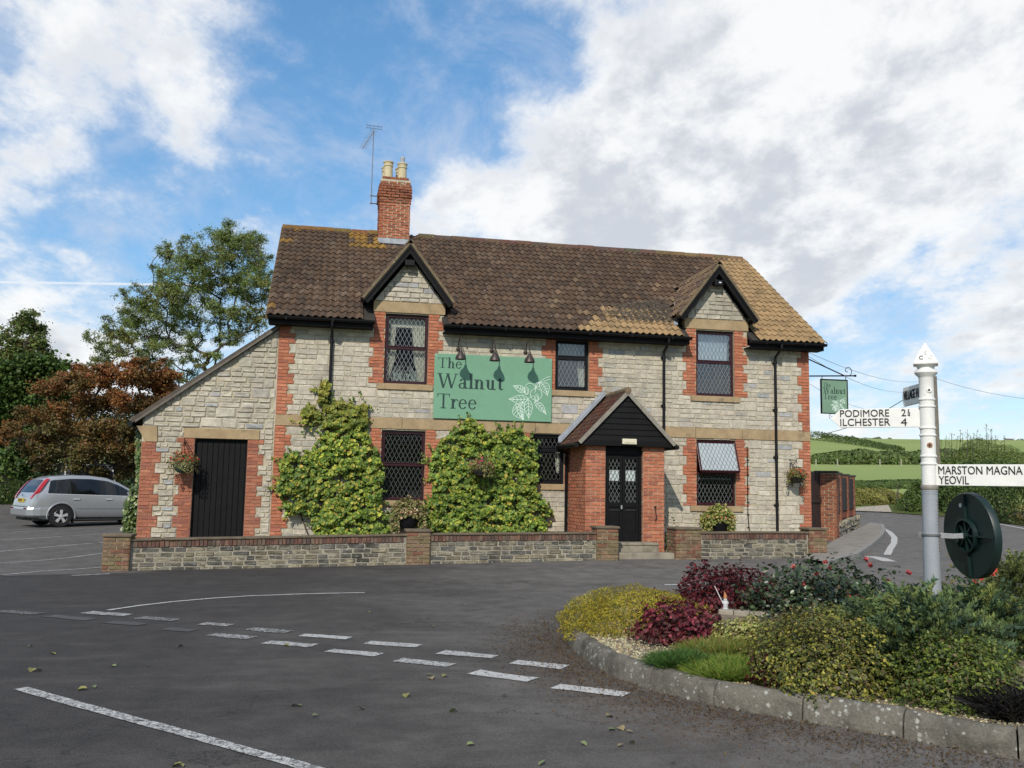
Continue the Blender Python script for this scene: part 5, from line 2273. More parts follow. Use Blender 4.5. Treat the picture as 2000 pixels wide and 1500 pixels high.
def yard_pier(P, half, ztop, zbot):
    d, q = dW, nW
    yaw = math.atan2(d.y, d.x)
    pc = MB().obox((P.x, P.y, (ztop + zbot) / 2), d, q, (0, 0, 1), half - .012, half - .012, (ztop - zbot) / 2)
    pr = pc.build('pier', M_MORTAR, yw)
    WLOC[pr.name] = Vector(base_of(yw))
    rec = []
    for fdir, along, ry in ((q, d, None), (-d, q, None)):
        rz = math.atan2(-fdir.x, fdir.y) + math.pi
        for a, b, c, e in lay_bricks(-half, half, zbot, ztop - .05, .075, .225, .011, phase=0 if fdir is q else 1):
            u = (a + b) / 2
            pt = P + along * u + fdir * (half - .03)
            rec.append((pt.x, pt.y, (c + e) / 2, b - a, .032, e - c, rz, tuple(x * .80 for x in brick_col(.72))))
    pieces(pr, 'brick', rec, oldbrick_m, 'brick', .6, 300, 'brickwork')
    MB().obox((P.x, P.y, ztop), d, q, (0, 0, 1), half + .03, half + .03, .03).build('pier_cap', pbr('dark_cap', (.05, .045, .04), .9), pr, bevel=.01)


zt1 = atd(1620, 922, 25.3).z
zb1 = g1(A1.x, A1.y)
C1 = (A0 + A1) / 2 + nW * -.05
yard_pier(C1, .27, zt1, zb1 - .05)
LW = (A2 - A1).length
zt2 = atd(1678, 930, 30.8).z
M_PANEL = pbr('dark_brown_panel', (.028, .016, .013), .7, var=.3, scale=8, bump=.3)
n = 3
for i in range(1, n + 1):
    P = C1 + dW * (LW * i / n + .1)
    zt = zt1 + (zt2 - zt1) * i / n
    zb = g1(P.x, P.y)
    yard_pier(P, .15, zt, zb - .05)
    Q0 = C1 + dW * (LW * (i - 1) / n + .1)
    mid_ = (P + Q0) / 2
    seg = (P - Q0).length
    MB().obox((mid_.x + nW.x * .10, mid_.y + nW.y * .10, zb + .62 + (zt - zb - .7) / 2), dW, nW, (0, 0, 1), seg / 2 - .16, .02, (zt - zb - .74) / 2).build('timber_panel', M_PANEL, yw)
    MB().obox((mid_.x, mid_.y, zb + .5), dW, nW, (0, 0, 1), seg / 2, .10, .10).build('brick_course', oldbrick_m('const') if False else pbr('band_brick', srgb(176, 92, 66, .5), .9, var=.3, scale=12, bump=.4), yw)
rec = []
for i in range(3):
    x = -.1
    while x < LW + .3:
        wdt = random.uniform(.2, .42)
        P = C1 + dW * (x + wdt / 2 + .2) + nW * .14
        zb = g1(P.x, P.y)
        rec.append((P.x, P.y, zb + .07 + i * .135, wdt - .015, .10, .125, math.atan2(-nW.x, nW.y) + math.pi, old_stone_col()))
        x += wdt
pieces(yw, 'stone', [(*q[:7], tuple(min(1, c * 1.35) for c in q[7])) for q in rec], oldstone_m, 'roughstone', 1.5, 300, 'stonework')
# gate leaf between house corner and pier
gt = thing('yard_gate', 'dark brown narrow plank gate between pub corner and brick pier', 'gate', (11.7, .6, g1(11.7, .6)))
ga, gb = Vector((11.63, 1.2, 0)), Vector((C1.x - .26, C1.y - .1, 0))
for i in range(6):
    p, q = ga.lerp(gb, i / 6), ga.lerp(gb, (i + .95) / 6)
    MB().bar((p.x, p.y, 1.25), (q.x, q.y, 1.25), .035, 1.95 + .03 * (i % 2)).build('plank', M_PANEL, gt)
m = MB()
m.bar((ga.x, ga.y - .04, 1.45), (gb.x, gb.y - .04, 1.45), .03, .10)
m.build('rail', M_PANEL, gt)

# ================================================================== climbers, baskets, tubs
def in_poly(x, y, poly):
    ins = np.zeros(len(x), bool)
    n = len(poly)
    for i in range(n):
        x1, y1 = poly[i]
        x2, y2 = poly[(i + 1) % n]
        c = ((y1 > y) != (y2 > y)) & (x < (x2 - x1) * (y - y1) / (y2 - y1 + 1e-9) + x1)
        ins ^= c
    return ins


YG = [(.28, .27, .05), (.18, .215, .04), (.10, .15, .028), (.055, .095, .022), (.30, .23, .06)]


def climber(label, poly, n, wts, loc, edge_yellow=None):
    t = thing('climbing_plant', label, 'climber', loc, 'climbing plants on the pub front')
    P = np.array(poly)
    lo, hi = P.min(0) - .1, P.max(0) + .1
    x = rng.uniform(lo[0], hi[0], n * 4)
    z = rng.uniform(lo[1], hi[1], n * 4)
    jx = np.array([mnoise.noise(Vector((a * 3, b * 3, 1))) for a, b in zip(x, z)]) * .09
    jz = np.array([mnoise.noise(Vector((a * 3, b * 3, 7))) for a, b in zip(x, z)]) * .09
    k = in_poly(x + jx, z + jz, poly)
    x, z = x[k][:n], z[k][:n]
    lum = np.array([.7 * mnoise.noise(Vector((a * 2.6, b * 4.2, 4))) + .8 * mnoise.noise(Vector((a * 6.5, b * 9, 9))) for a, b in zip(x, z)])
    keep = rng.random(len(x)) < np.clip(.80 + lum * 1.9, .05, 1)
    x, z, lum = x[keep], z[keep], lum[keep]
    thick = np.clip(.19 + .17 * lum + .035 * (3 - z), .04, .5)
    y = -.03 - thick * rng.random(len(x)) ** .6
    p = np.stack([x, y, z], 1)
    gx_, gz_ = .0, .0
    nr = np.stack([rng.normal(0, .55, len(x)), -np.ones(len(x)), .55 + rng.normal(0, .5, len(x))], 1)
    c = leaf_cols(len(x), YG, wts, .22)
    pat = np.array([mnoise.noise(Vector((a * 1.1, b * 1.1, 30))) for a, b in zip(x, z)])
    c = c * (1 + .30 * pat[:, None]) * (1 + .35 * np.clip(-y[:, None] / (thick[:, None] + .03) - .55, -.4, .4))  # inner leaves darker, outer ones lighter: depth shade put into leaf colour
    if edge_yellow:
        ey = np.clip((z - edge_yellow[0]) / edge_yellow[1], 0, 1)[:, None] * rng.uniform(.2, 1, (len(x), 1))
        c = c * (1 - ey) + np.array([[.30, .26, .05]]) * rng.uniform(.7, 1.2, (len(x), 1)) * ey
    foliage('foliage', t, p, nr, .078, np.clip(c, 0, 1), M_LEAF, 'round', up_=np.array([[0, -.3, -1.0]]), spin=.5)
    # stray shoots round the outline
    SP, SN = [], []
    for _ in range(46):
        k = random.randrange(len(poly))
        a, b = Vector((*poly[k], 0)), Vector((*poly[(k + 1) % len(poly)], 0))
        q = a.lerp(b, random.random())
        if q.y < .7:
            continue
        o_ = Vector((b.y - a.y, a.x - b.x, 0)).normalized()
        if in_poly(np.array([q.x + o_.x * .05]), np.array([q.y + o_.y * .05]), poly)[0]:
            o_ = -o_
        d_ = (o_ + Vector((random.gauss(0, .4), random.uniform(-.2, .7), 0))).normalized()
        L_ = random.uniform(.06, .26)
        for i in range(7):
            SP.append((q.x + d_.x * L_ * i / 6 + random.gauss(0, .015), -.05 - random.uniform(0, .08), q.y + d_.y * L_ * i / 6 + random.gauss(0, .015)))
            SN.append((random.gauss(0, .5), -1, random.gauss(.4, .5)))
    foliage('shoots', t, np.array(SP), np.array(SN), .06, leaf_cols(len(SP), YG, wts, .25), M_LEAF, 'round', up_=np.array([[0, -.3, -1.0]]), spin=.6)
    m = MB()
    bx = (P[:, 0].min() + P[:, 0].max()) / 2
    for i in range(12):
        k = random.randrange(len(x))
        e = Vector((x[k], -.05, z[k]))
        a = Vector((bx + random.uniform(-.4, .4), -.06, g1(bx, 0)))
        m.tube([a, a.lerp(e, .5) + Vector((random.uniform(-.2, .2), 0, .1)), e], [.02, .012, .005], 5)
    m.build('stem', M_BARK, t)
    return t


climber('tall golden green climber left of the lower maroon window', [(-.22, 3.97), (.0, 3.92), (-.03, 3.42), (.30, 3.44), (.50, 3.34), (.84, 3.52), (.86, 3.05), (.68, 2.85), (.85, 2.72), (1.20, 2.32),
        (1.22, 1.6), (1.25, 1.05), (1.42, .85), (1.35, .3), (-.22, .3), (-.30, .95), (-.83, 1.0), (-1.0, 1.45), (-1.03, 1.95), (-.88, 2.32), (-.35, 2.32), (-.15, 2.6), (-.02, 2.85), (-.58, 2.95), (-.62, 3.24), (-.26, 3.36)],
        18000, (.12, .22, .30, .30, .06), (.2, -.1, .25), (2.7, .9))
climber('broad green climber under the green sign with a flower basket in it', [(2.92, 2.98), (3.05, 3.14), (3.22, 3.16), (3.50, 2.93), (3.73, 2.78), (3.92, 3.0), (4.28, 2.98), (4.50, 2.72), (4.66, 2.66), (4.70, 1.95), (4.68, 1.56),
        (4.98, 1.25), (5.12, 1.08), (4.85, .95), (4.95, .6), (4.9, .3), (2.15, .3), (2.08, 1.06), (2.34, 1.4), (2.36, 1.75), (2.22, 2.0), (2.26, 2.25), (2.5, 2.6)],
        23000, (.09, .20, .32, .35, .04), (3.5, -.1, .25), (2.75, 1.2))
for pts in ([(2.65, 2.62), (2.72, 2.85), (2.78, 3.05), (2.90, 3.12)], [(4.0, 2.95), (4.08, 3.15), (4.2, 3.28)], [(3.8, 2.95), (3.74, 3.1)]):
    pass

FLOWER_M = leaf_m('petals', .6, .2, .2)


def flower_ball(t, c, r_, cols, n, size, name='flowers', squash=.8, top=True):
    p, nr = dome(c, r_, r_, r_ * squash, n, .2, 3, .3, 0.0 if top else -.6, seed=random.uniform(0, 50))
    foliage(name, t, p, nr, size, leaf_cols(len(p), cols, [1] * len(cols), .15), FLOWER_M, 'round')


def basket(label, c, r_, leafcols, petals, bracket_dir=1, bowl='dark', trailing=.3, wall_y=0.0, bracket=True, pet_n=70):
    t = thing('hanging_basket', label, 'flower basket', (c[0], wall_y, c[2]), 'flower baskets hanging on the pub walls')
    c = Vector(c)
    if bracket:
        m = MB()
        zt = c.z + r_ * 2.1
        m.box(c.x - .03, c.x - .005, wall_y - .012, wall_y, zt - .42, zt + .03)
        m.tube([(c.x - .017, wall_y - .01, zt), (c.x - .005, c.y, zt), (c.x, c.y - .03, zt + .03)], .009, 5)
        m.tube([(c.x - .017, wall_y - .01, zt - .38), (c.x - .01, (c.y + wall_y) / 2, zt - .12), (c.x - .005, c.y + .03, zt - .01)], .008, 5)
        for q in range(3):
            m.tube([(c.x - .012, wall_y - .06 - q * .06 + .03 * math.cos(R(a)), zt - .07 + .03 * math.sin(R(a))) for a in range(0, 360, 40)], .005, 4)
        m.build('bracket', M_BLACK, t)
    m = MB()
    for a in (0, 2.1, 4.2):
        m.tube([(c.x, c.y, c.z + r_ * 2.05), (c.x + r_ * .8 * math.cos(a), c.y + r_ * .8 * math.sin(a), c.z)], .004, 4)
    m.build('chain', M_BLACK, t)
    m = MB()
    m.lathe([(r_ * .25, -r_ * .75), (r_ * .6, -r_ * .6), (r_ * .82, -r_ * .25), (r_ * .88, 0), (r_ * .8, 0)], c, 14)
    m.build('bowl', pbr('green_basket_liner', (.035, .075, .05), .8, var=.3) if bowl == 'green' else pbr('dark_basket_liner', (.02, .018, .014), .9, var=.3), t)
    p, nr = dome(c + Vector((0, 0, .02)), r_ * 1.25, r_ * 1.15, r_ * 1.05, 900, .35, 2.4, .6, -.15, seed=random.uniform(0, 50))
    foliage('foliage', t, p, nr, .045, leaf_cols(len(p), leafcols, [1] * len(leafcols), .3), M_LEAF)
    pts, dirs = [], []
    for _ in range(26):
        a = random.uniform(0, 6.28)
        e = c + Vector((math.cos(a) * r_ * 1.05, math.sin(a) * r_ * 1.0, 0))
        L = random.uniform(.3, 1.0) * trailing
        for s in range(10):
            pts.append(e + Vector((math.cos(a) * .05 * s / 10 + random.gauss(0, .02), math.sin(a) * .05 * s / 10 + random.gauss(0, .02), -L * s / 10)))
            dirs.append((math.cos(a), math.sin(a), .3))
    foliage('trailing_leaves', t, np.array(pts), np.array(dirs) + rng.normal(size=(len(pts), 3)) * .4, .045, leaf_cols(len(pts), leafcols, [1] * len(leafcols), .3), M_LEAF)
    flower_ball(t, c + Vector((0, 0, r_ * .25)), r_ * 1.2, petals, pet_n, .035)
    return t


GR = [(.08, .12, .03), (.12, .15, .04), (.06, .09, .025), (.16, .15, .05)]
OLV = [(.12, .12, .05), (.16, .14, .06), (.10, .09, .045), (.20, .17, .09)]
basket('hanging basket with green liner and red geraniums left of the black plank door', (-2.97, -.32, 2.0), .245, OLV, [(.50, .02, .03), (.38, .015, .02)], bowl='green', trailing=.25, pet_n=90)
basket('hanging basket with orange red flowers on the wall near the right corner', (11.07, -.30, 2.02), .19, [(.10, .12, .035), (.14, .16, .05), (.14, .05, .06)], [(.50, .06, .02), (.42, .03, .02)], trailing=.26, pet_n=60)
basket('hanging basket with pink flowers hanging in front of the broad climber', (3.36, -.58, 2.03), .23, OLV + [(.10, .13, .05)], [(.55, .03, .16), (.60, .06, .22), (.5, .25, .28)], trailing=.22, wall_y=-.05, pet_n=70)


def hayrack(label, c, w_, leafcols, petals, drop=.35):
    """wall planter under a window sill"""
    t = thing('wall_planter', label, 'planter', (c[0], 0, c[2] - .25), 'planters under the lower windows')
    c = Vector(c)
    m = MB()
    n = 12
    for k, (rr, zz) in enumerate(((.10, -.30), (.19, -.22), (.24, -.08), (.26, 0))):
        pass
    m.lathe([(.05, -.34), (.16, -.28), (.22, -.14), (.235, 0), (.20, 0)], c, 16)
    m.build('trough', M_BLACK, t, smooth=True)
    p, nr = dome(c + Vector((0, 0, .02)), w_, .30, .36, 2600, .35, 2.6, .6, -.25, seed=random.uniform(0, 50))
    k = (np.abs(p[:, 0] - c.x) > .16) | (p[:, 2] > c.z - .02)
    p, nr = p[k], nr[k]
    foliage('foliage', t, p, nr, .05, leaf_cols(len(p), leafcols, [1] * len(leafcols), .3), M_LEAF, 'round')
    pts = []
    for s in (-1, 1):
        for _ in range(260):
            pts.append((c.x + s * random.uniform(.2, w_ * .95), c.y - random.uniform(-.1, .2), c.z - random.uniform(0, drop)))
    pts = np.array(pts)
    foliage('trailing_leaves', t, pts, np.tile([[0, -1, .4]], (len(pts), 1)) + rng.normal(size=(len(pts), 3)) * .5, .05, leaf_cols(len(pts), leafcols, [1] * len(leafcols), .3), M_LEAF, 'round')
    flower_ball(t, c + Vector((0, -.02, .05)), w_ * .85, petals, 130, .042, squash=.5)
    return t


hayrack('wall planter of straggly pale flowers under the lower maroon window between the climbers', (1.80, -.34, .98), .40, [(.12, .12, .05), (.18, .15, .08), (.24, .17, .12), (.10, .13, .04)], [(.45, .10, .12), (.5, .38, .30), (.42, .2, .2)])
hayrack('wall planter with black trough and yellow green foliage under the open casement', (9.02, -.34, .93), .42, [(.16, .19, .05), (.24, .24, .09), (.11, .15, .04), (.30, .24, .12)], [(.42, .10, .05), (.5, .40, .2), (.35, .12, .12)])

# small rose bush squeezed between porch and wall
shrub('rose_bush', 'small straggly rose bush beside the right side of the brick porch', 'bush', (7.62, -.9, g1(7.6, -.9)), .26, .22, .78, 420, .06,
      [(.05, .075, .025), (.07, .10, .03), (.10, .07, .04)], (.5, .3, .2), lump=.6, depth=.8, stems=6)
# ivy on the left side of the lean-to
iv = thing('ivy', 'dark green ivy hanging on the left edge of the lean-to wall', 'ivy', (-3.95, .5, .2))
n = 2600
z = np.concatenate([rng.uniform(.35, 2.75, n // 2), rng.triangular(.35, 1.0, 1.75, n // 2)])
wd = np.interp(z, [.3, .6, 1.0, 1.45, 1.6, 2.0, 2.7], [.14, .30, .30, .2, .06, .12, .16]) * (1 + .35 * np.array([mnoise.noise(Vector((0, 0, q * 4))) for q in z]))
x = -3.90 - wd * rng.random(n)
y = rng.uniform(.15, 1.0, n)
foliage('foliage', iv, np.stack([x, y, z], 1), np.stack([-np.ones(n) * .5, -np.ones(n), .4 * np.ones(n)], 1) + rng.normal(size=(n, 3)) * .4, .085,
        leaf_cols(n, [(.05, .08, .025), (.08, .11, .035), (.13, .15, .07)], (.5, .35, .15)), M_GLOSSLEAF, 'round')

# ================================================================== finger post
HD = 7.45
pa = atd(1817, 1000, 7.6)
pbx, pby = pa.x, pa.y
pd = math.hypot(pbx - CAMP.x, pby - CAMP.y)
pg = g1(pbx, pby) + .18
PZ = lambda py, px=1815: zh(px, py, pd)
pxm = 7.6 / FPX
M_WHITE = pbr('white_signpost_paint', (.72, .71, .67), .45, var=.06, scale=5, fine=40, bump=.08, spec=.4, blotch=((.42, .37, .28), 7, .60, .82, .45))
M_GREYP = pbr('grey_signpost_paint', (.27, .29, .31), .5, var=.10, scale=5, bump=.08)
M_BLK = pbr('black_letters', (.012, .012, .012), .5, var=.2, bump=0)
sp = thing('finger_post', 'white and grey cast iron finger post in the flower bed', 'signpost', (pbx, pby, pg))
m = MB()
r0_, r1_ = 17.5 * pxm, 14.6 * pxm
m.lathe([(r0_, pg - .1), (r1_, PZ(955)), (r1_, PZ(953))], (pbx, pby, 0), 24)
for y in (960, 964):
    m.lathe([(r1_, PZ(y) - .006), (r1_ + .004, PZ(y)), (r1_, PZ(y) + .006)], (pbx, pby, 0), 24)
m.build('pole', M_GREYP, sp, smooth=True)
m = MB()
m.lathe([(15 * pxm, PZ(957)), (16.3 * pxm, PZ(955)), (16.3 * pxm, PZ(949)), (15 * pxm, PZ(947))], (pbx, pby, 0), 24)
m.build('collar', pbr('tarnished_collar', (.22, .20, .17), .6, var=.3), sp, smooth=True)
m = MB()
prof = [(14 * pxm, PZ(947))]
for y in (906, 891, 850, 836, 794, 780):
    prof += [(14 * pxm, PZ(y + 3)), (15.8 * pxm, PZ(y + 1.5)), (15.8 * pxm, PZ(y - 1)), (13.9 * pxm, PZ(y - 2.5))]
prof += [(13.7 * pxm, PZ(739)), (15 * pxm, PZ(736)), (20 * pxm, PZ(731)), (21.5 * pxm, PZ(728)), (20 * pxm, PZ(724)), (16 * pxm, PZ(721.5)), (15.5 * pxm, PZ(719)), (18 * pxm, PZ(715)), (23 * pxm, PZ(713))]
m.lathe(prof, (pbx, pby, 0), 28)
m.build('shaft', M_WHITE, sp, smooth=True, angle=30)
vd = Vector((CAMP.x - pbx, CAMP.y - pby, 0)).normalized()
vr = Vector((-vd.y, vd.x, 0))
m = MB()
hb = 22.5 * pxm
zb, zm, zt = PZ(713), PZ(709), PZ(667.5)
base = [Vector((pbx, pby, 0)) + vd * sy * hb + vr * sx * hb for sx, sy in ((-1, 1), (1, 1), (1, -1), (-1, -1))]
vs = [(p.x, p.y, zb) for p in base] + [(p.x, p.y, zm) for p in base] + [(pbx, pby, zt)]
m.add(vs, [(3, 2, 1, 0), (0, 1, 5, 4), (1, 2, 6, 5), (2, 3, 7, 6), (3, 0, 4, 7), (4, 5, 8), (5, 6, 8), (6, 7, 8), (7, 4, 8)])
m.build('finial', M_WHITE, sp, bevel=.003)
fup = (Vector((pbx, pby, zt)) - (Vector((pbx, pby, zm)) + vd * hb)).normalized()
for chh, (dx, py) in {'S': (-.6, 694), 'C': (-10.5, 704), 'C ': (6, 704)}.items():
    fz = (PZ(py) - zm) / (zt - zm)
    o_ = Vector((pbx, pby, zm)) + vd * hb + fup * (fz * (zt - zm) / fup.z) + vr * (dx - 1.8) * pxm + vd * .003
    text_mesh(chh.strip(), .052, sp, 'lettering', M_BLK if dx < -5 else pbr('white_raised_letters', (.60, .59, .55), .5, var=0, bump=0), o_, vr, fup, .004)
for y in (763, 870):
    m = MB()
    c0 = Vector((pbx, pby, PZ(y))) + vd * (13.2 * pxm) + vr * (.02 if y < 800 else .012)
    m.lathe([(.022, 0), (.022, .006), (.012, .008)], c0, 14, vd)
    m.build('boss', M_WHITE if y < 800 else pbr('rusty_boss', (.30, .15, .08), .8), sp)
    MB().lathe([(.009, 0), (.009, .0105)], c0, 10, vd).build('hole', M_BLK, sp)
m = MB()
for i in range(16):
    c0 = Vector((pbx, pby, PZ(978 + i * 6.5))) + (vr * .9 + vd * .43).normalized() * (r1_ + .002)
    m.lathe([(.006, 0), (.006, .004)], c0, 6, vr + vd * .5)
m.build('rust_blister', pbr('rust', (.16, .10, .07), .9), sp)


def finger(ang, L, ztop, zbot, tip, txts, name='finger_arm', backward=False):
    """plate leaving the post at `ang` from camera right (towards the camera positive)"""
    e = (vr * math.cos(ang) + vd * math.sin(ang)).normalized()
    nrm = Vector((e.y, -e.x, 0))
    if nrm.dot(vd) < 0:
        nrm = -nrm
    o_ = Vector((pbx, pby, 0))
    s0 = 12.5 * pxm
    h = ztop - zbot
    pts = [(s0, zbot), (L - tip, zbot), (L, (ztop + zbot) / 2), (L - tip, ztop), (s0, ztop)]
    t_ = .022
    m = MB().prism([o_ + e * a + Vector((0, 0, z)) - nrm * t_ / 2 for a, z in pts], nrm * t_)
    ob = m.build(name, M_WHITE, sp, bevel=.003)
    WLOC[ob.name] = Vector(base_of(sp))
    ex = e if nrm.dot(e.cross(Vector((0, 0, 1)))) > 0 else -e
    for txt, a, z, wd_, ht_ in txts:
        text_mesh(txt, .08, ob, 'lettering', M_BLK, o_ + e * a + Vector((0, 0, z)) + nrm * (t_ / 2 + .002), ex, (0, 0, 1), .004, offset=.0, fit=(wd_, ht_))
    return ob


zt1_, zb1_ = PZ(796.5), PZ(834)
fh = zt1_ - zb1_
Lf = 182 * pxm
CH = 15.6 * pxm
finger(math.pi, Lf, zt1_, zb1_, 20 * pxm,
       [('PODIMORE', (1815 - 1652.5) * pxm, PZ(812.3), 93 * pxm, 14.2 * pxm), ('2', (1815 - 1768) * pxm, PZ(812), 8.5 * pxm, 13.5 * pxm), ('1', (1815 - 1780.5) * pxm, PZ(804.3), 1.8 * pxm, 5.6 * pxm),
        ('4', (1815 - 1779) * pxm, PZ(812.6), 5.2 * pxm, 5.8 * pxm), ('-', (1815 - 1779) * pxm, PZ(806.2), 5.6 * pxm, .9 * pxm),
        ('ILCHESTER', (1815 - 1652.5) * pxm, PZ(830.3), 94.5 * pxm, 14.6 * pxm), ('4', (1815 - 1766.5) * pxm, PZ(830.8), 11.5 * pxm, 14.5 * pxm)])
zt2_, zb2_ = PZ(907.2, 1833), PZ(948.2, 1833)
finger(R(10), 230 * pxm, zt2_, zb2_, 22 * pxm,
       [('MARSTON MAGNA', 17.5 * pxm, PZ(926), 145 * pxm, CH), ('YEOVIL', 18 * pxm, PZ(945), 53 * pxm, CH), ('1', 186 * pxm, PZ(926), 4 * pxm, CH), ('6', 181 * pxm, PZ(945), 11 * pxm, CH)])
finger(R(180 + 68), .50, PZ(745.5), PZ(784), .03, [('VILLAGE HALL', .455, PZ(772), .43, 19 * pxm)])

# convex road mirror strapped to the post, seen from behind
M_MIRB = pbr('dark_green_plastic', (.003, .016, .014), .45, var=.15, scale=6, bump=.05, spec=.5)
mc = atd(1891, 1046, 7.62)
vw = (mc - CAMP)
vw.z = 0
vw.normalize()
vside = Vector((vw.y, -vw.x, 0))
ax = (vw * math.cos(R(57)) + vside * math.sin(R(57))).normalized()
ax.z = .05
ax.normalize()
mr = thing('road_mirror', 'dark green back of a round traffic mirror clamped to the finger post', 'mirror', tuple(mc))
rad = 83 * 7.62 / FPX
MB().lathe([(rad * .985, 0), (rad, .008), (rad, .060), (rad * .97, .064)], mc, 48, ax).build('housing', M_MIRB, mr, smooth=True, angle=35)
MB().lathe([(rad * .96, .065), (rad * .7, .084), (rad * .35, .094), (.01, .098)], mc, 40, ax).build('mirror_face', pbr('mirror', (.8, .8, .8), .03, metal=1, var=0, bump=0), mr, smooth=True)
m = MB()
s1 = ax.cross(Vector((0, 0, 1))).normalized()
s2 = s1.cross(ax).normalized()
m.lathe([(rad * .40, -.004), (rad * .40, -.035), (rad * .36, -.038), (rad * .36, -.004)], mc, 30, ax, cap=False)
m.lathe([(rad * .10, 0), (rad * .10, -.05), (.01, -.055)], mc, 16, ax)
for a in range(0, 360, 45):
    d = s1 * math.cos(R(a)) + s2 * math.sin(R(a))
    m.bar(mc + d * rad * .1 - ax * .012, mc + d * rad * (.36 if a % 90 else .95) - ax * .006, .012, .03, side=ax)
m.build('rib', M_MIRB, mr)
m = MB()
pj = Vector((pbx, pby, mc.z + .002))
bend = mc - ax * .13
d0 = (bend - pj)
st_ = pj + d0.normalized() * (r1_ + .01)
m.bar(st_, bend, .03, .042)
m.bar(bend, mc - ax * .03, .028, .04)
m.build('bracket', M_STEEL, mr, bevel=.003)
m = MB()
m.lathe([(r0_ * .955, -.008), (r0_ * .955 + .004, -.006), (r0_ * .955 + .004, .006), (r0_ * .955, .008)], pj, 24)
m.obox(pj - vr * (r0_ + .005), vr, vd, (0, 0, 1), .018, .014, .022)
m.tube([pj - vr * (r0_ + .05), pj - vr * (r0_)], .006, 6)
m.build('clamp', pbr('dull_steel', (.16, .16, .16), .6, metal=.5), mr)
cc_ = mc - ax * .001 + s2 * rad * .70 - s1 * rad * .2
MB().lathe([(.018, 0), (.018, -.004)], cc_, 12, ax).build('sticker', pbr('white_paper'), mr)

# ================================================================== island flower bed
KP = [gp(*q) for q in [(1107, 1254), (1140, 1287), (1190, 1318), (1250, 1340), (1310, 1358), (1411, 1383), (1524, 1402), (1650, 1424), (1786, 1448), (2000, 1485)]]
KP = [Vector((p.x, p.y, 0)) for p in KP]
pre = [Vector((5.2, -9.35, 0)), Vector((4.2, -9.2, 0)), Vector((3.4, -9.45, 0)), Vector((2.93, -10.0, 0))]
post_ = [KP[-1] + Vector((.8, -.27, 0)), KP[-1] + Vector((2.0, -.5, 0)), KP[-1] + Vector((3.2, -.4, 0))]
CP = pre + KP + post_


def catmull(P, n=8):
    out = []
    for i in range(len(P) - 1):
        p0, p1, p2, p3 = P[max(i - 1, 0)], P[i], P[i + 1], P[min(i + 2, len(P) - 1)]
        for k in range(n):
            t = k / n
            out.append(.5 * ((2 * p1) + (p2 - p0) * t + (2 * p0 - 5 * p1 + 4 * p2 - p3) * t * t + (3 * p1 - p0 - 3 * p2 + p3) * t ** 3))
    out.append(P[-1])
    return out


CC = catmull(CP, 10)
kb = thing('island_kerb', 'lichen spotted curved concrete kerb round the flower bed island', 'kerb', (2.6, -13, 0))
M_KERB = pbr('lichened_concrete_kerb', (.150, .138, .112), .95, var=.3, scale=5, fine=55, bump=1.0, bdist=.02, spec=.15,
             blotch=((.055, .05, .04), 3.2, .46, .70, .75), spots=((.40, .40, .36), 30, .40))
arc_ = [0]
for a, b in zip(CC, CC[1:]):
    arc_.append(arc_[-1] + (b - a).length)


def kerb_at(s):
    i = int(np.searchsorted(arc_, s)) - 1
    i = min(max(i, 0), len(CC) - 2)
    k = (s - arc_[i]) / max(arc_[i + 1] - arc_[i], 1e-6)
    p = CC[i].lerp(CC[i + 1], k)
    d = (CC[min(i + 2, len(CC) - 1)] - CC[max(i - 1, 0)]).normalized()
    return p, Vector((-d.y, d.x, 0))          # inward normal (left of travel)


KPROF = [(0, -.05), (.004, .04), (.012, .10), (.03, .148), (.062, .172), (.105, .178), (.135, .168), (.15, .14), (.15, -.05)]
s = 0
klen = .69
while s < arc_[-1] - .05:
    e = min(s + klen, arc_[-1])
    vs, fs = [], []
    nseg = 10
    tilt = random.uniform(-.008, .008)
    for i in range(nseg + 1):
        p, nrm = kerb_at(s + .006 + (e - s - .012) * i / nseg)
        for o_, z in KPROF:
            jz = mnoise.noise(Vector((p.x * 7, p.y * 7, o_ * 20 + z * 10))) * .010
            q = p + nrm * (o_ + jz)
            vs.append((q.x, q.y, g1(p.x, p.y) + z + tilt + jz * (1 if z > 0 else 0)))
    kk = len(KPROF)
    for i in range(nseg):
        for j in range(kk - 1):
            a = i * kk + j
            fs.append((a, a + kk, a + kk + 1, a + 1))
    fs.append(tuple(range(kk)))
    fs.append(tuple(range(nseg * kk + kk - 1, nseg * kk - 1, -1)))
    m = MB().add(vs, fs)
    m.build('kerb_stone', M_KERB, kb, smooth=True, angle=55)
    s = e

bed_poly = [(p.x, p.y) for p in CC] + [(9.5, -15.0), (9.5, -10.5), (7.5, -9.3)]


def bedz(x, y):
    d = min(math.hypot(x - p.x, y - p.y) for p in CC[::3])
    return g1(x, y) + .125 + min(d, 1.6) * .09


gx_ = np.arange(2.2, 9.6, .16)
gy2 = np.arange(-16.6, -9.0, .16)
V, F, idx = [], [], {}
for i, x in enumerate(gx_):
    for j, y in enumerate(gy2):
        if in_poly(np.array([x]), np.array([y]), bed_poly)[0]:
            idx[(i, j)] = len(V)
            V.append((x, y, bedz(x, y)))
for (i, j) in list(idx):
    if all(k in idx for k in ((i + 1, j), (i, j + 1), (i + 1, j + 1))):
        F.append((idx[(i, j)], idx[(i + 1, j)], idx[(i + 1, j + 1)], idx[(i, j + 1)]))
M_GRAV = pbr('bed_soil', (.20, .16, .11), .95, var=.45, scale=14, fine=110, bump=1.0, bdist=.02)
o = bpy.data.objects.new('flower_bed', np_mesh('flower_bed', V, F, M_GRAV, smooth=True))
COL.objects.link(o)
o['kind'] = 'structure'
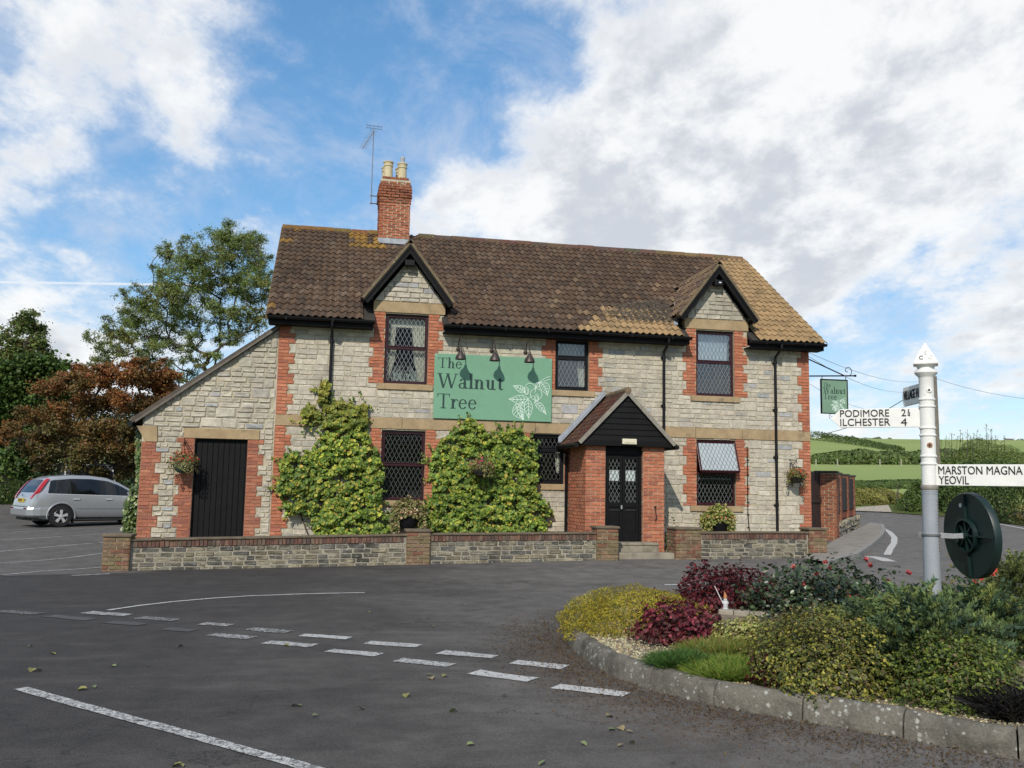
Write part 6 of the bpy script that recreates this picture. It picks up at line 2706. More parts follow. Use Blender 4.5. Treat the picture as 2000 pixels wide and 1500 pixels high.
# gravel: thousands of pebbles near the kerb
m = MB()
un = unit_blocks('brick', .35)
pts = []
for _ in range(9000):
    s = random.uniform(arc_[0], arc_[-1])
    p, nrm = kerb_at(s)
    q = p + nrm * (.15 + random.random() ** 1.5 * .75)
    if depth_of((q.x, q.y, 0)) > 1 and in_poly(np.array([q.x]), np.array([q.y]), bed_poly)[0]:
        pts.append((q.x, q.y, bedz(q.x, q.y)))
pts = np.array(pts)
oct_v = np.array([(1, 0, 0), (-1, 0, 0), (0, 1, 0), (0, -1, 0), (0, 0, 1), (0, 0, -1)], np.float32)
oct_f = np.array([(0, 2, 4), (2, 1, 4), (1, 3, 4), (3, 0, 4), (2, 0, 5), (1, 2, 5), (3, 1, 5), (0, 3, 5)])
sz = rng.uniform(.008, .019, (len(pts), 1, 1)) * np.array([1, 1, .7]) * rng.uniform(.7, 1.2, (len(pts), 6, 1))
V = (pts[:, None, :] + oct_v[None] * sz).reshape(-1, 3)
F = (oct_f[None] + (np.arange(len(pts)) * 6)[:, None, None]).reshape(-1, 3)
cols = leaf_cols(len(pts), [(.27, .225, .165), (.35, .31, .25), (.20, .15, .10), (.23, .22, .20)], (.4, .25, .2, .15), .2)
o = bpy.data.objects.new('gravel', np_mesh('gravel', V, F, leaf_m('pebble', .85, 0, .3), np.repeat(cols, 8, axis=0)))
COL.objects.link(o)
o['kind'] = 'stuff'


def bedpt(px, py):
    """bed surface under a pixel"""
    d = ray(px, py)
    t = 3.0
    while t < 30:
        p = CAMP + d * t
        if p.z < bedz(p.x, p.y):
            return p
        t += .02
    return p


def bshrub(name, label, cat, px, py, rxp, top, n, size, cols, wts, ry=None, **kw):
    b = bedpt(px, py)
    dp = depth_of(b)
    rx = rxp * dp / FPX
    cy = ry if ry is not None else rx * .8
    c = Vector((b.x, b.y, 0)) + Vector((vw0.x, vw0.y, 0)) * cy * .75
    c.z = bedz(c.x, c.y)
    dpc = depth_of(c)
    h = max(zh(px, top, math.hypot(c.x - CAMP.x, c.y - CAMP.y)) - c.z, .1)
    return shrub(name, label, cat, tuple(c), rx * dpc / dp, cy, h, n, size, cols, wts, **kw), c, rx, cy, h


vw0 = Vector((fw.x, fw.y, 0)).normalized()
# gold heather mound at the tip
_, c, rx, ry, h = bshrub('heather_mound', 'low golden yellow heather mound at the left tip of the flower bed', 'shrub', 1255, 1238, 150, 1146, 30000, .030,
                         [(.30, .235, .035), (.22, .195, .036), (.13, .135, .03), (.27, .17, .04)], (.4, .3, .2, .1), ry=.72, lump=.16, freq=3.5, depth=.40, zmin=-.25, mat=M_MATTELEAF, shape='long')
RED = [(.065, .008, .015), (.042, .006, .012), (.10, .014, .022), (.026, .008, .010)]


def sedum(label, px, py, rxp, top, n, heads, headcols, leafcols=RED, ry=None, size=.042):
    t, c, rx, ry, h = bshrub('sedum', label, 'plant', px, py, rxp, top, n, size, leafcols, [1] * len(leafcols), ry=ry, lump=.4, freq=3.2, depth=.75, zmin=.0, mat=M_LEAF, shape='round', stems=0)
    m = MB()
    P, N, C_ = [], [], []
    for _ in range(heads):
        d = unit_dirs(1, .15)[0]
        k = random.uniform(.75, 1.12)
        e = c + Vector((d[0] * rx * k, d[1] * ry * k, d[2] * h * k))
        a = Vector((c.x + d[0] * rx * .3, c.y + d[1] * ry * .3, c.z))
        m.tube([a, a.lerp(e, .6) + Vector((0, 0, .03)), e], [.006, .005, .004], 4)
        rr = random.uniform(.03, .055)
        for _ in range(26):
            q = random.uniform(0, 6.28)
            r_ = rr * math.sqrt(random.random())
            P.append((e.x + r_ * math.cos(q), e.y + r_ * math.sin(q), e.z + random.uniform(-.004, .012)))
            N.append((random.gauss(0, .4), random.gauss(0, .4), 1))
    m.build('stem', pbr('red_stem', (.09, .02, .025), .8, var=.2, bump=0), t)
    foliage('flower_head', t, np.array(P), np.array(N), .02, leaf_cols(len(P), headcols, [1] * len(headcols), .2), M_MATTELEAF, 'round')
    return t


sedum('tall burgundy sedum with flat flower heads behind the garden gnome', 1435, 1194, 112, 1108, 4600, 90, [(.07, .012, .016), (.10, .018, .022)], ry=.55)
sedum('wine red heuchera spreading in front of the golden heather mound', 1342, 1262, 92, 1176, 2600, 18, [(.10, .012, .03), (.16, .02, .045)],
      [(.10, .014, .028), (.065, .012, .018), (.16, .03, .05), (.04, .014, .014)], ry=.4)
sedum('loose dark red sprigs leaning over the right half of the golden heather', 1300, 1222, 48, 1160, 520, 12, [(.09, .014, .024), (.06, .012, .02)], [(.10, .014, .03), (.06, .010, .018), (.13, .03, .05)], ry=.25)
sedum('small dark red sedum at the kerb edge by the bright green grass', 1508, 1345, 40, 1290, 420, 14, [(.09, .02, .022), (.06, .015, .018)], ry=.2)
sedum('dark maroon plant tucked into the top of the golden heather mound', 1175, 1205, 26, 1165, 160, 3, [(.05, .012, .014)], [(.05, .02, .016), (.035, .02, .012)], ry=.15)
# roses
t, c, rx, ry, h = bshrub('rose_bush', 'wide dark green rose bush with pink red blooms behind the flower bed', 'bush', 1640, 1215, 165, 1098, 5200, .052,
                         [(.030, .048, .026), (.045, .065, .034), (.022, .034, .022), (.07, .055, .04)], (.4, .3, .2, .1), ry=.7, lump=.5, freq=3.4, depth=.8, mat=M_GLOSSLEAF, shape='round', stems=26)
P, N = [], []
for px, py in ((1612, 1098), (1622, 1108), (1550, 1107), (1692, 1092), (1655, 1138), (1775, 1118), (1594, 1122), (1700, 1103), (1570, 1140), (1735, 1135), (1602, 1160), (1660, 1165)):
    q = atd(px, py, depth_of(c) - random.uniform(-.1, .45))
    for _ in range(22):
        d = unit_dirs(1)[0]
        P.append(tuple(q + Vector(d) * .026 * random.random() ** .5))
        N.append(tuple(d))
foliage('rose_bloom', t, np.array(P), np.array(N), .032, leaf_cols(len(P), [(.30, .05, .06), (.36, .10, .10), (.24, .035, .06)], (.5, .3, .2), .15), FLOWER_M, 'round')
t2, c2, *_ = bshrub('rose_bush', 'rose stems with red blooms in front of the green mirror back', 'bush', 1905, 1190, 75, 1100, 650, .05,
                    [(.03, .05, .025), (.05, .06, .03), (.10, .08, .04)], (.5, .3, .2), ry=.3, lump=.6, depth=.85, mat=M_GLOSSLEAF, shape='round', stems=10)
P, N = [], []
for px, py in ((1925, 1118), (1938, 1120), (1918, 1130), (1903, 1137), (1943, 1112), (1932, 1112)):
    q = atd(px, py, depth_of(c2) - .35)
    for _ in range(16):
        d = unit_dirs(1)[0]
        P.append(tuple(q + Vector(d) * .03 * random.random() ** .5))
        N.append(tuple(d))
foliage('rose_bloom', t2, np.array(P), np.array(N), .036, leaf_cols(len(P), [(.50, .06, .06), (.55, .16, .12)], (.6, .4), .15), FLOWER_M, 'round')


# junipers: arching sprays
def juniper(label, px, py, rxp, top, nspray, ry, cols, length=.34):
    b = bedpt(px, py)
    dp = depth_of(b)
    c = Vector((b.x, b.y, 0)) + vw0 * ry * .7
    c.z = bedz(c.x, c.y)
    rx = rxp * depth_of(c) / FPX
    h = max(zh(px, top, math.hypot(c.x - CAMP.x, c.y - CAMP.y)) - c.z, .15)
    t = thing('juniper', label, 'shrub', tuple(c), 'spreading junipers in the flower bed')
    P, N, U, Cc = [], [], [], []
    m = MB()
    dirs = unit_dirs(nspray, .0)
    lu = lumpy(dirs, 2.6, random.uniform(0, 50))
    for d, l in zip(dirs, lu):
        k = (1 + .3 * l) * random.uniform(.62, 1.0)
        s0 = c + Vector((d[0] * rx * k * .7, d[1] * ry * k * .7, d[2] * h * k * .72))
        out = Vector((d[0] + random.gauss(0, .35), d[1] + random.gauss(0, .35) - .25, .45 + .5 * d[2])).normalized()
        L = length * random.uniform(.5, 1.15)
        col = np.array(random.choices(cols, [.35, .3, .2, .15])[0]) * random.uniform(.7, 1.35)
        path = []
        for i in range(7):
            u = i / 6
            path.append(s0 + out * L * u + Vector((0, 0, -.22 * L * u * u)))
        m.tube([path[0], path[3], path[6]], [.005, .004, .002], 3, cap=False)
        for i in range(30):
            u = (i + .5) / 30
            q = s0 + out * L * u + Vector((0, 0, -.22 * L * u * u))
            sd = out.cross(Vector((random.gauss(0, 1), random.gauss(0, 1), random.gauss(0, 1)))).normalized()
            w_ = .045 * (1 - .65 * u)
            P.append(tuple(q + sd * w_ * .5))
            U.append(tuple(sd * .8 + out * .8))
            N.append(tuple(out.cross(sd) + Vector((0, 0, .4))))
            Cc.append(col * random.uniform(.85, 1.15) * (1 + .25 * u))
    m.build('stem', M_STEM, t)
    foliage('foliage', t, np.array(P), np.array(N), .062, np.clip(np.array(Cc), 0, 1), M_MATTELEAF, 'long', up_=np.array(U), spin=.25)
    return t


JUN_FRONT = True
JUN = [(.12, .17, .065), (.075, .12, .062), (.20, .24, .075), (.045, .075, .05)]
juniper('blue green juniper with feathery arching sprays round the post foot', 1800, 1290, 130, 1168, 900, .6, JUN)
juniper('broad feathery juniper hiding the foot of the finger post', 1845, 1345, 175, 1142, 1300, .42, JUN, .30)
juniper('pale green juniper at the right edge behind the dense round shrub', 1965, 1290, 110, 1150, 650, .55, [(.10, .15, .05), (.06, .10, .05), (.18, .20, .06), (.04, .07, .045)])
juniper('light green juniper sprays rising right of the mirror back', 2010, 1180, 60, 1075, 260, .4, [(.16, .19, .06), (.12, .15, .05), (.2, .22, .08), (.08, .11, .045)])
# big mottled spirea and neighbours
bshrub('spirea_bush', 'large mottled yellow green spirea bush at the front of the flower bed', 'bush', 1655, 1362, 152, 1196, 17000, .032,
       [(.155, .15, .03), (.085, .095, .024), (.05, .06, .02), (.25, .22, .055), (.085, .062, .034)], (.24, .27, .26, .09, .14), ry=.62, lump=.26, freq=3, depth=.5, mat=M_LEAF, stems=20)
bshrub('spirea_bush', 'bright green rounded bush at the right end of the kerb', 'bush', 1915, 1392, 128, 1246, 15000, .03,
       [(.115, .14, .025), (.065, .09, .02), (.038, .055, .017), (.10, .065, .04)], (.32, .34, .24, .1), ry=.55, lump=.28, freq=3, depth=.5, stems=20)
bshrub('dry_spirea', 'brown flowered spirea stems above the big mottled bush', 'bush', 1590, 1300, 110, 1190, 6500, .026, [(.10, .075, .035), (.12, .12, .035), (.14, .08, .05)], (.4, .4, .2), ry=.35, lump=.35, freq=4, depth=.7, stems=14)
bshrub('variegated_shrub', 'pale variegated low shrub between heuchera and mottled bush', 'shrub', 1472, 1262, 66, 1206, 2600, .036, [(.28, .27, .10), (.16, .18, .05), (.35, .33, .17), (.14, .09, .05)], (.35, .35, .2, .1), ry=.3, lump=.35, depth=.6)
bshrub('pink_sedum', 'dull pink sedum heads beside the juniper and roses', 'plant', 1692, 1215, 34, 1160, 900, .028, [(.20, .08, .08), (.16, .10, .07), (.10, .10, .05)], (.5, .3, .2), ry=.18, lump=.3, depth=.5)


def grass_clump(label, px, py, rxp, n, length, cols, spread=.6, cat='grass', width=.0035, ry=.25):
    b = bedpt(px, py)
    t = thing('grass_clump', label, cat, tuple(b))
    rx = rxp * depth_of(b) / FPX
    a = rng.uniform(0, 6.28, n)
    r_ = np.sqrt(rng.random(n))
    rt2 = np.array([rt.x, rt.y, 0])
    fw2 = np.array([vw0.x, vw0.y, 0])
    off = (np.cos(a) * r_ * rx)[:, None] * rt2 + ((np.sin(a) * r_ + 0.9) * ry)[:, None] * fw2
    roots = np.array(b) + off
    roots[:, 2] = [bedz(q[0], q[1]) for q in roots[:, :2]]
    d = np.stack([rng.normal(0, spread, n), rng.normal(0, spread, n), np.ones(n)], 1) + off / max(rx, .1) * .35
    d /= np.linalg.norm(d, axis=1, keepdims=True)
    blade_mesh('blades', t, roots, d, length, width, leaf_cols(n, cols, [1] * len(cols), .25), M_LEAF)
    return t


grass_clump('rounded dark green grass tuft by the gravel at the kerb', 1330, 1314, 42, 5600, .16, [(.035, .08, .018), (.05, .10, .022), (.03, .06, .015)], spread=.8, ry=.16)
grass_clump('wide bright yellow green grass patch spilling onto the kerb', 1432, 1332, 72, 11000, .13, [(.10, .15, .025), (.15, .17, .035), (.06, .11, .02)], spread=.8, ry=.26)
grass_clump('green grass patch behind the bright tuft below the heuchera', 1420, 1285, 80, 5000, .14, [(.08, .13, .025), (.13, .14, .035), (.16, .12, .04)], spread=.8, ry=.2)
grass_clump('black mondo grass tuft at the right picture edge', 1992, 1412, 42, 1500, .26, [(.010, .009, .012), (.016, .014, .016)], spread=.9, width=.006, ry=.16)
# inner stone edging where the gnome stands
ed = thing('stone_edging', 'flat stone edging slab under the garden gnome', 'edging', tuple(bedpt(1470, 1203)))
ea, eb = bedpt(1405, 1198), bedpt(1530, 1207)
n = 4
for i in range(n):
    p, q = ea.lerp(eb, i / n), ea.lerp(eb, (i + .96) / n)
    MB().bar((p.x, p.y, p.z + .02), (q.x, q.y, q.z + .02), .16, .06).build('slab', pbr('pale_slab', (.26, .23, .18), .9, var=.25, bump=.4), ed, bevel=.01)
# garden gnome with a fishing rod
gb_ = bedpt(1417, 1199)
gn = thing('garden_gnome', 'small weathered garden gnome with pointed orange hat and white rod', 'garden gnome', (gb_.x, gb_.y, gb_.z + .05))
gm = 34 * depth_of(gb_) / FPX
G0 = Vector((gb_.x, gb_.y, gb_.z + .05))
k = gm
MB().lathe([(.16 * k, 0), (.17 * k, .06 * k), (.13 * k, .1 * k), (.15 * k, .25 * k), (.16 * k, .38 * k), (.11 * k, .5 * k), (.06 * k, .55 * k)], G0, 14).build('body', pbr('chalky_paint', (.50, .51, .52), .8, var=.2, bump=.2), gn, smooth=True)
m = MB()
m.lathe([(.02 * k, .50 * k), (.085 * k, .54 * k), (.10 * k, .61 * k), (.085 * k, .68 * k), (.03 * k, .72 * k)], G0, 12)
m.lathe([(.02 * k, 0), (.022 * k, .02 * k), (.005 * k, .035 * k)], G0 + Vector((0, 0, .61 * k)) + vd * .095 * k, 8, vd)
m.build('head', pbr('gnome_skin', (.36, .24, .17), .8, var=.1, bump=0), gn, smooth=True)
MB().lathe([(.06 * k, .42 * k), (.11 * k, .5 * k), (.10 * k, .6 * k)], G0 + vd * .03 * k, 10).build('beard', pbr('gnome_beard', (.5, .5, .48), .9, var=.1, bump=.2), gn, smooth=True)
MB().tube([G0 + Vector((0, 0, .66 * k)), G0 + Vector((0, 0, .80 * k)) + vr * -.01 * k, G0 + Vector((0, 0, .92 * k)) - vr * .03 * k, G0 + Vector((0, 0, 1.02 * k)) - vr * .07 * k], [.115 * k, .085 * k, .045 * k, .006 * k], 12).build('hat', pbr('faded_orange_hat', (.40, .16, .07), .8, var=.2, bump=0), gn, smooth=True)
m = MB()
for s in (-1, 1):
    m.tube([G0 + Vector((0, 0, .46 * k)) + vr * s * .12 * k, G0 + Vector((0, 0, .36 * k)) + vr * s * .18 * k + vd * .04 * k, G0 + Vector((0, 0, .40 * k)) - vr * .10 * k + vd * .15 * k], [.045 * k, .04 * k, .035 * k], 8)
m.build('arm', pbr('chalky_paint'), gn, smooth=True)
MB().tube([G0 + Vector((0, 0, .30 * k)) - vr * .08 * k + vd * .16 * k, G0 + Vector((0, 0, .62 * k)) - vr * .25 * k + vd * .16 * k, G0 + Vector((0, 0, 1.30 * k)) - vr * .58 * k + vd * .16 * k], .022 * k, 6).build('fishing_rod', pbr('white_rod', (.6, .6, .6), .6, var=0, bump=0), gn)
# white plant label near the heuchera
pl = bedpt(1315, 1258)
tag(MB().box(pl.x - .008, pl.x + .008, pl.y - .002, pl.y + .002, pl.z - .02, pl.z + .08).build('plant_label', pbr('white_rod'), origin=tuple(pl)), 'thin white plant label stuck in the gravel below the heuchera', 'plant label')

# ================================================================== silver people carrier in the car park
M_SILVER = pbr('silver_car_paint', (.37, .385, .40), .28, metal=.4, var=.03, bump=0, coat=.6, spec=.5)
M_TYRE = pbr('tyre', (.014, .014, .015), .85, var=.2, bump=.1)
M_ALLOY = pbr('alloy_wheel', (.60, .61, .62), .3, metal=.35, var=.05, bump=0)
M_TRIM = pbr('black_trim', (.012, .012, .013), .5, var=.1, bump=0)
M_DARKGLASS = pbr('tinted_glass', (.004, .005, .006), .04, var=0, bump=0, spec=.6)
M_TAIL = pbr('red_lamp', (.42, .012, .018), .15, var=.05, bump=0, coat=.8)


def lbuild(m, name, mat, parent, smooth=False, bevel=0.0, angle=40):
    ob = m.build(name, mat, None, smooth=smooth, bevel=bevel, angle=angle)
    ob.parent = parent
    WLOC[ob.name] = Vector((0, 0, 0))
    return ob


HEAD = R(33)
wheel_pt = gp(116, 1030)
AXR, AXF, HWID = .90, 3.54, .905
car_o = Vector((wheel_pt.x, wheel_pt.y, 0)) - Vector((math.cos(HEAD), math.sin(HEAD), 0)) * AXR + Vector((-math.sin(HEAD), math.cos(HEAD), 0)) * HWID * .93
car = thing('parked_car', 'silver people carrier parked nose in at the car park edge', 'car', (car_o.x, car_o.y, g1(wheel_pt.x, wheel_pt.y)), rotz=HEAD)
RX = [0, .03, .10, .16, .30, .46, .66, 1.2, 1.8, 2.3, 2.7, 3.05, 3.35, 3.7, 4.1, 4.28, 4.37]
RZ = [.62, .76, .93, 1.02, 1.24, 1.44, 1.53, 1.585, 1.585, 1.53, 1.39, 1.20, 1.04, .98, .86, .70, .50]
zr_ = lambda x: float(np.interp(x, RX, RZ))
yw_ = lambda x: float(np.interp(x, [0, .05, .2, .6, 3.4, 3.9, 4.2, 4.37], [.72, .80, .87, .905, .905, .87, .75, .52]))
yr_ = lambda x: float(np.interp(x, [0, .16, .46, .8, 2.2, 3.0, 3.35, 4.37], [.74, .72, .64, .66, .66, .66, .74, .45]))
zbelt = lambda x: min(float(np.interp(x, [0, .2, 3.3, 4.37], [.98, 1.0, .93, .6])), zr_(x) - .04)
zbot = lambda x: float(np.interp(x, [0, .25, .6, 3.9, 4.37], [.36, .27, .22, .22, .28]))


def side_y(x, z):
    zb, zt = zbelt(x), zr_(x) - .06
    if z <= zb:
        return yw_(x) * float(np.interp(z, [zbot(x), .42, .72, zb], [.93, .985, 1.0, .965]))
    return yw_(x) * .965 + (yr_(x) - yw_(x) * .965) * min((z - zb) / max(zt - zb, .02), 1)


m = MB()
XS = [0, .02, .05, .10, .16, .23, .30, .38, .46, .56, .66, .8, 1.0, 1.2, 1.5, 1.8, 2.05, 2.3, 2.5, 2.7, 2.88, 3.05, 3.2, 3.35, 3.55, 3.7, 3.9, 4.1, 4.2, 4.28, 4.34, 4.37]
rings = []
for x in XS:
    zb, zt = zbot(x), zr_(x)
    zl = zbelt(x)
    half = [(yw_(x) * .86, zb), (side_y(x, min(.36, zl)), max(.36, zb + .02)), (side_y(x, min(.55, zl)), min(.55, zl - .02)), (side_y(x, min(.74, zl)), min(.74, zl - .01)), (yw_(x) * .965, zl),
            ((yw_(x) * .965 + yr_(x)) / 2, (zl + zt - .06) / 2), (yr_(x), zt - .06), (yr_(x) * .9, zt - .018), (yr_(x) * .55, zt), (0, zt + .004)]
    ring = [(x, -y, z) for y, z in half] + [(x, y, z) for y, z in reversed(half[:-1])]
    rings.append(ring)
nr_ = len(rings[0])
vs = [p for rg in rings for p in rg]
fs = []
for i in range(len(XS) - 1):
    for j in range(nr_ - 1):
        a = i * nr_ + j
        fs.append((a, a + 1, a + nr_ + 1, a + nr_))
    fs.append((i * nr_ + nr_ - 1, i * nr_, (i + 1) * nr_, (i + 1) * nr_ + nr_ - 1))
fs.append(tuple(range(nr_ - 1, -1, -1)))
fs.append(tuple(range((len(XS) - 1) * nr_, len(XS) * nr_)))
m.add(vs, fs)
lbuild(m, 'body', M_SILVER, car, smooth=True, angle=38)
# bumper
m = MB()
for z0, z1, o_ in ((.36, .60, .035),):
    pts = []
    for x in (.55, .3, .12, .03, 0):
        pts.append((x, yw_(x)))
    path = [(x - (o_ if x < .1 else 0), -(y + (.012 if x > .1 else .0)), 0) for x, y in pts] + [(x - (o_ if x < .1 else 0), y + (.012 if x > .1 else 0), 0) for x, y in reversed(pts)]
    for a, b in zip(path, path[1:]):
        m.quad((a[0], a[1], z0), (b[0], b[1], z0), (b[0] - .012, b[1], z1 - .06), (a[0] - .012, a[1], z1 - .06))
        m.quad((a[0] - .012, a[1], z1 - .06), (b[0] - .012, b[1], z1 - .06), (b[0] + .02, b[1] * .985, z1 + .01), (a[0] + .02, a[1] * .985, z1 + .01))
        m.quad((a[0], a[1], z0), (b[0], b[1], z0), (b[0] + .06, b[1] * .95, z0 - .06), (a[0] + .06, a[1] * .95, z0 - .06))
lbuild(m, 'bumper', M_SILVER, car, smooth=True)


def side_panel(xa, xb, zlo, zhi, name, mat, s=-1, off=.006, n=10, parent=None, slant=(0, 0)):
    m = MB()
    for i in range(n):
        q = []
        for k in (i, i + 1):
            u = k / n
            x0 = xa + (xb - xa) * u
            for h in (0, 1):
                x = x0 + (slant[0] * (1 - u) + slant[1] * u) * h
                z = zlo(x) if h == 0 else zhi(x)
                q.append((x, s * (side_y(x, z) + off), z))
        mid_y = None
        m.quad(q[0], q[2], q[3], q[1])
    return lbuild(m, name, mat, parent or car, smooth=True)


for s in (-1, 1):
    lo = lambda x: zbelt(x) + .025
    hi = lambda x: max(zr_(x) - .115, lo(x) + .01)
    side_panel(.50, 1.13, lo, hi, 'side_window', M_DARKGLASS, s, slant=(.10, .0))
    side_panel(1.17, 2.06, lo, hi, 'side_window', M_DARKGLASS, s)
    side_panel(2.11, 3.18, lo, hi, 'side_window', M_DARKGLASS, s)
    side_panel(1.128, 1.172, lo, hi, 'window_pillar', M_TRIM, s, .0075, 2)
    side_panel(2.058, 2.112, lo, hi, 'window_pillar', M_TRIM, s, .0075, 2)
    side_panel(.46, 3.2, lambda x: zbelt(x) + .004, lambda x: zbelt(x) + .022, 'waist_trim', M_ALLOY, s, .008, 12)
    for x, z0, z1 in ((1.15, .30, .98), (2.085, .27, .97), (3.10, .27, .93)):
        side_panel(x - .005, x + .005, lambda q: z0, lambda q: z1, 'door_seam', M_TRIM, s, .002, 1)
    for x0 in (1.22, 2.20):
        side_panel(x0, x0 + .20, lambda q: .835, lambda q: .875, 'door_handle', M_ALLOY, s, .028, 3)
    side_panel(1.33, 3.05, lambda q: .555, lambda q: .570, 'side_moulding', pbr('grey_trim', (.14, .15, .16), .5, var=0, bump=0), s, .006, 8)
    side_panel(1.35, 3.1, lambda q: .245, lambda q: .30, 'sill', M_TRIM, s, .004, 8)
    # mirror
    m = MB()
    m.obox((2.92, s * 1.00, 1.02), (1, 0, 0), (0, 1, 0), (0, 0, 1), .05, .10, .075)
    m.obox((2.93, s * .90, .98), (1, 0, 0), (0, 1, 0), (0, 0, 1), .03, .05, .03)
    lbuild(m, 'door_mirror', M_SILVER, car, bevel=.02)
    for axx in (AXR, AXF):
        yy = s * (yw_(axx) + .004)
        arch = MB()
        pts = [(axx + .40 * math.cos(a), yy, .33 + .40 * math.sin(a)) for a in np.linspace(-.12, math.pi + .12, 22)]
        arch.poly(pts)
        lbuild(arch, 'wheel_arch', M_TRIM, car)
        lip = MB()
        lip.tube([(axx + .405 * math.cos(a), yy, .33 + .405 * math.sin(a)) for a in np.linspace(-.15, math.pi + .15, 24)], .022, 6)
        lbuild(lip, 'arch_lip', M_SILVER, car, smooth=True)
        w_ = MB().lathe([(.20, .0), (.305, .0), (.325, -.02), (.328, -.06), (.328, -.18), (.30, -.20), (.20, -.20)], (axx, s * (HWID + .015), .33), 28, (0, s, 0), cap=False)
        wh = lbuild(w_, 'wheel', M_TYRE, car, smooth=True)
        m = MB()
        c_ = Vector((axx, s * (HWID + .012), .33))
        m.lathe([(.215, .004), (.222, -.002), (.222, -.03), (.195, -.03), (.195, .0)], c_, 28, (0, s, 0), cap=False)
        m.lathe([(.05, .0), (.05, .012), (.02, .016)], c_, 12, (0, s, 0))
        for i in range(5):
            a = i * 2 * math.pi / 5 + .3
            d = Vector((math.cos(a), 0, math.sin(a)))
            q = Vector((-math.sin(a), 0, math.cos(a)))
            m.add([c_ + d * .04 + q * .03 + Vector((0, s * .008, 0)), c_ + d * .04 - q * .03 + Vector((0, s * .008, 0)), c_ + d * .20 - q * .045, c_ + d * .20 + q * .045,
                   c_ + d * .04 + q * .03 - Vector((0, s * .03, 0)), c_ + d * .04 - q * .03 - Vector((0, s * .03, 0)), c_ + d * .20 - q * .045 - Vector((0, s * .03, 0)), c_ + d * .20 + q * .045 - Vector((0, s * .03, 0))],
                  [(0, 1, 2, 3), (4, 7, 6, 5), (0, 4, 5, 1), (1, 5, 6, 2), (2, 6, 7, 3), (3, 7, 4, 0)])
        lbuild(m, 'rim', M_ALLOY, wh)
        MB_ = MB().lathe([(.195, -.032), (.01, -.031)], c_, 20, (0, s, 0))
        lbuild(MB_, 'brake_disc', M_TRIM, wh)
    # tail lamp strip and lower reflector
    m = MB()
    zz = np.linspace(.86, 1.46, 9)
    for a, b in zip(zz, zz[1:]):
        q = []
        for z in (a, b):
            x = float(np.interp(z, RZ[:7], RX[:7]))
            wdt = np.interp(z, [.86, 1.0, 1.46], [.14, .11, .05])
            yo = yw_(x) * .965 if z < 1.0 else yr_(x) + (yw_(x) * .965 - yr_(x)) * np.interp(z, [1.0, 1.46], [1, .1])
            q.append([(x - .016, s * (yo - wdt), z), (x - .014, s * (yo + .002), z), (x + .09, s * (yo + .012), z)])
        m.quad(q[0][0], q[0][1], q[1][1], q[1][0])
        m.quad(q[0][1], q[0][2], q[1][2], q[1][1])
    lbuild(m, 'tail_lamp', M_TAIL, car, smooth=True)
    lbuild(MB().box(-.055, -.03, s * .60 - .09, s * .60 + .09, .545, .585), 'reflector', pbr('dark_red_lamp', (.12, .01, .012), .2, var=0, bump=0), car)
# rear window, plate, badge, lines of the tailgate
m = MB()
zz = np.linspace(1.05, 1.43, 7)
for a, b in zip(zz, zz[1:]):
    q = []
    for z in (a, b):
        x = float(np.interp(z, RZ[:7], RX[:7])) - .010
        hw = np.interp(z, [1.05, 1.43], [.62, .52])
        q.append([(x, -hw, z), (x - .012, -hw * .4, z), (x - .012, hw * .4, z), (x, hw, z)])
    for j in range(3):
        m.quad(q[0][j], q[0][j + 1], q[1][j + 1], q[1][j])
lbuild(m, 'rear_window', M_DARKGLASS, car, smooth=True)
xp = float(np.interp(.80, RZ, RX))
pm = lbuild(MB().box(.008, .03, -.27, .27, .735, .86), 'number_plate', pbr('yellow_plate', (.48, .34, .05), .5, var=.05, bump=0), car)  # plate yellow darkened to carry the shade it stands in
tmpo = text_mesh('HY08 JPV', .105, pm, 'lettering', M_TRIM, (0.005, .23, .765), (0, -1, 0), (0, 0, 1), .001, xscale=.86)
lbuild(MB().lathe([(.035, 0), (.04, .008), (.02, .012)], (.055, 0, .95), 12, (-1, 0, .4)), 'badge', pbr('dark_badge', (.03, .035, .05), .4, var=0, bump=0), car)
m = MB()
m.box(-.03, .03, -.62, .62, .615, .622)
lbuild(m, 'tailgate_seam', M_TRIM, car)
m = MB()
m.tube([(.12, -.35, .25), (-.03, -.35, .24)], .03, 8)
m.box(.15, .3, -.8, .8, .20, .36)
m.box(.5, 3.9, -.75, .75, .18, .26)
lbuild(m, 'underbody', M_TRIM, car)
lbuild(MB().box(1.26, 1.29, -.90, -.72, .12, .36).box(1.26, 1.29, .72, .90, .12, .36), 'mud_flap', M_TRIM, car)

# pale van behind it, mostly hidden; deep shade is painted into its body colour
vb = atd(168, 940, 34)
vg = g1(vb.x, vb.y)
van = thing('parked_van', 'second vehicle behind the silver car, its windscreen showing under the trees', 'van', (vb.x, vb.y, vg), rotz=R(-72))
m = MB()
prof = [(-2.2, .3), (1.9, .3), (2.3, .5), (2.32, .85), (1.55, 1.12), (.85, 1.92), (.5, 2.0), (-2.2, 2.0)]
m.prism([(x, -.86, z) for x, z in prof], (0, 1.72, 0))
lbuild(m, 'body', pbr('shaded_van_body', (.012, .013, .014), .5, var=.05, bump=0, spec=.2), van, bevel=.06)
m = MB()
a, b = Vector((1.53, 0, 1.16)), Vector((.88, 0, 1.89))
n_ = Vector((.73, 0, .65)).normalized() * .01
m.quad(a + n_ + Vector((0, -.80, 0)), a + n_ + Vector((0, .80, 0)), b + n_ + Vector((0, .70, 0)), b + n_ + Vector((0, -.70, 0)))
lbuild(m, 'windscreen', pbr('sky_reflecting_glass', (.10, .11, .13), .05, var=0, bump=0, spec=.9), van)
m = MB()
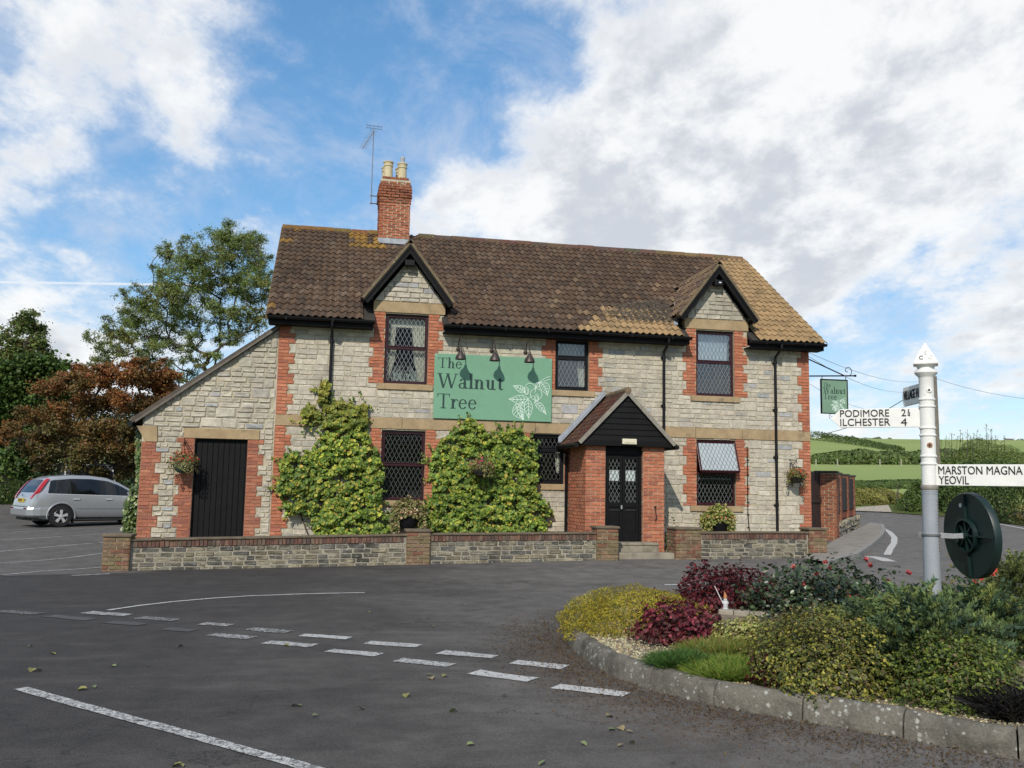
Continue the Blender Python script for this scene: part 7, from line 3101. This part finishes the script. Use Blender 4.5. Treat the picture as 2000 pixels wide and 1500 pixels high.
for s in (-1, 1):
    m.bar(a + n_ * 2 + Vector((0, s * .84, 0)), b + n_ * 2 + Vector((0, s * .74, 0)), .05, .04)
m.bar(b + n_ * 2 + Vector((0, -.74, .02)), b + n_ * 2 + Vector((0, .74, .02)), .04, .04)
lbuild(m, 'windscreen_pillar', pbr('white_rod', (.6, .6, .6)), van)
for xx in (-1.4, 1.5):
    for s in (-1, 1):
        lbuild(MB().lathe([(.18, 0), (.32, 0), (.33, -.05), (.33, -.2), (.18, -.2)], (xx, s * .92, .33), 16, (0, s, 0)), 'wheel', M_TYRE, van)

# ================================================================== trees


def tree(name, label, base, fork, clumps, leafn, lsize, cols, wts, twigs=12, spread=.40, barkr=.16, group=None, mat=None, shape='quad', flat=.8, hue=None, cat='tree', dark=0.0):
    """clumps: (Vector centre, radius). Limbs grow from the fork to every clump; leaves sit on twigs inside each clump"""
    t = thing(name, label, cat, tuple(base), group)
    nodes = [(Vector(base), -1), (Vector(base).lerp(Vector(fork), .5) + Vector((.05, 0, 0)), 0), (Vector(fork), 1)]
    order = sorted(clumps, key=lambda q: (q[0] - Vector(fork)).length)
    ends = []
    for c, r_ in order:
        best, bd = 2, 1e9
        df = (c - Vector(fork)).length
        for i in range(2, len(nodes)):
            p = nodes[i][0]
            if (p - Vector(fork)).length > df + .01:
                continue
            d = (c - p).length + .25 * (p - Vector(fork)).length
            if d < bd:
                best, bd = i, d
        p = nodes[best][0]
        k = 3
        prev = best
        for s in range(1, k + 1):
            u = s / k
            q = p.lerp(c, u) + Vector((random.gauss(0, .05), random.gauss(0, .05), (-.10 if u < 1 else 0) * (c - p).length * math.sin(u * math.pi) * .6)) * (1 if s < k else .3)
            nodes.append((q, prev))
            prev = len(nodes) - 1
        ends.append(prev)
    load = [0] * len(nodes)
    for e in ends:
        i = e
        while i >= 0:
            load[i] += 1
            i = nodes[i][1]
    tot = max(load)
    m = MB()
    rr = lambda i: barkr * (.10 + .90 * (load[i] / tot) ** .55)
    for i, (p, par) in enumerate(nodes):
        if par >= 0:
            m.tube([nodes[par][0], p], [rr(par) if par < 2 else min(rr(par), rr(i) * 1.25), rr(i)], 6, cap=False)
    tot_r = sum(r_ ** 2 for _, r_ in clumps)
    P, N = [], []
    for (c, r_) in clumps:
        nl = int(leafn * r_ ** 2 / tot_r)
        nt = max(4, int(twigs * random.uniform(.8, 1.2)))
        tw = unit_dirs(nt) * (rng.random((nt, 1)) ** .5) * r_
        tw[:, 2] *= flat
        for q in tw[::2]:
            e = Vector(c) + Vector(q)
            m.tube([c, Vector(c).lerp(e, .6) + Vector((0, 0, .05 * r_)), e], [.022, .014, .006], 4, cap=False)
        wch = rng.integers(0, nt, nl)
        g = rng.normal(size=(nl, 3)) * r_ * spread * np.array([1, 1, flat])
        g *= rng.uniform(.3, 1, (nl, 1))
        P.append(np.array(c) + tw[wch] + g)
        nn_ = tw[wch] / max(r_, .1) * .6 + rng.normal(size=(nl, 3)) * .6
        nn_[:, 2] += .5
        N.append(nn_)
    P, N = np.concatenate(P), np.concatenate(N)
    cc = leaf_cols(len(P), cols, wts, .25)
    kk = np.array([mnoise.noise(Vector(q) * .55 + Vector((base[0], 0, 0))) for q in P])
    cc *= (1 + .4 * kk)[:, None]
    if hue is not None:
        cc = hue(P, cc)
    m.build('trunk', M_BARK, t)
    foliage('crown', t, P, N, lsize, np.clip(cc, 0, 1), mat or M_LEAF, shape)
    return t


def pclumps(lst, depth, jit, scale=1.0):
    out = []
    for px, py, r_ in lst:
        d = depth + random.uniform(-jit, jit)
        out.append((atd(px, py, d), r_ * d / FPX * scale))
    return out


def c2(x, y):
    return (170 + x / 4.167, 420 + y / 4.167)


ash_px = [(1160, 130, 20), (1100, 200, 26), (1220, 200, 26), (1010, 200, 22), (1370, 210, 22), (950, 290, 26), (1300, 260, 28), (1180, 300, 30), (1060, 330, 28), (1400, 300, 22), (920, 400, 28), (1040, 440, 28), (1180, 420, 30),
          (1320, 390, 28), (1420, 420, 22), (640, 270, 14), (770, 230, 15), (650, 350, 22), (780, 330, 24), (700, 440, 25), (820, 430, 22), (600, 500, 20), (620, 590, 22), (730, 530, 26), (860, 560, 28),
          (990, 560, 26), (1110, 560, 28), (1250, 520, 28), (1380, 540, 25), (1450, 560, 18), (420, 620, 17), (520, 640, 19), (380, 710, 22), (470, 740, 24), (590, 720, 24), (700, 680, 26), (820, 690, 26), (950, 680, 24), (1090, 680, 26), (1220, 660, 27),
          (1340, 680, 24), (1440, 690, 18), (310, 790, 19), (330, 870, 22), (430, 860, 24), (540, 850, 25), (660, 810, 26), (780, 820, 24), (900, 830, 22), (1040, 810, 24), (1180, 790, 25), (1310, 810, 23), (1430, 820, 18),
          (165, 850, 11), (180, 940, 15), (60, 1000, 17), (120, 1060, 20), (210, 960, 18), (270, 950, 20), (250, 1050, 21), (340, 1010, 21), (460, 970, 24), (590, 980, 22), (720, 960, 22), (160, 1160, 18), (80, 1180, 15), (330, 1120, 22), (440, 1100, 22), (560, 1100, 22), (690, 1110, 22), (830, 1020, 22),
          (930, 960, 18), (1150, 920, 22), (1270, 930, 22), (1390, 900, 18), (500, 1200, 20), (640, 1230, 20), (820, 1150, 16), (960, 1130, 16), (1080, 1010, 16), (1200, 1020, 16), (1050, 1160, 14), (850, 1290, 16), (930, 1240, 13), (760, 1320, 16), (1500, 620, 14), (1490, 480, 14)]
ash_px = [(*c2(x, y), r_) for x, y, r_ in ash_px]
ashb = gp(425, 985)
ashb = atd(424, 960, 42)
ashb.z = g1(ashb.x, ashb.y)


ash_px = ash_px + [(x + random.uniform(-1, 1) * r_ * 1.1, y + random.uniform(-1, 1) * r_ * 1.1, r_ * random.uniform(.45, .7)) for x, y, r_ in ash_px for _ in range(2)]


def ash_hue(P, cc):
    k = np.array([mnoise.noise(Vector(q) * .8 + Vector((7, 3, 1))) for q in P])
    f = np.clip((k - .1) * 2.2, 0, 1)[:, None]
    return cc * (1 - f) + np.array([[.20, .19, .045]]) * rng.uniform(.7, 1.2, (len(P), 1)) * f


tree('ash_tree', 'tall airy ash tree with many thin upright limbs behind the lean-to', ashb, atd(420, 800, 42), pclumps(ash_px, 42, 2.0, 1.06), 98000, .125,
     [(.13, .17, .055), (.10, .135, .047), (.165, .18, .06), (.08, .11, .046)], (.4, .3, .18, .12), twigs=7, spread=.36, barkr=.11, shape='long', hue=ash_hue)

map_px = [(x, y + 14, r_) for x, y, r_ in [(100, 745, 26), (150, 728, 30), (205, 722, 30), (255, 722, 28), (300, 735, 28), (330, 760, 28), (355, 790, 26), (110, 790, 28), (65, 800, 24), (165, 775, 32), (225, 770, 32), (285, 780, 30), (30, 822, 18), (85, 835, 26), (140, 830, 30),
          (200, 825, 32), (260, 830, 30), (310, 825, 28), (12, 838, 12), (50, 855, 20), (110, 870, 24), (165, 868, 28), (225, 870, 28), (280, 868, 24), (90, 890, 16), (145, 900, 18), (190, 905, 18), (240, 905, 20), (275, 900, 16), (340, 850, 22), (380, 830, 20), (300, 700, 13), (320, 720, 18), (258, 700, 14), (160, 708, 14), (210, 708, 12), (70, 880, 12)]]
mb_ = atd(190, 965, 34)
mb_.z = g1(mb_.x, mb_.y)


def map_hue(P, cc):
    z0 = P[:, 2].min()
    pt = np.array([mnoise.noise(Vector(q) * .9 + Vector((2, 9, 4))) for q in P])
    f = np.clip((P[:, 2] - z0) / (P[:, 2].max() - z0) * 1.3 - .2 + .9 * pt + rng.normal(0, .18, len(P)), 0, 1)[:, None]
    return cc * f + np.array([[.12, .105, .032]]) * rng.uniform(.6, 1.3, (len(P), 1)) * (1 - f)


tree('maple_tree', 'spreading rust red maple over the silver car', mb_, atd(186, 880, 34), pclumps(map_px + [(x + random.uniform(-22, 22), y + random.uniform(-12, 12), r_ * .7) for x, y, r_ in map_px for _ in range(3)], 34, 1.9, 1.06), 130000, .095,
     [(.20, .062, .024), (.155, .052, .021), (.23, .09, .028), (.12, .092, .028)], (.4, .3, .15, .15), twigs=9, spread=.42, barkr=.14, flat=.68, hue=map_hue)

tall_px = [(55, 615, 14), (40, 640, 18), (66, 640, 15), (20, 665, 20), (50, 670, 22), (78, 668, 14), (10, 700, 26), (45, 705, 26), (80, 700, 18), (90, 690, 10), (-30, 690, 26), (-30, 740, 30), (20, 740, 30), (65, 735, 26), (95, 735, 14), (-60, 660, 24), (30, 780, 28)]
tb = atd(30, 965, 47)
tb.z = g1(tb.x, tb.y)
tree('dark_tree', 'dark narrow tree rising at the left picture edge', tb, atd(30, 800, 47), pclumps(tall_px, 47, 1.5, 1.35), 30000, .15,
     [(.07, .10, .035), (.10, .125, .04), (.085, .065, .03)], (.45, .3, .25), twigs=10, spread=.35, barkr=.25)
bro_px = [(40, 715, 24), (80, 712, 26), (115, 720, 22), (140, 735, 16), (10, 745, 34), (60, 755, 34), (105, 765, 30), (-30, 770, 40), (25, 800, 38), (75, 810, 34), (-20, 830, 40), (30, 850, 36), (70, 860, 26), (-10, 890, 36), (40, 900, 30), (-60, 810, 40), (-70, 880, 40)]
bb = atd(10, 975, 41)
bb.z = g1(bb.x, bb.y)
tree('broadleaf_tree', 'dense deep green broadleaf tree left of the rust red maple', bb, atd(20, 880, 41), pclumps(bro_px, 41, 1.6, 1.2), 45000, .15,
     [(.05, .088, .022), (.036, .066, .019), (.075, .112, .026)], (.45, .35, .2), twigs=10, spread=.42, barkr=.25, shape='round')


def hedge(name, label, cat, pts, height, width, n, lsize, cols, wts, base_dz=0.0, lump=.3, group=None, mat=None, shape='quad', loc=None):
    """leafy hedge along ground points"""
    P0 = [Vector((p[0], p[1], 0)) for p in pts]
    t = thing(name, label, cat, (P0[0].x, P0[0].y, g1(P0[0].x, P0[0].y)), group)
    seg = [(b - a).length for a, b in zip(P0, P0[1:])]
    cum = np.concatenate([[0], np.cumsum(seg)])
    L = cum[-1]
    s = rng.random(n) * L
    x = np.interp(s, cum, [p.x for p in P0])
    y = np.interp(s, cum, [p.y for p in P0])
    i = np.clip(np.searchsorted(cum, s) - 1, 0, len(seg) - 1)
    dx = np.array([(P0[k + 1].x - P0[k].x) / seg[k] for k in i])
    dy = np.array([(P0[k + 1].y - P0[k].y) / seg[k] for k in i])
    hk = np.interp(s, cum, height) if isinstance(height, (list, tuple)) else np.full(n, height)
    hv = hk * (1 + lump * np.array([mnoise.noise(Vector((q / max(hk.mean(), .5) * .9, 2.3, 0))) + .5 * mnoise.noise(Vector((q / max(hk.mean(), .5) * 3, 7.3, 0))) for q in s]))
    a = rng.uniform(-.05, math.pi + .05, n)
    rr = 1 - .4 * rng.random(n) ** 2
    end = np.clip(np.minimum(s, L - s) / (width * .6), .15, 1)
    of = np.cos(a) * width / 2 * rr * end
    z = np.sin(a) ** .6 * hv * rr * np.sqrt(end) if False else np.abs(np.sin(a)) ** .6 * hv * rr * np.sqrt(end)
    px, py = x - dy * of, y + dx * of
    P = np.stack([px, py, G(px, py) + z + base_dz], 1)
    N = np.stack([-dy * np.cos(a), dx * np.cos(a), np.sin(a) + .2], 1) + rng.normal(size=(n, 3)) * .6
    cc = leaf_cols(n, cols, wts, .25)
    kk = np.array([mnoise.noise(Vector((q[0], q[1], q[2] * 2)) * (1.2 / max(hk.mean(), .6))) for q in P])
    cc *= (1 + .45 * kk)[:, None]
    foliage('foliage', t, P, N, lsize, np.clip(cc, 0, 1), mat or M_LEAF, shape)
    m = MB()
    for q in np.linspace(.06 * L, .94 * L, max(3, int(L / max(hk.mean(), .5)))):
        bx, by = float(np.interp(q, cum, [p.x for p in P0])), float(np.interp(q, cum, [p.y for p in P0]))
        zz = g1(bx, by)
        m.tube([(bx, by, zz - .1), (bx + random.uniform(-.1, .1) * hk.mean(), by, zz + hk.mean() * .45), (bx, by, zz + hk.mean() * .75)], [.05 * hk.mean() ** .5, .03 * hk.mean() ** .5, .01], 5)
    m.build('stem', M_BARK, t)
    return t


HG = [(.045, .075, .02), (.065, .10, .025), (.035, .055, .018), (.09, .12, .035)]
p = [atd(q, 960, d) for q, d in ((-120, 46), (40, 45), (160, 44), (280, 43.5), (420, 44), (520, 45))]
hedge('boundary_hedge', 'tall dark hedge closing the car park behind the cars', 'hedge', p, [4.6, 4.3, 4.2, 3.9, 2.9, 2.4], 3.0, 36000, .16, [(.017, .027, .009), (.024, .035, .011), (.012, .02, .008)], (.4, .3, .3))  # leaf colours darkened to stand for the deep shade behind the cars
p = [gp(-60, 992), gp(20, 986), gp(62, 983)]
hedge('hedge_bottom_plants', 'low green undergrowth at the left edge of the car park', 'undergrowth', [v + vw0 * 1.2 for v in p], .75, 1.6, 4500, .10, [(.03, .05, .014), (.045, .07, .018), (.025, .04, .013), (.06, .08, .025)], (.3, .4, .2, .1))  # shade under the trees is put into these leaf colours too
m = MB()
vg_ = [gp(-300, 1000), gp(0, 984.5), (gp(60, 982)), gp(110, 976)]
for a, b in zip(vg_, vg_[1:]):
    e1, e2 = a + vw0 * 9, b + vw0 * 9
    m.quad((a.x, a.y, g1(a.x, a.y) + .03), (b.x, b.y, g1(b.x, b.y) + .03), (e2.x, e2.y, g1(e2.x, e2.y) + .05), (e1.x, e1.y, g1(e1.x, e1.y) + .05))
o = m.build('car_park_verge', M_VERGE)
o['kind'] = 'structure'

# ---- right side: verge, hedges, fields
edge = [gp(1683, 999), gp(1742, 1002.5), gp(1846, 1009.5), gp(1900, 1014.5), gp(1990, 1026), gp(2120, 1046)]
m = MB()
for a, b in zip(edge, edge[1:]):
    d1, d2 = (a - CAMP), (b - CAMP)
    prev = None
    for k in range(3):
        u0_, u1_ = 1 + k * .045, 1 + (k + 1) * .045
        q = []
        for base_, u in ((a, u0_), (b, u0_), (b, u1_), (a, u1_)):
            x, y = CAMP.x + (base_.x - CAMP.x) * u, CAMP.y + (base_.y - CAMP.y) * u
            q.append((x, y, g1(x, y) + .03))
        m.quad(*q)
o = m.build('roadside_verge', M_VERGE)
o['kind'] = 'structure'
m = MB()
a, b, c_, d_ = gp(1660, 999), gp(1742, 1002), gp(1735, 988), gp(1680, 992)
q = [(v.x, v.y, g1(v.x, v.y) + .045) for v in (a, b, c_, d_)]
m.quad(*q)
o = m.build('gravel_track', pbr('track_gravel', (.33, .29, .23), .95, var=.3, scale=6, bump=.5))
o['kind'] = 'structure'


def hpts(pxs, push=0.0):
    out = []
    for px, py in pxs:
        v = gp(px, py)
        k = 1 + push / math.hypot(v.x - CAMP.x, v.y - CAMP.y)
        out.append(Vector((CAMP.x + (v.x - CAMP.x) * k, CAMP.y + (v.y - CAMP.y) * k, 0)))
    return out


def hgt(px, ptop, v):
    return zh(px, ptop, math.hypot(v.x - CAMP.x, v.y - CAMP.y)) - g1(v.x, v.y)


p = hpts([(1752, 1003), (1785, 1005), (1825, 1008)], 1.2)
hedge('hawthorn_bush', 'rounded dark hawthorn bush on the verge left of the post', 'bush', p, [hgt(1752, 945, p[0]), hgt(1785, 922, p[1]), hgt(1825, 925, p[2])], 2.4, 9000, .11, HG, (.35, .3, .25, .1), lump=.15)
p = hpts([(1815, 1006), (1880, 1011), (1950, 1018), (2080, 1034)], 2.0)
hedge('roadside_hedge', 'dark roadside hedge behind the green mirror back', 'hedge', p, [hgt(1815, 905, p[0]), hgt(1880, 903, p[1]), hgt(1950, 905, p[2]), hgt(2080, 910, p[3])], 2.6, 22000, .11, HG, (.4, .25, .3, .05), lump=.12)
p = hpts([(1955, 1019), (2000, 1025), (2080, 1038)], .35)
hedge('dry_grass', 'brown dry grass at the foot of the roadside hedge', 'grass', p, .75, .8, 3500, .09, [(.20, .14, .06), (.15, .12, .05), (.10, .11, .035)], (.4, .35, .25), shape='long')
p = hpts([(1640, 993), (1684, 990), (1710, 989), (1738, 987), (1775, 990)], 1.5)
hedge('verge_grass', 'yellowing long grass on the bank beside the gravel track', 'grass', p, [hgt(1640, 956, p[0]), hgt(1684, 954, p[1]), hgt(1710, 956, p[2]), hgt(1738, 953, p[3]), hgt(1775, 955, p[4])], 2.5, 14000, .12, [(.17, .16, .05), (.12, .14, .04), (.22, .18, .07)], (.4, .4, .2), shape='long')
p = [atd(q, 960, 52) for q in (1600, 1660, 1700, 1765, 1850)]
hedge('field_hedge', 'low dark hedge below the bright strip of field', 'hedge', p, [hgt(1600, 940, p[0]), hgt(1660, 940, p[1]), hgt(1700, 941, p[2]), hgt(1765, 938, p[3]), hgt(1850, 938, p[4])], 2.4, 14000, .16, HG, (.4, .3, .2, .1), lump=.1)
p = [atd(q, 920, 118) for q in (1560, 1620, 1680, 1740, 1800, 1900, 2080)]
hedge('field_hedge', 'thick mid green hedge between the two bright fields', 'hedge', p, [hgt(q, y, v) for (q, y), v in zip(((1560, 884), (1620, 884), (1680, 880), (1740, 884), (1800, 880), (1900, 880), (2080, 885)), p)], 7, 26000, .42,
      [(.06, .09, .028), (.08, .115, .035), (.05, .07, .025), (.11, .14, .045)], (.4, .3, .2, .1), lump=.22)
# tall whippy shrub above the finger
p = [atd(q, 960, 46) for q in (1832, 1870, 1905, 1960, 2060)]
hedge('willow_shrub', 'tall pale green willow shrub with upright whips above the right finger arm', 'shrub', p, [hgt(1832, 880, p[0]), hgt(1870, 862, p[1]), hgt(1905, 858, p[2]), hgt(1960, 880, p[3]), hgt(2060, 895, p[4])], 3.0, 20000, .12,
      [(.10, .14, .045), (.13, .16, .05), (.08, .11, .035)], (.4, .35, .25), lump=.2, shape='long')
ws = [o for o in COL.objects if o.name.startswith('willow_shrub')][0]
P, N, U = [], [], []
m = MB()
for px, top in ((1838, 858), (1846, 850), (1852, 862), (1860, 846), (1868, 852), (1874, 840), (1882, 846), (1889, 838), (1894, 850), (1900, 845), (1908, 840), (1912, 848), (1920, 856), (1926, 829), (1932, 845), (1938, 838), (1946, 850), (1955, 862), (1962, 850)):
    b = atd(px, 895, 46 + random.uniform(-.8, .8))
    e = atd(px + random.uniform(-3, 3), top, 46)
    m.tube([b, b.lerp(e, .5), e], [.02, .014, .005], 4)
    for i in range(46):
        u = random.random()
        q = b.lerp(e, u)
        w_ = .20 * (1 - u) + .03
        P.append((q.x + random.gauss(0, w_), q.y + random.gauss(0, w_), q.z))
        N.append((random.gauss(0, 1), random.gauss(0, 1), .3))
        U.append((random.gauss(0, .4), random.gauss(0, .4), 1))
m.build('whip', M_BARK, ws)
foliage('whip_leaves', ws, np.array(P), np.array(N), .11, leaf_cols(len(P), [(.09, .12, .04), (.12, .14, .05)], (1, 1), .2), M_LEAF, 'long', up_=np.array(U))
# hedge running down the upper field and the skyline
a0_, a1_ = [], []
p = [gp(px, py) for px, py in ((1585, 858.5), (1630, 863), (1680, 869), (1720, 875), (1755, 881))]
hedge('field_boundary', 'thin dark hedge slanting down across the upper field', 'hedge', p, [2.6, 2.2, 1.5, 1.1, .9], 3.5, 6000, .4, HG, (.4, .3, .2, .1), lump=.25)
p = [CAMP + ray(px, 856) * 432 for px in (1560, 1620, 1660, 1720, 1760, 1800)]
hedge('skyline_hedge', 'dark hedge along the hill skyline left of the post', 'hedge', p, [hgt(1560, 856, p[0]), 2.5, 4.0, 3.4, 2.6, 2.4], 8, 7000, .8, [(.05, .075, .03), (.07, .09, .035)], (.5, .5), lump=.35)
p = [CAMP + ray(px, 862) * 430 for px in (1850, 1900, 1950, 2000, 2100)]
hedge('skyline_hedge', 'dark hedge along the skyline right of the willow shrub', 'hedge', p, 2.8, 8, 5000, .8, [(.05, .075, .03), (.07, .09, .035)], (.5, .5), lump=.4)
for px, top, rpx, lb, col in ((1612, 849, 7, 'small round tree on the hill skyline right of the pub corner', HG), (1657, 852, 6, 'small flat tree in the skyline hedge left of the post', HG),
                              (1980, 857, 9, 'yellowing round tree on the skyline at the right picture edge', [(.16, .12, .04), (.10, .10, .035)]), (1945, 863, 5, 'small dark tree on the skyline beside the white cottage', HG)):
    c = CAMP + ray(px, top + rpx) * 425
    rr = rpx * 425 / FPX
    b = Vector((c.x, c.y, g1(c.x, c.y)))
    tree('skyline_tree', lb, b, b.lerp(c, .6), [(c + Vector((random.gauss(0, rr * .5), random.gauss(0, rr * .4), random.gauss(0, rr * .3))), rr * random.uniform(.5, .75)) for _ in range(6)], 900, .8, col, [1] * len(col), twigs=6, barkr=.25, group='trees on the hill skyline')
hc = CAMP + ray(1969, 868) * 422
hg_ = g1(hc.x, hc.y)
ct = thing('cottage', 'tiny white cottage on the skyline at the right picture edge', 'house', (hc.x, hc.y, hg_))
MB().box(hc.x - 2.2, hc.x + 2.2, hc.y - 2, hc.y + 2, hg_ - .5, hg_ + 2.0).build('wall', pbr('white_render', (.65, .65, .63), .8), ct)
MB().prism([(hc.x - 2.4, hc.y - 2.3, hg_ + 2.0), (hc.x + 2.4, hc.y - 2.3, hg_ + 2.0), (hc.x + 2.4, hc.y, hg_ + 3.4), (hc.x - 2.4, hc.y, hg_ + 3.4)], (0, .2, 0)).build('roof', pbr('slate', (.10, .09, .09), .8), ct)
# field posts
for i, px in enumerate((1594, 1636, 1719, 1760.5)):
    b = CAMP + ray(px, 922) * 108
    z = g1(b.x, b.y)
    tag(MB().box(b.x - .05, b.x + .05, b.y - .05, b.y + .05, z - .3, z + .8).build('fence_post', pbr('pale_post', (.35, .32, .26), .9), origin=(b.x, b.y, z)),
        ('thin pale fence post in the lower field beside the pub corner', 'second fence post from the pub corner in the lower field', 'third fence post from the pub corner in the lower field', 'fence post in the lower field closest to the finger post')[i], 'fence post', 'fence posts in the lower field')

# utility pole and wires
up_b = atd(1834, 960, 52)
ug = g1(up_b.x, up_b.y)
ud = math.hypot(up_b.x - CAMP.x, up_b.y - CAMP.y)
utop = zh(1826, 738, ud)
upo = thing('utility_pole', 'thin wooden utility pole close behind the white finger post', 'pole', (up_b.x, up_b.y, ug))
pt_ = atd(1825.5, 738, 52)
MB().tube([(up_b.x, up_b.y, ug - .3), (pt_.x, pt_.y, utop)], [.15, .11], 10).build('shaft', pbr('pole_timber', (.17, .15, .125), .9, var=.3, bump=.4), upo, smooth=True)
m = MB()
for k in range(7):
    q = Vector((up_b.x, up_b.y, ug)).lerp(Vector((pt_.x, pt_.y, utop)), .5 + k * .06)
    m.tube([q, q + Vector((.24 * (1 if k % 2 else -.3), 0, .02))], .012, 4)
m.build('climbing_peg', M_STEEL, upo)


def wire(label, a, b, sag, r_=.012):
    pts = []
    for i in range(17):
        u = i / 16
        p = Vector(a).lerp(Vector(b), u)
        p.z -= sag * 4 * u * (1 - u)
        pts.append(p)
    o_ = MB().tube(pts, r_, 4).build('overhead_wire', pbr('wire', (.10, .10, .11), .6, var=0, bump=0), origin=tuple(pts[0]))
    return tag(o_, label, 'wire', 'overhead wires right of the pub')


ptop = Vector((pt_.x, pt_.y, utop - .1))
wire('upper thin wire from the pub eaves to the utility pole', (11.65, .1, 5.12), ptop, .45, .006)
wire('second thin wire from the pub eaves running just under the upper one', (11.65, .1, 5.02), ptop + Vector((0, 0, -.18)), .75, .006)
wire('faint sagging wire passing behind the top of the hanging sign', (11.65, 1.0, 4.75), ptop + Vector((0, 0, -.25)), 1.3, .005)
wire('wire from the utility pole out of the right picture edge', ptop, atd(2120, 785, 44), .35, .010)
wire('dark thick wire rising from the horizon to the utility pole', ptop + Vector((0, 0, .0)), atd(1560, 850, 75), .9, .024)

# ================================================================== fallen leaves and litter
lv = [(59, 1264), (103, 1279), (75, 1312), (62, 1311), (160, 1348), (184, 1344), (221, 1303), (288, 1303), (351, 1264), (354, 1498), (571, 1380), (583, 1381), (615, 1400), (706, 1386), (722, 1183), (838, 1320), (842, 1327), (868, 1322), (885, 1391), (919, 1457),
      (845, 1225), (720, 1197), (793, 1361), (1190, 1401), (1195, 1428), (1213, 1426), (1230, 1432), (1212, 1459), (1234, 1453), (1140, 1456), (986, 1361), (1010, 1234), (345, 1498), (430, 1173), (905, 1182), (1058, 1494), (560, 1262), (1316, 1494)]
lm = {}
for shp in ('round', 'quad'):
    v0, f0 = LEAFSHAPES[shp]
    me = bpy.data.meshes.new('fallen_leaf')
    me.from_pydata((v0 * np.array([1, 1, 1.6])).tolist(), [], f0.tolist())
    me.materials.append(pbr('dry_leaf', rough=.8, src='obj', var=.2, bump=0))
    lm[shp] = me
for px, py in lv:
    b = gp(px, py)
    o = bpy.data.objects.new('fallen_leaf', lm[random.choice(('round', 'round', 'quad'))])
    s = random.uniform(.045, .075)
    o.scale = (s, s, s)
    o.location = (b.x, b.y, g1(b.x, b.y) + .014)
    o.rotation_euler = (random.uniform(-.3, .3), random.uniform(-.3, .3), random.uniform(0, 6.28))
    o.color = (*random.choice([(.14, .17, .07), (.18, .17, .06), (.20, .16, .08), (.11, .13, .06)]), 1)
    COL.objects.link(o)
    tag(o, 'small fallen leaf lying on the dark road surface', 'leaf', 'fallen leaves scattered on the road')
for px, py, lb in ((1800, 1367, 'curled orange brown dead leaf on the kerb between two bushes'), (1792, 1362, 'pale curled dead leaf beside the orange brown one on the kerb')):
    b = bedpt(px, py)
    o = bpy.data.objects.new('fallen_leaf', lm['round'])
    o.scale = (.11, .13, .16)
    o.location = (b.x, b.y, b.z + .03)
    o.rotation_euler = (.7, .3, 1.1)
    o.color = (.28, .12, .05, 1) if 'orange' in lb else (.30, .22, .10, 1)
    COL.objects.link(o)
    tag(o, lb, 'leaf')
# debris along the kerb
n = 16000
P, N, C_ = [], [], []
for _ in range(n):
    s = random.uniform(arc_[0] + 1.5, arc_[-1])
    p, nrm = kerb_at(s)
    q = p - nrm * (abs(random.gauss(0, .42)) + (.1 if random.random() < .3 else 0))
    P.append((q.x, q.y, g1(q.x, q.y) + random.uniform(.004, .016)))
    N.append((random.gauss(0, .3), random.gauss(0, .3), 1))
foliage('leaf_litter', None, np.array(P), np.array(N), .026, leaf_cols(n, [(.075, .042, .022), (.12, .065, .027), (.055, .035, .02), (.15, .10, .045), (.04, .03, .022)], (.3, .2, .25, .1, .15), .25), M_MATTELEAF, 'long')
